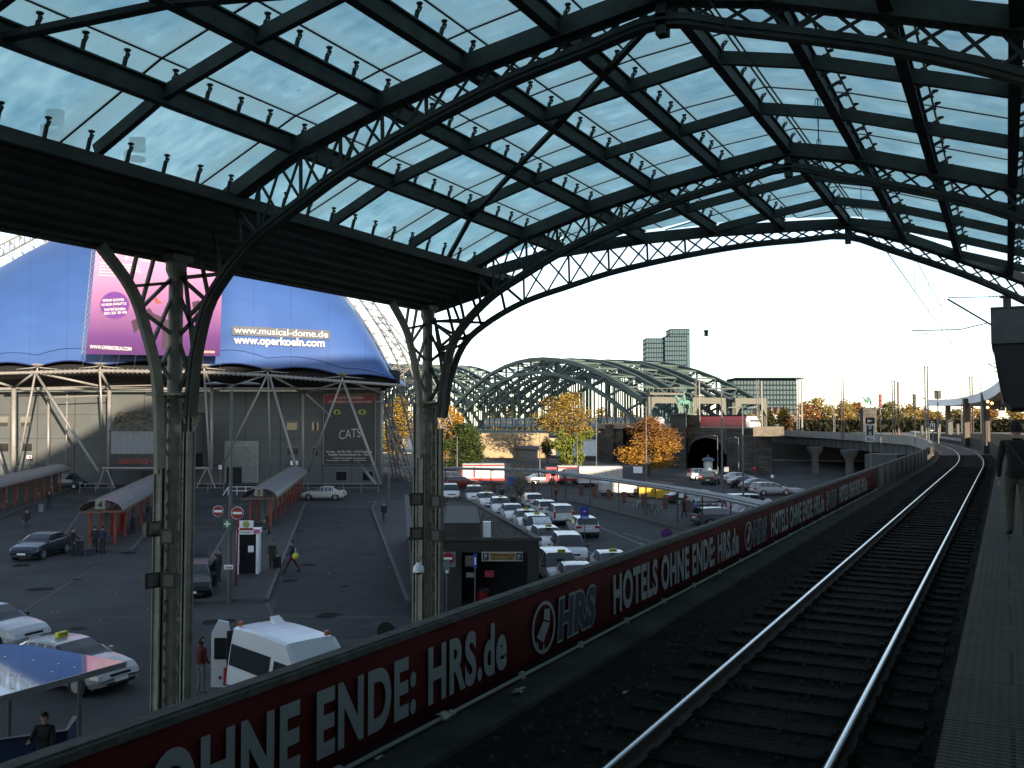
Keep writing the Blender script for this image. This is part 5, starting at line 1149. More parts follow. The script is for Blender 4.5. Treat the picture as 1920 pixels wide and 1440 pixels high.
stop_sign(1748.5, 787, 850, 5.7, 70, 'smaller stop sign farther along the concrete parapet', None, True, 9, 14)
# ---- canopies at the right
cn = thing('dark_platform_canopy', 'dark canopy end hanging over the right platform edge', 'canopy', (2, 43, 8.9))
pr = [(-.46, 13.1), (-.46, 11.65), (-.28, 10.3), (-.08, 9.35), (.2, 9.05), (9, 8.95), (9, 13.1)]
m = MB(); m.grid([[(x + (trackx(Y) + 2.03), Y, z) for x, z in pr] for Y in (43, 50, 56, 62)], close=True); m.add([(x, 43, z) for x, z in pr], [tuple(range(7))]); m.build('shell', mat('canopy_dark', (.012, .014, .014), .7), cn, world=True)
m = MB(); m.beam((-.5, 42.95, 12.4), (9, 42.95, 12.4), .08, 1.44); m.beam((-.5, 42.95, 13.14), (9, 42.95, 13.14), .2, .06); m.build('fascia', mat('canopy_grey', (.06, .065, .06), .6), cn, world=True)
m = MB(); m.grid([[(x, Y, z) for Y in (42.9, 50)] for x, z in ((-.5, 13.16), (-.49, 11.6), (-.31, 10.28), (-.11, 9.33))]); m.build('edge_trim', mat('purple_trim', (.06, .02, .04), .5), cn, world=True)
m = MB(); p = KG(1893, 38.2); m.box((p.x, p.y, 13.35), (.3, .3, .55)); m.box((p.x, p.y, 13.62), (.5, .4, .08))
A = K(1893, 553, 38); m.tube([A, K(1886, 556, 37.9), K(1778, 558, 37.6)], .018, 6)
for k in range(5): m.lathe([(.07, -.012), (.07, .012)], tuple(K(1856 + k * 6, 555, 37.8)), 8, axis='x')
m.tube([K(1777, 561, 37.6), K(1862, 611, 38.5)], .035, 6); m.tube([K(1709, 620, 37.4), K(1800, 618, 37.6), K(1850, 606, 38.2)], .022, 6); m.tube([K(1718, 622, 37.4), K(1720, 624, 37.4), K(1753, 627, 37.5), K(1754, 630, 37.5)], .014, 6)
m.build('catenary_bracket', wire, cn, world=True)
wc = thing('white_curved_canopy', 'white curved canopy edge sweeping behind the dark canopy', 'canopy', KG(1800, 110), TH)
tp = smooth_path([Vector((1738, 749, 150)), Vector((1785, 748, 120)), Vector((1825, 740, 92)), Vector((1852, 729, 72)), Vector((1876, 712, 56))], 5); bt = smooth_path([Vector((1738, 761, 150)), Vector((1785, 760, 120)), Vector((1828, 755, 92)), Vector((1856, 747, 72)), Vector((1878, 732, 56))], 5)
m = MB(); bk = Vector((c_, s_, 0)) * 9; A = [K(p.x, p.y, p.z) for p in tp]; B_ = [K(p.x, p.y, p.z) for p in bt]
m.grid([[tuple(a + bk) for a in A], [tuple(a) for a in A], [tuple(b) for b in B_], [tuple(b + bk - Vector((0, 0, .1))) for b in B_]], close=False); m.build('shell', mat('white_canopy', (.80, .81, .84), .5, 0, .03), wc, world=True, smooth=False)
m = MB()
for (u, d) in ((1778, 130), (1812, 100), (1848, 80)): p = KG(u, d); m = MB(); m.box((p.x, p.y, 8.3), (.55, .4, 5.3), TH); m.build('support_post', mat('canopy_post', (.07, .05, .04), .7), wc, world=True)
# sunlit far platform strip
m = MB(); m.grid([[tuple(KG(u, d, z)) for u, d in ((1705, 175), (1740, 140), (1790, 112), (1850, 92), (1925, 84))] for z in (6.2, 6.55)]); m.grid([[tuple(KG(u, d, 6.55)) for u, d in ((1705, 175), (1740, 140), (1790, 112), (1850, 92), (1925, 84))], [tuple(KG(u, d, 6.55)) for u, d in ((1712, 190), (1760, 165), (1830, 140), (1890, 125), (1990, 120))]]); struct(m.build('far_platform', vconc))
for (u, v0, v1, w, d, nm, lb) in ((1781, 787, 808, 9, 120, 'ticket_machine', 'pale grey cabinet on the sunlit far platform'), (1795, 795, 808, 5, 122, 'small_cabinet', 'small white cabinet right of the pale grey one'), (1728, 795, 808, 4, 130, 'small_cabinet', 'small pale post box left of the tall mast'), (1760, 780, 810, 6, 118, 'info_board', 'narrow pale info board behind the smaller stop sign')):
    m = MB(); p = KG(u, d); h0 = 6.55; h1 = K(u, v0, d).z; m.box((p.x, p.y, (h0 + h1) / 2 + .1), (w * d / 1750, .3, (h1 - h0) * .8), TH); m.box((p.x, p.y, h0 + .2), (w * d / 1750 * .5, .2, .4), TH); m.box((p.x, p.y, h1), (w * d / 1750 * 1.1, .36, .05), TH); tag(m.build(nm, vconc2, None, loc=(p.x, p.y, h0)), lb, nm.replace('_', ' '))
m = MB(); 
for (u, v, txt) in ((1878, 764, 'A'), (1893, 764, '11')):
    p = K(u, v, 60); m.box(tuple(p), (.42, .08, .42), TH)
sg = thing('platform_signs', 'small dark section signs hanging under the canopy', 'sign', K(1886, 764, 60), TH); m.build('board', sigb, sg, world=True)
wtext('A', 1875, 768, 1881, 7, sg, d=59.8); wtext('11', 1890, 768, 1896, 7, sg, d=59.8)
# small lamp hanging in the sky gap
hl = thing('hanging_lamp', 'small dark lamp hanging on a thin wire in the bright sky', 'lamp', K(1324, 627, 26), TH)
m = MB(); p = K(1324, 627, 26); m.box(tuple(p), (.09, .1, .10), TH); m.box((p.x, p.y, p.z + .09), (.11, .12, .06), TH); m.build('lamp_body', mgal, hl, world=True); m = MB(); m.tube([(p.x, p.y, p.z + .1), (p.x, p.y, 14.0)], .0025, 4); m.build('wire', galvw, hl, world=True)
# ================================================================ vehicles
tyre_m = mat('tyre_rubber', (.012, .012, .012), .85); rim_m = mat('alloy_rim', (.38, .39, .40), .35, .6, .05); tail_m = mat('red_tail_lamp', (.35, .015, .015), .25)
head_m = mat('headlamp_lens', (.55, .58, .60), .12, .2, .05); carglass = mat('car_glass', (.015, .020, .023), .05, 0, .1, 1, spec=.8); trim_m = mat('black_trim', (.015, .015, .016), .5)
yell = mat('yellow_sign', (.62, .55, .05), .5); taxi_w = mat('ivory_car_paint', (.56, .57, .55), .22, 0, .03, 1, spec=.6)
def paint(n, c, metal=0.0): return mat(n, c, .22, metal, .03, 1, spec=.6)
SPEC = dict(
 sedan=dict(L=4.75, W=1.80, body=[(-2.37, .62), (-2.3, .93), (-2.1, 1.0), (-1.5, 1.03), (0, 1.0), (.95, .97), (1.5, .90), (2.0, .80), (2.28, .66), (2.37, .50)], roof=(-1.85, -1.15, .25, 1.05), H=1.46, bot=.24),
 wagon=dict(L=4.8, W=1.82, body=[(-2.4, .55), (-2.37, .95), (-2.1, 1.02), (-1.5, 1.03), (0, 1.0), (.95, .98), (1.5, .92), (2.0, .82), (2.3, .68), (2.4, .50)], roof=(-2.33, -1.95, .25, 1.05), H=1.50, bot=.24),
 mpv=dict(L=4.5, W=1.84, body=[(-2.24, .55), (-2.22, 1.0), (-2.0, 1.08), (-1.4, 1.08), (0, 1.06), (1.15, 1.02), (1.6, .95), (1.95, .85), (2.18, .70), (2.25, .50)], roof=(-2.2, -1.95, .45, 1.35), H=1.68, bot=.25),
 van=dict(L=5.0, W=1.94, body=[(-2.5, .55), (-2.49, 1.1), (-2.3, 1.2), (-1.4, 1.2), (0, 1.2), (1.35, 1.16), (1.8, 1.08), (2.2, .95), (2.45, .75), (2.5, .5)], roof=(-2.48, -2.38, .9, 1.65), H=1.95, bot=.26),
 ambu=dict(L=5.2, W=1.98, body=[(-2.6, .55), (-2.59, 1.2), (-2.5, 1.32), (-1.4, 1.34), (0, 1.32), (1.35, 1.24), (1.8, 1.16), (2.25, 1.02), (2.55, .8), (2.6, .5)], roof=(-2.58, -2.35, .55, 1.75), H=2.65, bot=.28))
def car(name, label, cat_, kind, pm_, loc, az, group=None, sign=None, hatch=False, opaque_rear=False, nside=3, high=False):
    S = SPEC[kind]; w = S['W'] / 2; r0, r1, r2, r3 = S['roof']; H_ = S['H']; t_ = thing(name, label, cat_, loc, az, group)
    pil = [r1 + .12] + [r1 + .12 + (r2 - r1 - .2) * k / nside for k in range(1, nside)] + [r2 - .02]
    xs = sorted(set([b[0] for b in S['body']] + [r0, r1, r2, r3, (r0 + r1) / 2, (r2 + r3) / 2] + pil + [p + .07 for p in pil[:-1]]))
    def zr(x):
        if x <= r0 or x >= r3: return 0
        bl = interp(S['body'], x)
        if x < r1: t = (x - r0) / (r1 - r0); return bl + (H_ - .05 - bl) * t ** .85
        if x > r2: t = (r3 - x) / (r3 - r2); return bl + (H_ - .04 - bl) * t ** .9
        return H_ - .05 * abs((x - (r1 + r2) / 2) / ((r2 - r1) / 2)) ** 2
    rings = []; cab = []
    for x in xs:
        e = max(0, (abs(x) - S['L'] / 2 + .55) / .55); ww = w * (1 - .16 * e ** 2); bl = interp(S['body'], x); z = zr(x); bt = S['bot'] + .12 * e ** 2; c = z > bl + .03; cab.append(c)
        k = (z - bl) / (H_ - bl) if c else 0; rw = ww * (.97 - .20 * k)
        up = [(rw, z - .05 * min(1, k * 2)), (rw * .86, z + 0), (0, z + .015)] if c else [(ww * .90, bl + .02), (ww * .6, bl + .045), (0, bl + .055)]
        half = [(0, bt), (ww * .86, bt), (ww * .985, bt + .16), (ww, (bt + bl) / 2 + .05), (ww * .965, bl - .02)] + up
        rings.append([(x, y, z_) for y, z_ in half] + [(x, -y, z_) for y, z_ in half[-2:0:-1]])
    n = len(rings[0]); B = MB(); parts = dict(windscreen=MB(), rear_window=MB(), side_window=MB(), side_window2=MB())
    for i in range(len(xs) - 1):
        xa, xb = xs[i], xs[i + 1]; xm = (xa + xb) / 2
        for k in range(n):
            k2 = (k + 1) % n; q_ = [rings[i][k], rings[i + 1][k], rings[i + 1][k2], rings[i][k2]]; tgt = B
            side = (k == 4 or k == n - 5); topb = k in (5, 6, n - 7, n - 6)
            if high and (side or (topb and xm < (r2 + r3) / 2)): tgt = B
            elif side and r1 + .05 < xm < r2 + .02 and (xb - xa) > .09: tgt = parts['side_window'] if k == 4 else parts['side_window2']
            elif side and ((r2 < xm < r3 and cab[i])) : tgt = parts['side_window'] if k == 4 else parts['side_window2']
            elif topb and r2 < xm < r3: tgt = parts['windscreen']
            elif topb and r0 < xm < r1 and not opaque_rear: tgt = parts['rear_window']
            tgt.add(q_, [(0, 3, 2, 1)])
    B.add(rings[0], [tuple(range(n))]); B.add(rings[-1], [tuple(reversed(range(n)))])
    B.build('body', pm_, t_, auto=50)
    for nm in ('windscreen', 'rear_window', 'side_window', 'side_window2'):
        if parts[nm].f: parts[nm].build(nm.rstrip('2'), carglass, t_)
    wr = .33 if kind != 'ambu' else .35
    for sx in (-1, 1):
        for sy in (-1, 1):
            x = sx * S['L'] * .295 + (.05 if sx > 0 else 0); y = sy * (w - .09); m = MB()
            m.lathe([(wr * .6, -.10), (wr * .96, -.10), (wr, -.06), (wr, .06), (wr * .96, .10), (wr * .6, .10)], (x, y, wr), 18, axis='y'); m.lathe([(wr + .065, -.004), (wr + .065, .004)], (x, sy * (w * .99 + .001), wr + .02), 18, axis='y')  # wider thin disc is a black patch standing for the shaded wheel well
            wh = m.build('wheel', tyre_m, t_, auto=40); m = MB(); yy = sy * .105
            m.lathe([(wr * .64, -.01), (wr * .64, .01), (wr * .56, .012), (wr * .56, -.012)], (x, y + yy, wr), 16, axis='y')
            for k in range(5): a = k * 1.2566; m.beam((x, y + yy, wr), (x + wr * .6 * math.cos(a), y + yy, wr + wr * .6 * math.sin(a)), .07, .02, up=(0, 1, 0))
            o = m.build('rim', rim_m, None); o.parent = wh
    fx = S['L'] / 2; hz = interp(S['body'], fx - .25)
    for sy in (-1, 1):
        m = MB(); m.add([(fx - .09, sy * w * .50, hz - .20), (fx - .26, sy * w * .91, hz - .16), (fx - .42, sy * w * .95, hz + .0), (fx - .16, sy * w * .55, hz - .04)] + [(fx - .03, sy * w * .50, hz - .20), (fx - .20, sy * w * .93, hz - .16), (fx - .40, sy * w * .97, hz + .03), (fx - .12, sy * w * .55, hz - .01)], [(0, 1, 2, 3), (4, 5, 6, 7), (0, 1, 5, 4), (1, 2, 6, 5), (2, 3, 7, 6), (3, 0, 4, 7)]); m.build('headlight', head_m, t_)
        m = MB(); tz = interp(S['body'], -fx + .2)
        if kind in ('van', 'ambu', 'mpv'): m.box((-fx + .04, sy * w * .83, tz - .15), (.09, .16, .5))
        else: m.box((-fx + .07, sy * w * .74, tz - .16), (.12, .38, .17))
        m.build('tail_light', tail_m, t_)
        m = MB(); m.box((r3 - .25, sy * (w + .07), interp(S['body'], r3 - .2) + .06), (.12, .18, .13), 0, taper=.8); m.build('mirror', trim_m if kind != 'sedan' else pm_, t_)
        m = MB(); 
        for k in range(1, nside): m.box((r1 + .12 + (r2 - r1 - .2) * k / nside + .2, sy * (w * .985), interp(S['body'], 0) - .13), (.16, .03, .025))
        m.build('door_handle', trim_m, t_)
    m = MB(); m.box((fx - .05, 0, hz - .13), (.06, w * .85, .10)); m.box((fx - .03, 0, .36), (.07, w * 1.2, .10)); m.build('grille', trim_m, t_)
    m = MB(); m.box((fx + .01, 0, .46), (.02, .5, .11)); m.build('number_plate', white, t_); m = MB(); m.box((-fx - .01, 0, .72), (.02, .5, .11)); m.build('number_plate', white, t_)
    m = MB(); m.box((-fx + .02, 0, .42), (.08, w * 1.75, .12)); m.box((0, 0, S['bot'] - .01), (S['L'] * .86, w * 1.7, .06)); m.build('bumper', trim_m, t_)
    if sign: 
        m = MB(); m.box((sign, 0, H_ + .10), (.14, .42, .16), 0, taper=.9); ts = m.build('roof_sign', yell, t_); m = MB(); put_text(m, 'TAXI', (sign + .08, 0, H_ + .06), (0, 1, 0), (0, 0, 1), .13, off=.02, align='CENTER'); put_text(m, 'TAXI', (sign - .08, 0, H_ + .06), (0, -1, 0), (0, 0, 1), .13, off=.02, align='CENTER'); o = m.build('lettering', trim_m, None); o.parent = ts
    m = MB(); m.tube([(r1 + .15, .1, H_ - .02), (r1 + .05, .1, H_ + .25)], .008, 4); m.build('aerial', trim_m, t_)
    if hatch:
        m = MB(); x0 = r1; m.add([(x0, -w * .7, H_), (x0, w * .7, H_), (x0 - .75, w * .66, H_ + .32), (x0 - .75, -w * .66, H_ + .32), (x0 - .02, -w * .7, H_ + .05), (x0 - .02, w * .7, H_ + .05), (x0 - .77, w * .66, H_ + .37), (x0 - .77, -w * .66, H_ + .37)], [(0, 1, 2, 3), (4, 7, 6, 5), (0, 4, 5, 1), (1, 5, 6, 2), (2, 6, 7, 3), (3, 7, 4, 0)]); hb = m.build('tailgate', pm_, t_)
        m = MB(); m.box((x0 - .4, 0, H_ + .10), (.55, w * 1.1, .02)); o = m.build('pane', carglass, None); o.parent = hb
    return t_
def az_of(a, b): d = b - a; return math.atan2(d.y, d.x)
lane = az_of(G(893, 945), G(1050, 1085)); lane2 = az_of(G(1085, 1000), G(1000, 950))
TX = 'white taxis waiting at the rank'
for (u, v, kind, lb, sg, hatch) in (
    (845, 936, 'mpv', 'white van taxi directly right of the second roof column', None, False), (889, 940, 'mpv', 'farthest white taxi of the front row, behind the garage roof corner', .3, False), (912, 951, 'sedan', 'low white sedan taxi, second from the far end of the front row', .3, False), (938, 963, 'wagon', 'white wagon taxi beside the standing drivers', .3, False),
    (961, 977, 'sedan', 'white taxi with green tinted sunroof in mid front row', None, False), (986, 990, 'sedan', 'white saloon between sunroof taxi and grey bonnet taxi', .3, False), (1006, 1008, 'mpv', 'white people carrier above the garage sign corner', .2, False), (1027, 1030, 'wagon', 'white wagon half hidden behind the open hatch carrier', .3, True),
    (1066, 1052, 'mpv', 'white people carrier facing camera with black front grille', None, False), (1047, 1092, 'mpv', 'large white taxi van nearest the garage pillar', .9, False), (1083, 1112, 'sedan', 'white car roof just showing above the banner parapet', None, False), (1148, 1085, 'sedan', 'white taxi with yellow sign cut by the parapet edge', .2, False)):
    car('taxi', lb, 'taxi', kind, taxi_w, G(u, v), lane + random.uniform(-.06, .06), TX, sg, hatch)
for (u, v, kind, lb) in ((997, 952, 'wagon', 'white estate taxi farthest in the departing row'), (1019, 967, 'wagon', 'second white estate taxi of the departing row'), (1050, 981, 'mpv', 'white carrier in the departing row left of the blue sign'), (1092, 1003, 'wagon', 'white estate taxi under the blue rank sign')):
    car('taxi', lb, 'taxi', kind, taxi_w, G(u, v), lane2 + random.uniform(-.05, .05), 'white taxis in the departing row')
car('taxi', 'ivory sedan taxi driving past the grey theatre wall', 'taxi', 'sedan', paint('cream_car_paint', (.42, .41, .36)), G(607, 937), TH + math.pi, sign=.0)
car('dark_sedan', 'dark blue sedan parked at the open square left', 'car', 'sedan', paint('midnight_blue_paint', (.015, .028, .045), .3), G(78, 1043), az_of(G(118, 1030), G(52, 1048)))
car('dark_van', 'dark teal van parked before the theatre wall', 'van', 'van', paint('dark_teal_paint', (.02, .035, .045)), KG(125, 119), TH)
car('silver_taxi', 'silver white sedan taxi with yellow roof sign at lower left', 'taxi', 'sedan', paint('silver_ivory_paint', (.30, .31, .30), .15), KG(137, 30.6), az_of(G(60, 1262), G(225, 1290)), sign=-.35)
car('white_car', 'white car bonnet behind the silver taxi at left edge', 'car', 'wagon', paint('plain_white_paint', (.36, .38, .39)), KG(-12, 36), az_of(G(-60, 1190), G(60, 1205)))
car('black_estate', 'black estate with raised tailgate beside the first roof column', 'car', 'wagon', mat('black_car_paint', (.010, .011, .012), .4, 0, .05, 1, spec=.2), KG(366, 46.5), az_of(KG(370, 50), KG(352, 40)), hatch=True)
amb = car('ambulance', 'white high roofed ambulance with one rear door open', 'ambulance', 'ambu', paint('ambulance_white', (.60, .62, .64)), KG(566, 25.9), az_of(KG(445, 27.6), KG(660, 23.4)), opaque_rear=True, nside=2, high=True)
m = MB(); c = wquad(m, 397, 1186, 432, 1288, 28.0, .06); P = [K(397, 1186, 28.0), K(432, 1186, 28.0), K(429, 1166, 28.0), K(410, 1162, 28.0)]; nn = Vector((-s_, c_, 0)) * .03; m.add([p - nn for p in P] + [p + nn for p in P], [(0, 1, 2, 3), (7, 6, 5, 4), (0, 4, 5, 1), (1, 5, 6, 2), (2, 6, 7, 3), (3, 7, 4, 0)]); dr = m.build('rear_door', MATS['ambulance_white'], amb, world=True)
def onto(mb, nm, mt_): o = mb.build(nm, mt_, None); o.data.transform((Matrix.Translation(amb.location) @ Matrix.Rotation(amb.rotation_euler.z, 4, 'Z')).inverted()); o.parent = dr
m = MB(); wquad(m, 402, 1196, 428, 1236, 27.95, .03); onto(m, 'door_window', carglass)
m = MB(); wquad(m, 409, 1269, 415, 1271.5, 27.94, .02); wquad(m, 410.8, 1267, 413.2, 1273.5, 27.93, .02); onto(m, 'red_cross', redl)
m = MB(); wquad(m, 422, 1252, 431, 1268, 27.94, .03); onto(m, 'lamp_cluster', tail_m)
aw_ = .99
def aq(x0, x1, z0, z1, nm):
    y = lambda z: -(aw_ * (.97 - .20 * max(0, (z - 1.32) / 1.33))) - .012; m = MB(); m.add([(x0, y(z0), z0), (x1, y(z0), z0), (x1, y(z1), z1), (x0, y(z1), z1)], [(0, 1, 2, 3)]); m.build(nm, carglass, amb)
m = MB()
for x in (-.02, 1.12): m.box((x, -.965, 1.0), (.02, .05, .9))
m.box((-.9, -.975, 1.02), (3.2, .03, .03)); m.box((-.9, -.985, .62), (3.4, .03, .09)); m.build('side_trim', trim_m, amb)
aq(-2.25, -.1, 1.58, 2.16, 'side_window'); aq(.1, 1.0, 1.5, 2.1, 'side_window')
m = MB(); m.box((-2.62, 0, 1.45), (.03, 1.6, 2.0)); m.build('dark_interior', trim_m, amb)
m = MB(); put_text(m, 'Malteser', (-1.6, -.985, 1.0), (1, 0, 0), (0, 0, 1), .22, off=.02); m.box((.9, -.985, .95), (.3, .012, .1)); m.box((.9, -.986, .95), (.1, .012, .3)); m.build('red_marking', redl, amb)
for x in (-2.2, .55):
    m = MB(); m.lathe([(.07, 0), (.07, .09), (.04, .13)], (x, -.6 if x < 0 else .5, 2.64), 10); m.build('beacon', mat('orange_lamp', (.45, .12, .02), .3), amb)
m = MB(); m.add([(-1.9, .2, 2.64), (-1.55, .2, 2.64), (-1.95, .2, 2.82), (-1.9, .5, 2.64), (-1.55, .5, 2.64), (-1.95, .5, 2.82)], [(0, 1, 2), (5, 4, 3), (0, 3, 4, 1), (1, 4, 5, 2), (2, 5, 3, 0)]); m.build('roof_vent', white, amb)
# far cars and trucks
cols = dict(grey=(.12, .13, .14), black=(.015, .016, .018), white=(.45, .46, .47), blue=(.03, .06, .13), red=(.16, .012, .012), silver=(.35, .36, .37))
for (u, v, kind, c_n, h_, lb) in ((845, 912, 'van', 'silver', 0, 'grey car standing in sunlight right of the second column'), (866, 915, 'wagon', 'red', 0, 'red car in sunlight behind the bike racks'), (1333, 908, 'van', 'black', 1, 'dark van parked below the round advertising pillar'), (1318, 900, 'mpv', 'white', 0, 'white car behind the dark van near the arch'), (1398, 914, 'sedan', 'black', 0, 'black car farthest in the car park by the viaduct'), (1425, 919, 'sedan', 'grey', 0, 'grey car in the car park under the viaduct edge'), (1445, 928, 'wagon', 'silver', 0, 'silver car beside the blue container'), (1386, 905, 'sedan', 'white', 0, 'white car roof below the arch wall'),
    (1400, 966, 'van', 'white', 0, 'white van behind the walkway posts'), (1322, 945, 'sedan', 'silver', 0, 'silver car behind the round blue sign'), (1290, 945, 'sedan', 'black', 0, 'black car behind the blue parking sign'), (1425, 978, 'wagon', 'white', 0, 'white estate just above the parapet end of the square'), (1352, 985, 'wagon', 'grey', 0, 'dark grey car behind the fence posts'), (1018, 908, 'sedan', 'grey', 0, 'grey car behind the walkway near the kiosk')):
    car('parked_car', lb, 'car', kind, paint(c_n + '_far_paint', cols[c_n]), G(u, v), TH + (.25 if h_ == 0 else 1.2), 'cars parked across the square')
def truck(u0, u1, vt, d, label, col1, col2, hx=1):
    p = KG((u0 + u1) / 2, d); L = (u1 - u0) * d / 1750; t_ = thing('box_truck', label, 'truck', (p.x, p.y, 0), TH + .04); h = K(u0, vt, d).z
    m = MB(); m.box((0, 0, (h + .8) / 2), (L, 2.5, h - .8)); m.build('cargo_box', col1, t_); m = MB(); m.box((0, 0, .7), (L + .1, 2.54, .3)); m.box((0, -1.27, h - .2), (L, .03, .25)); m.box((-L * .22, -1.27, h * .6), (.25, .03, h * .5)); m.build('trim_band', col2, t_)
    if hx: m = MB(); m.box((hx * (L / 2 + .9), 0, 1.35), (1.6, 2.3, 1.9), 0, taper=.9); m.build('cab', col2, t_); m = MB(); m.box((hx * (L / 2 + .95), 0, 1.75), (1.45, 2.24, .6)); m.build('cab_window', carglass, t_)
    for x in (-L * .35, -L * .22, L * .4) + ((hx * (L / 2 + .8),) if hx else ()): m = MB(); m.lathe([(.45, -1.24), (.45, 1.24)], (x, 0, .45), 14, axis='y'); m.build('wheel', tyre_m, t_)
tw = mat('truck_white', (.42, .41, .40), .5); tred = mat('truck_red', (.34, .02, .025), .45); tcr = mat('truck_cream', (.36, .34, .30), .5)
truck(868, 945, 869, 127, 'white box truck with red bands behind the green tree', tw, tred, -1); truck(1045, 1082, 873, 127, 'white truck with red panel left of the long trailer', tw, tred, -1); truck(1084, 1164, 874, 122, 'long cream trailer in front of the dark stone block', tcr, tw, 0)
truck(1124, 1190, 903, 106, 'low white trailer shining behind the walkway posts', tw, tw, 0)
for (u0, u1, vt, d, mt_, lb, nm) in ((1196, 1226, 913, 105, 'ochre', 'ochre site container behind the walkway, left one', 'site_container'), (1228, 1256, 914, 104, 'ochre', 'ochre site container behind the walkway, right one', 'site_container'), (1258, 1282, 917, 104, 'pale', 'small pale grey container right of the ochre pair', 'site_container'), (1300, 1425, 944, 90, 'blue', 'long low blue skip behind the fence', 'skip'), (1462, 1500, 915, 112, 'pale', 'pale cabin with yellow panel by the viaduct pier', 'site_cabin')):
    p = KG((u0 + u1) / 2, d); L = (u1 - u0) * d / 1750; h = K(u0, vt, d).z; t_ = thing(nm, lb, nm.split('_')[-1], (p.x, p.y, 0), TH, 'site containers' if 'container' in nm else None); cm = {'ochre': mat('ochre_steel', (.48, .30, .03), .6), 'blue': mat('blue_steel', (.04, .07, .15), .6), 'pale': mat('pale_steel', (.40, .42, .43), .6)}[mt_]
    m = MB(); corr(m, (-L / 2, -1.2, .15), (L / 2, -1.2, .15), (L / 2, -1.2, h - .1), (-L / 2, -1.2, h - .1), max(4, int(L * 2)), .06); m.box((0, .05, h / 2), (L - .05, 2.3, h - .1)); m.build('shell', cm, t_); m = MB()
    for x in (-L / 2, L / 2): m.box((x, -1.2, h / 2), (.12, .12, h))
    m.box((0, -1.2, h - .05), (L, .12, .12)); m.build('corner_frame', cm, t_)
kk = thing('river_kiosk', 'grey low pavilion with flat dark roof on the bank', 'kiosk', KG(982, 150), TH)
m = MB(); wall_block(m, 955, 1008, 150, 158, 0, K(980, 866, 150).z); m.build('wall', mat('kiosk_wall', (.16, .16, .155), .7), kk, world=True); m = MB(); wall_block(m, 950, 1014, 148.5, 160, K(980, 864, 150).z, K(980, 856, 150).z); m.build('roof', mat('kiosk_roof', (.10, .11, .14), .6), kk, world=True); m = MB()
for k in range(4): wquad(m, 959 + k * 12, 869, 968 + k * 12, 879, 149.95, .05)
m.build('window_row', glassd, kk, world=True)
ap = thing('advertising_pillar', 'round white advertising pillar with blue domed cap by the arch', 'pillar', KG(1327, 140), 0); m = MB(); m.lathe([(.75, 0), (.75, .4), (.65, .45), (.65, 2.6)], (0, 0, 0), 16); m.build('drum', mat('poster_white', (.50, .48, .46), .6, 0, .5, 2), ap, auto=40); m = MB(); m.lathe([(.95, 2.6), (.95, 2.8), (.6, 3.0), (.15, 3.15), (.1, 3.5)], (0, 0, 0), 16); m.build('cap', mat('cap_blue', (.06, .09, .14), .5), ap, auto=40)
# ================================================================ walkway roof, fence, bikes
wk = thing('covered_walkway', 'long thin grey walkway roof on slim posts across the square', 'walkway roof', G(1010, 885, 2.9)); wz = 2.85
wkp = [G(u, v, wz) for u, v in ((756, 877), (835, 878), (1010, 882), (1060, 888), (1160, 901), (1270, 917), (1370, 934), (1480, 958), (1560, 975))]
gw = mat('walkway_roof_grey', (.085, .09, .095), .55); m = MB(); m.strip([tuple(p) for p in wkp], 2.4, .14); m.strip([(p.x, p.y, p.z + .1) for p in wkp], 1.2, .08); m.build('roof', gw, wk, world=True)
for (a, b) in zip(wkp[1:], wkp[2:]):
    n_ = max(2, int((b - a).length / 4.5))
    for k in range(n_): c = a.lerp(b, k / n_); m = MB(); m.tube([(c.x, c.y, .13), (c.x, c.y, wz)], .06, 6); m.beam((c.x, c.y, wz - .15), (c.x + .5, c.y + .5, wz - .05), .06, .1); m.build('post', steel, wk, world=True)
fn = thing('square_fence', 'low bar fence with brick red posts beyond the taxi rank', 'fence', G(1000, 922)); brick_m = mat('brick_post', (.14, .06, .04), .85)
fp = [G(u, v) for u, v in ((852, 922), (1000, 922), (1090, 930), (1170, 944), (1290, 962), (1420, 985))]; m = MB(); bars = MB(); np_ = 0
for a, b in zip(fp, fp[1:]):
    n_ = max(1, int((b - a).length / 3.2))
    for k in range(n_):
        c = a.lerp(b, k / n_); e = a.lerp(b, (k + 1) / n_); q_ = MB(); q_.box((c.x, c.y, .6), (.35, .35, 1.2)); q_.build('brick_post', brick_m, fn, world=True)
        for z in (.25, 1.0): bars.tube([(c.x, c.y, z), (e.x, e.y, z)], .025, 4)
        for j in range(9): g = c.lerp(e, j / 9); bars.tube([(g.x, g.y, .25), (g.x, g.y, 1.0)], .014, 4, cap=False)
bars.build('bar_rail', steel, fn, world=True)
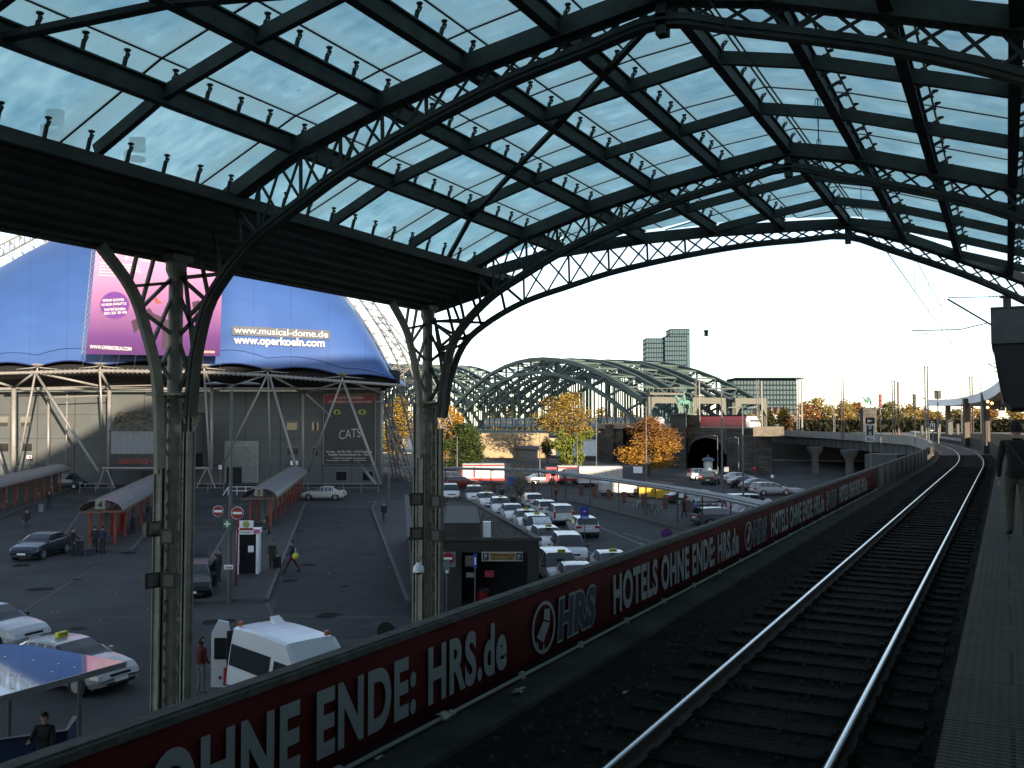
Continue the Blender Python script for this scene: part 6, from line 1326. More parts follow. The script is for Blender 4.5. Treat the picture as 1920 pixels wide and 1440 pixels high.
def bike(u, v, az, label, col):
    t_ = thing('bicycle', label, 'bicycle', G(u, v), az, 'bicycles parked along the fence'); fm = paint(col + '_bike', cols.get(col, (.1, .1, .1)))
    for x in (-.52, .52):
        m = MB(); N = 18
        m.tube([(x + .33 * math.cos(k * 6.2832 / N), 0, .34 + .33 * math.sin(k * 6.2832 / N)) for k in range(N + 1)], .018, 5, cap=False)
        for k in range(6): m.tube([(x, 0, .34), (x + .32 * math.cos(k * 1.047), 0, .34 + .32 * math.sin(k * 1.047))], .004, 3, cap=False)
        m.build('wheel', tyre_m, t_)
    m = MB()
    for a, b in (((-.52, .34), (-.12, .36)), ((-.12, .36), (-.22, .88)), ((-.52, .34), (-.2, .8)), ((-.12, .36), (.36, .82)), ((-.2, .82), (.36, .84)), ((.36, .98), (.52, .34))): m.tube([(a[0], 0, a[1]), (b[0], 0, b[1])], .018, 5)
    m.build('frame', fm, t_); m = MB(); m.tube([(.36, 0, .98), (.38, -.28, 1.02)], .013, 5); m.tube([(.36, 0, .98), (.38, .28, 1.02)], .013, 5); m.build('handlebar', trim_m, t_); m = MB(); m.box((-.24, 0, .92), (.26, .13, .06), 0, taper=.7); m.build('saddle', trim_m, t_)
for i, (u, v, c_n) in enumerate(((880, 922, 'black'), (905, 922, 'silver'), (930, 923, 'blue'), (958, 923, 'black'), (1195, 955, 'silver'), (1208, 958, 'black'), (1222, 964, 'blue'), (1236, 968, 'silver'), (1290, 973, 'black'), (1310, 977, 'blue'), (1368, 984, 'black'))):
    bike(u, v, TH + .3 + .2 * (i % 3), '%s bicycle %s' % (c_n, ['behind the tree trunk left of the fence', 'between two black bikes far left of fence', 'left of the wall of bikes', 'beside the blue rank post', 'leaning first left of ochre containers', 'leaning before the ochre container', 'with bent handlebar under the walkway', 'rightmost of the four under the walkway', 'standing behind the blue parking sign', 'standing near the round blue sign', 'near the tall lamp base by the parapet'][i]), c_n)
pl = thing('planter_bush', 'bare bushy planter tree among the taxi drivers', 'bush', G(975, 935)); m = MB(); r = random.Random(4)
for i in range(900): v = Vector((r.gauss(0, .9), r.gauss(0, .9), 1.6 + r.gauss(0, .7))); 
m2 = MB()
for i in range(900):
    v = Vector((r.gauss(0, .9), r.gauss(0, .9), max(.2, 1.7 + r.gauss(0, .7)))); a = Vector((r.gauss(0, 1), r.gauss(0, 1), r.gauss(0, 1))).normalized() * .09; b = a.cross(Vector((0, 0, 1))).normalized() * .06; m2.add([v - a, v + b, v + a, v - b], [(0, 1, 2, 3)])
for i in range(9): a = i * .7; m.tube([(0, 0, 0), (.5 * math.cos(a), .5 * math.sin(a), 1.2), (1.1 * math.cos(a), 1.1 * math.sin(a), 2.3)], [.05, .03, .01], 4)
m2.build('foliage', LM['olive'], pl); m.build('stem', bark, pl)
# ================================================================ bus shelters
orange = mat('orange_red_post', (.26, .045, .02), .5); sroof = mat('clear_ribbed_roof', (.19, .20, .21), .3, 0, .12, 1.5, spec=.6); sglass = mat('shelter_panel', (.12, .11, .095), .35, 0, .2, 1); cream_s = mat('cream_number_board', (.22, .225, .165), .6)
def shelter(label, near, far, wid, num=None, h=2.5):
    A, B = G(*near), G(*far); d = (B - A); L = d.length; az = math.atan2(d.y, d.x); t_ = thing('bus_shelter', label, 'bus shelter', A, az, 'barrel roofed bus shelters'); w = wid
    m = MB(); rows = []
    n_ = int(L / .9)
    for k in range(n_ + 1):
        x = -1.0 + (L + 2.0) * k / n_; rows.append([(x, w * .62 * math.cos(a), h + .75 * math.sin(a) - .05) for a in [math.pi * j / 10 for j in range(11)]])
    m.grid(rows); m.grid([[(p[0], p[1] * .98, p[2] - .05) for p in r_] for r_ in rows]); m.build('barrel_roof', sroof, t_, smooth=True); m = MB()
    for k in range(0, n_ + 1):
        x = -1.0 + (L + 2.0) * k / n_; m.strip([(x, w * .625 * math.cos(a), h + .76 * math.sin(a) - .04) for a in [math.pi * j / 10 for j in range(11)]], .05, .03)
    m.build('roof_rib', mat('roof_rib', (.13, .13, .13), .5), t_)
    m = MB(); m.box((L / 2, w * .62, h - .08), (L + 2.0, .09, .16)); m.box((L / 2, -w * .62, h - .08), (L + 2.0, .09, .16)); m.box((-1.0, 0, h - .08), (.1, w * 1.24, .16)); m.box((L + 1.0, 0, h - .08), (.1, w * 1.24, .16)); m.build('edge_beam', mat('shelter_edge', (.13, .065, .045), .6), t_)
    k = 0.0
    while k <= L + .1:
        for sy in (-1, 1): m = MB(); m.box((k, sy * w * .36, h / 2 - .05), (.16, .16, h - .1)); m.build('post', orange, t_)
        k += 4.2
    k = 0.0
    while k < L - 1: m = MB(); m.box((k + 1.55, 0, 1.35), (2.8, .05, 1.9)); m.build('wall_panel', sglass, t_); m = MB(); m.box((k + 1.4, w * .15, .45), (2.0, .4, .06)); m.build('bench', sglass, t_); k += 4.2
    if num:
        m = MB(); m.box((-1.12, 0, h + .42), (.07, .62, .62)); nb_ = m.build('number_board', cream_s, t_); m = MB(); put_text(m, num, (-1.165, 0, h + .2), (0, -1, 0), (0, 0, 1), .6, off=.01, align='CENTER'); o = m.build('number', sigb, None); o.parent = nb_
    return t_
shelter('long barrel roofed bus shelter at the far left without number', (-90, 985), (105, 920), 2.2); shelter('barrel roofed bus shelter marked with a number four board', (192, 1024), (312, 938), 2.2, '4'); shelter('barrel roofed bus shelter marked with a number five board', (488, 990), (552, 928), 2.2, '5')
# ================================================================ lamp posts and signs
pgal = mat('post_grey', (.09, .095, .095), .5, .1, .1)
def lamp(u, vt, vb, label, double=True, dd=None):
    p = G(u, vb) if dd is None else KG(u, dd); d = (EYE * FPX / (vb - 790)) if dd is None else dd; h = K(u, vt, d).z; t_ = thing('street_lamp', label, 'street lamp', (p.x, p.y, 0), TH, 'street lamps on the square'); m = MB(); m.tube([(0, 0, 0), (0, 0, h * .5), (0, 0, h)], [.11, .08, .05], 10); m.build('pole', pgal, t_)
    for sx in ((-1, 1) if double else (-1,)):
        m = MB(); k = 1 if double else .5
        m.tube([(0, 0, h - .05), (sx * .5 * k, 0, h + .02)], .03, 6); m.build('arm', pgal, t_); m = MB(); m.tube([(sx * .45 * k, 0, h), (sx * .8 * k, 0, h + .03), (sx * 1.3 * k, 0, h - .02)], [.05, .13, .06], 8); m.v = [(x, y, h + (z - h) * .6) for x, y, z in m.v]; m.build('lamp_head', mat('lamp_grey', (.17, .18, .18), .4), t_)
    return t_
lamp(430, 719, 1131, 'tall double armed lamp with no entry signs left of shelter five'); lamp(729, 753, 950, 'double armed lamp at the right corner of the theatre'); lamp(1212, 763, 915, 'double armed lamp crossing the orange tree'); lamp(1355, 729, 979, 'tallest looking double armed lamp, its head above the stone arch'); lamp(1394, 764, 968, 'double armed lamp nearest the red locomotive')
lamp(857, 818, 895, 'pale single armed lamp in front of the green tree', False); lamp(1118, 740, 890, 'thin pale single armed pole at the stone block corner', False, 150); lamp(1082, 812, 892, 'short pale single armed lamp between ivy and stone block', False, 150); lamp(1345, 817, 893, 'short pale pole left of the tall lamp at the arch', False, 145); lamp(1384, 820, 896, 'short pale pole right of the arch opening', False, 145); lamp(1012, 812, 892, 'thin lamp beside the golden bank wall', False, 150)
def disc(m, c, r, az=0, th_=.02, n=20, axis='y'):
    mm = MB(); mm.lathe([(r, -th_ / 2), (r, th_ / 2)], (0, 0, 0), n, axis=axis); mm.xf(Matrix.Translation(Vector(c)) @ Matrix.Rotation(az, 4, 'Z')); m.add(mm.v, mm.f)
rsign = mat('sign_red', (.24, .014, .02), .4); bsign = mat('sign_blue', (.02, .06, .30), .4); gsign = mat('sign_green', (.015, .12, .055), .4); ysign = mat('sign_yellow', (.60, .50, .03), .4)
ne = thing('no_entry_signs', 'pair of red no entry signs with green sign on lamp post', 'sign', K(430, 960, 43.2), TH)
for (u, v, r_) in ((409, 958.5, 9.5), (445, 962, 11)):
    m = MB(); disc(m, K(u, v, 43.2), r_ * 43.2 / 1750 * 1.08, TH); f = m.build('sign_rim', white, ne, world=True); m = MB(); disc(m, K(u, v, 43.17), r_ * 43.2 / 1750, TH); m.build('red_disc', rsign, ne, world=True); m = MB(); wquad(m, u - r_ * .78, v - 2.1, u + r_ * .78, v + 2.1, 43.14, .02); m.build('white_bar', white, ne, world=True)
m = MB(); wquad(m, 418, 974, 434, 991, 43.2, .03); m.build('green_board', gsign, ne, world=True); m = MB()
for (du, dv) in ((-4, 0), (4, 0), (0, -4), (0, 4), (0, 0)): disc(m, K(426 + du, 982.5 + dv, 43.16), .045, TH)
m.build('white_emblem', white, ne, world=True); m = MB(); m.tube([K(405, 949, 43.3), K(450, 949, 43.3)], .02, 6); m.build('bracket', pgal, ne, world=True)
pls = thing('name_plate', 'small white lettered plate low on the double armed lamp', 'sign', K(428, 1063, 43.4), TH); m = MB(); wquad(m, 420, 1059, 437, 1067.5, 43.5, .02); m.build('plate', white, pls, world=True); wtext('Camp', 422, 1065.5, 435, 4.5, pls, mt=sigb, d=43.46)
bs_ = thing('bus_stop_pole', 'red pole with yellow green bus stop sign at the phone booth', 'bus stop sign', KG(445, 48), TH); m = MB(); m.tube([KG(446, 48), K(446, 975, 48)], .05, 8); m.build('red_pole', rsign, bs_, world=True)
m = MB(); wquad(m, 449, 976, 475, 1002, 48, .04); m.build('white_board', white, bs_, world=True); m = MB(); disc(m, K(461, 983, 47.94), .16, TH); m.build('green_ring', gsign, bs_, world=True); m = MB(); disc(m, K(461, 983, 47.91), .13, TH); m.build('yellow_disc', ysign, bs_, world=True); wtext('H', 458.6, 986, 463.4, 6, bs_, mt=gsign, d=47.88)
m = MB(); wquad(m, 449.5, 990, 474, 994, 47.96, .02); m.build('red_band', rsign, bs_, world=True); wtext('Busbahnhof', 451, 999, 472, 2.4, bs_, mt=sigb, d=47.94)
pb = thing('phone_booth', 'white framed booth with dark door and pink sign top', 'booth', KG(470, 52), TH + .15); m = MB(); z1 = K(470, 995, 52).z
for x in (-.56, .5): m.box((x, -.45, z1 / 2), (.16, .12, z1)); m.box((x, .45, z1 / 2), (.16, .12, z1))
m.box((0, 0, z1), (1.25, 1.05, .25)); m.box((0, 0, .06), (1.2, 1.0, .12)); m.box((.55, 0, z1 / 2), (.06, .9, z1)); m.build('frame', white, pb); m = MB(); m.box((-.03, -.44, z1 / 2), (.9, .03, z1 - .3)); m.build('door', glassd, pb); m = MB(); m.box((0, -.55, z1 + .02), (1.2, .03, .22)); m.build('pink_header', mat('booth_pink', (.50, .10, .25), .5), pb); m = MB(); m.box((-.45, -.49, 1.1), (.03, .05, .8)); m.build('handle', galv, pb); m = MB(); m.box((.15, -.47, 1.5), (.3, .02, .35)); m.build('notice', white, pb)
def sign_post(name, label, u, vc, vb, shape, faces, txt=None, d=None, hb=None, grp=None):
    d = d or DZ(vb); t_ = thing(name, label, 'sign', KG(u, d), TH, grp); m = MB(); m.tube([KG(u, d), (*K(u, vc, d + .06).xy, K(u, vc, d).z)], .035, 6); m.build('post', pgal, t_, world=True); k = 0
    for (sh, du, dv, a, b, mt_) in faces:
        m = MB(); dd = d - .04 - k * .025; k += 1
        if sh == 'o': disc(m, K(u + du, vc + dv, dd), a * d / 1750, TH)
        elif sh == 'x':
            for sg_ in (1, -1): p, q_ = K(u - a, vc - sg_ * a, dd), K(u + a, vc + sg_ * a, dd); m.beam(p, q_, b * d / 1750, .02, up=(-s_, c_, 0))
        elif sh == '/': p, q_ = K(u - a, vc - a, dd), K(u + a, vc + a, dd); m.beam(p, q_, b * d / 1750, .02, up=(-s_, c_, 0))
        else: wquad(m, u + du - a, vc + dv - b, u + du + a, vc + dv + b, dd, .02)
        m.build({'o': 'disc', 'x': 'cross', '/': 'slash'}.get(sh, 'board'), mt_, t_, world=True)
    if txt:
        for (s2, u0, v0, u1, hh, mt_) in txt: wtext(s2, u0, v0, u1, hh, t_, mt=mt_, d=d - .04 - k * .025)
    return t_
sign_post('taxi_sign', 'blue taxi rank sign with red ring above the estate taxi', 1096, 962, 1012, 0, [('b', 0, 0, 8, 12.5, bsign), ('o', 0, -3, 4.5, 0, rsign), ('o', 0, -3, 3.4, 0, bsign), ('b', 0, -3, 1.6, 1.0, white)], [('TAXI', 1090, 973, 1102, 5, white)])
sign_post('taxi_sign', 'blue taxi rank sign with red ring left of planter bush', 958.5, 902, 935, 0, [('b', 0, 0, 5, 7.5, bsign), ('o', 0, -1.5, 3, 0, rsign), ('o', 0, -1.5, 2.2, 0, bsign)])
sign_post('no_stopping_sign', 'small round no stopping sign above the walkway roof', 1038, 888, 935, 0, [('o', 0, 0, 5, 0, rsign), ('o', 0, 0, 3.8, 0, bsign), ('x', 0, 0, 2.6, 1.0, rsign)])
sign_post('no_stopping_sign', 'large round red and blue no stopping sign at the parapet edge', 1250, 1001, 1070, 0, [('o', 0, 0, 10.5, 0, rsign), ('o', 0, 0, 8.3, 0, bsign), ('x', 0, 0, 5.8, 2.0, rsign), ('b', 0, 15, 6.5, 3.2, white)])
sign_post('parking_sign', 'blue letter sign with white plate right of ochre containers', 1277.5, 921, 968, 0, [('b', 0, 0, 4.6, 4.6, bsign), ('b', 0, 8, 4.6, 4, white)], [('P', 1275.5, 924.5, 1279.5, 6.5, white)])
sign_post('blue_cross_sign', 'round white sign with blue crossed arms above white plate', 1307, 927, 976, 0, [('o', 0, 0, 6.3, 0, white), ('o', 0, 0, 5.4, 0, mat('sign_pale_blue', (.16, .30, .48), .5)), ('x', 0, 0, 3.4, 1.2, white), ('b', 0, 10, 5, 2.4, white)])
sign_post('parking_sign', 'blue letter sign in front of the white van', 1410, 946, 985, 0, [('b', 0, 0, 4.6, 4.8, bsign), ('b', 0, 9, 4.6, 4, white)], [('P', 1408, 949.5, 1412, 6.5, white)])
sign_post('bus_stop_sign', 'rounded white stop sign with yellow green disc by the parapet', 1440, 944, 985, 0, [('o', 0, 0, 9, 0, white), ('o', 0, -1, 3.6, 0, gsign), ('o', 0, -1, 2.9, 0, ysign)], [('H', 1438.4, 945, 1441.6, 3.6, gsign)])
sign_post('round_sign_back', 'dark back of a round sign just above the banner parapet', 724, 1183, 1290, 0, [('o', 0, 0, 17, 0, sigb)], d=26)
sign_post('red_disc_sign', 'small red round sign left of the advertising pillar', 1292, 882, 905, 0, [('o', 0, 0, 3.5, 0, rsign), ('b', 0, 7, 2, 2.5, white)]); sign_post('red_disc_sign', 'small red round sign high on a post right of the arch', 1415, 880, 908, 0, [('o', 0, 0, 3.5, 0, rsign)]); sign_post('white_info_board', 'bright white board on two posts below the orange tree', 1196, 881, 905, 0, [('b', 0, 0, 8.5, 6, white)])
sign_post('round_white_sign', 'round white sign backs beside the viaduct piers', 1448, 893, 908, 0, [('o', 0, 0, 3.2, 0, white)]); sign_post('notice_board', 'small white board in the car park left of the tall lamp', 1362, 880, 905, 0, [('b', 0, 0, 4.5, 4.5, mat('dull_white', (.18, .185, .19), .6))])
# ================================================================ garage entrance building
gb = thing('garage_building', 'low flat roofed concrete garage entrance behind the second column', 'garage building', G(890, 1010, 3.2)); RZ = 3.2
rp = [G(u, v, RZ) for u, v in ((770, 1012), (1010, 1014), (884, 941), (762, 930))]; ct_ = sum(rp, Vector()) / 4
def scl(k, z): return [(ct_.x + (p.x - ct_.x) * k, ct_.y + (p.y - ct_.y) * k) for p in rp]
m = MB(); m.prism(scl(1.0, 0), RZ - .55, RZ); m.build('roof_slab', mat('garage_concrete', (.024, .024, .022), .8, 0, .25, 1, .2), gb, world=True)
m = MB(); P_ = scl(1.0, 0); m.strip([(x, y, RZ + .06) for x, y in P_ + P_[:1]], .3, .14); m.build('roof_kerb', mat('garage_kerb', (.045, .045, .042), .8), gb, world=True)
m = MB(); P_ = scl(.955, 0); m.add([(x, y, RZ + .02) for x, y in P_], [(0, 1, 2, 3)]); m.build('gravel_bed', mat('roof_gravel', (.022, .021, .016), .95, 0, .8, 2.5, .8, detail=9), gb, world=True)
m = MB(); r = random.Random(9)
for i in range(700):
    a, b = r.random(), r.random(); p = rp[0].lerp(rp[1], a).lerp(rp[3].lerp(rp[2], a), b); q_ = Vector((r.gauss(0, .12), r.gauss(0, .12), abs(r.gauss(0, .10)))); sd_ = Vector((r.gauss(0, .05), r.gauss(0, .05), 0)); p.z = RZ + .03; m.add([p, p + sd_, p + q_], [(0, 1, 2)])
o = m.build('roof_plants', LM['olive'], gb, world=True)
m = MB()
for i in range(5): a = G(845 + i * 26, 975 - i * 5 + (i % 2) * 12, RZ + .1); m.tube([a, a + Vector((r.uniform(-2, 2), r.uniform(-2, 2), .05))], .02, 4)
m.build('roof_debris', kerbm, gb, world=True)
m = MB(); up_ = [G(u, v, RZ) for u, v in ((832, 1012), (900, 1012), (893, 975), (838, 975))]; m.prism([(p.x, p.y) for p in up_], RZ, RZ + .75); m.build('stair_head', mat('garage_block', (.035, .035, .032), .8, 0, .25, 2), gb, world=True)
c = G(913, 1010, RZ); m = MB(); m.box((c.x, c.y, RZ + .4), (.35, .3, .75), TH); m.build('vent_box', white, gb, world=True)
wq = [(a.x, a.y) for a in [rp[0].lerp(rp[1], .02), rp[0].lerp(rp[1], .40), rp[3].lerp(rp[2], .40), rp[3].lerp(rp[2], .02)]]
m = MB(); m.prism(wq, 0, RZ - .5); a, b = rp[0].lerp(rp[1], .93), rp[0].lerp(rp[1], .985); m.box(((a.x + b.x) / 2, (a.y + b.y) / 2, 1.35), (.5, .5, 2.7), TH); m.build('wall', mat('garage_wall', (.035, .033, .029), .85, 0, .3, .8, .15), gb, world=True)
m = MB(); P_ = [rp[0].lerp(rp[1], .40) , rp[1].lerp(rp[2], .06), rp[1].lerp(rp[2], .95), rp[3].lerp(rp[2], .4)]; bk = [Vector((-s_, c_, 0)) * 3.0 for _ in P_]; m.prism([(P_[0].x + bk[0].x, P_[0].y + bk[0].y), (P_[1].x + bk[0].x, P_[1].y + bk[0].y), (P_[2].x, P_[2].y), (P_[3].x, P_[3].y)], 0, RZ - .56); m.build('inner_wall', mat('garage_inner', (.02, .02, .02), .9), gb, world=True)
gs = thing('garage_sign', 'white illuminated garage sign with two letter fields under roof', 'sign', K(942, 1043, 41.5), TH)
m = MB(); wquad(m, 903, 1035, 980, 1052, 41.5, .12); m.build('board', mat('sign_cream', (.40, .39, .34), .5), gs, world=True); m = MB(); wquad(m, 905, 1036.5, 916, 1050, 41.42, .03); wquad(m, 968, 1036.5, 979, 1050, 41.42, .03); m.build('dark_field', mat('sign_navy', (.02, .03, .06), .4), gs, world=True)
m = MB(); wquad(m, 917.5, 1037, 966.5, 1049.5, 41.43, .02); m.build('yellow_field', mat('sign_amber', (.40, .25, .07), .5), gs, world=True)
wtext('P', 908, 1048.5, 913.5, 10, gs, d=41.38); wtext('P', 971, 1048.5, 976, 9, gs, d=41.38); wtext('TIEFGARAGE', 919, 1043, 965, 5, gs, mt=sigb, d=41.38); wtext('MUSICAL DOME', 922, 1048.8, 962, 3.6, gs, mt=sigb, d=41.38)
sg2 = thing('no_entry_board', 'white square board with red no entry disc at garage', 'sign', K(842, 1048, 41), TH); m = MB(); wquad(m, 829, 1035, 854, 1063, 41, .05); m.build('board', mat('dull_white', (.18, .185, .19), .6), sg2, world=True); m = MB(); disc(m, K(840, 1047, 40.94), 11 * 41 / 1750, TH); m.build('red_disc', rsign, sg2, world=True); m = MB(); wquad(m, 832, 1045, 848, 1049, 40.9, .02); m.build('white_bar', white, sg2, world=True)
sign_post('arrow_sign', 'narrow blue direction sign turned edgewise before garage wall', 891, 1052, 1130, 0, [('b', 0, 0, 3.5, 14, bsign), ('b', 0, 0, 1.6, 7, white)], d=40); sign_post('grey_sign_back', 'grey sign back on a post overlapping the no entry board', 838, 1062, 1130, 0, [('b', 0, 0, 5, 12, mat('sign_back', (.12, .15, .17), .5)), ('b', 0, 10, 2.4, 3, white)], d=39.5)
for (u, v, a, b, mt_, nm, lb) in ((918, 1076, 9, 6, mat('dull_red', (.28, .03, .04), .5), 'red_notice', 'small red notice in the dark garage entrance'), (882, 1078, 8, 4.5, mat('dull_white', (.18, .185, .19), .6), 'wall_notice', 'small pale notice on the garage wall'), (882, 1052, 10, 10, mat('dull_frame', (.10, .10, .10), .6), 'poster_case', 'dark square poster case on the garage wall')):
    m = MB(); c = wquad(m, u - a, v - b, u + a, v + b, 41.6, .06); wquad(m, u - a * .85, v - b * .8, u + a * .85, v + b * .8, 41.55, .04); tag(m.build(nm, mt_, None, loc=tuple(c)), lb, nm.split('_')[-1])
# ================================================================ lights on the columns
fl = mat('floodlight_body', (.030, .028, .025), .6); flg = mat('floodlight_glass', (.11, .10, .085), .3)
def flood(u, v, d, az, label, sc=.68):
    t_ = thing('floodlight', label, 'floodlight', K(u, v, d), TH + az, 'floodlights clamped to the roof columns'); m = MB(); m.add([(-.17, .16, -.15), (.17, .16, -.15), (.17, .16, .15), (-.17, .16, .15), (-.24, -.14, -.2), (.24, -.14, -.2), (.24, -.14, .22), (-.24, -.14, .22)], [(0, 1, 2, 3), (7, 6, 5, 4), (0, 4, 5, 1), (1, 5, 6, 2), (2, 6, 7, 3), (3, 7, 4, 0)]); m.box((0, .25, -.02), (.08, .25, .08)); m.build('housing', fl, t_)
    m = MB(); m.box((0, -.145, .01), (.30, .02, .30)); m.build('lens', flg, t_); t_.scale = (sc, sc, sc); return t_
flood(284, 992, 17.4, .9, 'upper left floodlight with pale lens on first column'); flood(320, 1006, 17.3, -.3, 'upper dark floodlight hanging before the first column pipe'); flood(282, 1088, 17.2, .9, 'lower left floodlight with pale lens on first column'); flood(322, 1088, 17.2, -.2, 'lower dark floodlight beside the pale one on first column')
flood(780, 936, 25.2, .3, 'upper left pale box lamp on second column', .8); flood(822, 940, 25.2, -.6, 'upper right dark box lamp on second column', .8); flood(780, 1000, 25.1, .3, 'lower left pale box lamp on second column', .8); flood(822, 1004, 25.1, -.6, 'lower right dark box lamp on second column', .8)
dl_ = thing('dome_lamp', 'white dome shaped camera lamp low on the second column', 'lamp', K(785, 1066, 25)); m = MB(); m.lathe([(.05, .16), (.07, .12), (.13, .05), (.15, -.06), (.15, -.09)], (0, 0, 0), 14); m.build('white_shade', white, dl_, auto=50); m = MB(); m.ball((0, 0, -.09), (.10, .10, .08), 10, 6); m.build('dark_bulb', glassd, dl_); m = MB(); m.tube([(0, 0, .16), (0, .1, .3), (.12, .3, .3)], .02, 6); m.build('arm', pgal, dl_)
for (u, v, lb) in ((97, 252, 'floodlight cluster seen through the roof glass at far left'), (252, 300, 'floodlight cluster seen through the roof glass above the gutter')):
    X = -13.9; r_ = ray(u, v); t0 = X / r_.x; p = Vector((X, r_.y * t0, EYE + r_.z * t0)); t_ = thing('roof_floodlight', lb, 'floodlight', p, TH, 'floodlights above the glass roof'); m = MB(); m.box((.05, 0, .28), (.26, .1, .26), 0); m.build('panel_lamp', mat('roof_lamp_grey', (.02, .025, .03), .6), t_); m = MB(); m.tube([(-.14, 0, .15), (-.12, 0, -.4)], .05, 6); m.tube([(-.14, 0, .15), (.0, 0, .2)], .03, 6); m.lathe([(.15, -.03), (.15, .03)], (.04, 0, .02), 12); m.lathe([(.13, -.03), (.13, .03)], (.04, 0, -.2), 12); m.build('lamp_stem', mat('roof_lamp_grey', (.02, .025, .03), .6), t_)
# ================================================================ glossy stand roof, lower left
mir = bpy.data.materials.new('polished_blue_panel'); mir.use_nodes = True; b_ = mir.node_tree.nodes['Principled BSDF']; b_.inputs['Base Color'].default_value = (.055, .075, .12, 1); b_.inputs['Metallic'].default_value = .85; b_.inputs['Roughness'].default_value = .04
n_ = mir.node_tree.nodes; no = n_.new('ShaderNodeTexNoise'); no.inputs['Scale'].default_value = .9; bp_ = n_.new('ShaderNodeBump'); bp_.inputs['Strength'].default_value = .12; bp_.inputs['Distance'].default_value = .05; mir.node_tree.links.new(no.outputs[0], bp_.inputs['Height']); mir.node_tree.links.new(bp_.outputs[0], b_.inputs['Normal'])
kz = 2.75; st_ = thing('stand_roof', 'polished blue mirror roof of a small stand at lower left', 'stand', G(0, 1260, kz)); pq = [G(u, v, kz) for u, v in ((-160, 1330), (0, 1306), (236, 1241), (60, 1210), (-120, 1203))]
m = MB(); m.prism([(p.x, p.y) for p in pq], kz - .10, kz); m.build('mirror_panel', mir, st_, world=True); m = MB(); m.strip([(p.x, p.y, kz - .06) for p in pq[:3]], .04, .14); m.build('edge_strip', galv, st_, world=True); m = MB()
for (u, v) in ((20, 1265), (40, 1265), (62, 1238), (98, 1260), (24, 1290), (110, 1245), (10, 1232), (140, 1252), (60, 1280)): p = G(u, v, kz); m.lathe([(.03, 0), (.03, .012)], tuple(p), 8)
m.build('rivet', white, st_, world=True); m = MB()
for (u, v) in ((150, 1266), (-60, 1310), (20, 1220)): p = G(u, v, kz); m.tube([(p.x, p.y, 0), (p.x, p.y, kz - .1)], .05, 8)
m.build('post', pgal, st_, world=True)
bb = thing('blue_barrier', 'dark blue counter front under the mirror roof', 'counter', G(60, 1400, 1.0)); pz = [G(u, v, 1.15) for u, v in ((-80, 1400), (125, 1372), (142, 1345))]; m = MB(); m.strip([(p.x, p.y, .6) for p in pz], .06, 1.1); m.build('panel', mat('counter_blue', (.015, .03, .08), .5), bb, world=True); m = MB(); m.strip([(p.x, p.y, 1.17) for p in pz], .12, .05); m.build('counter_top', trim_m, bb, world=True)
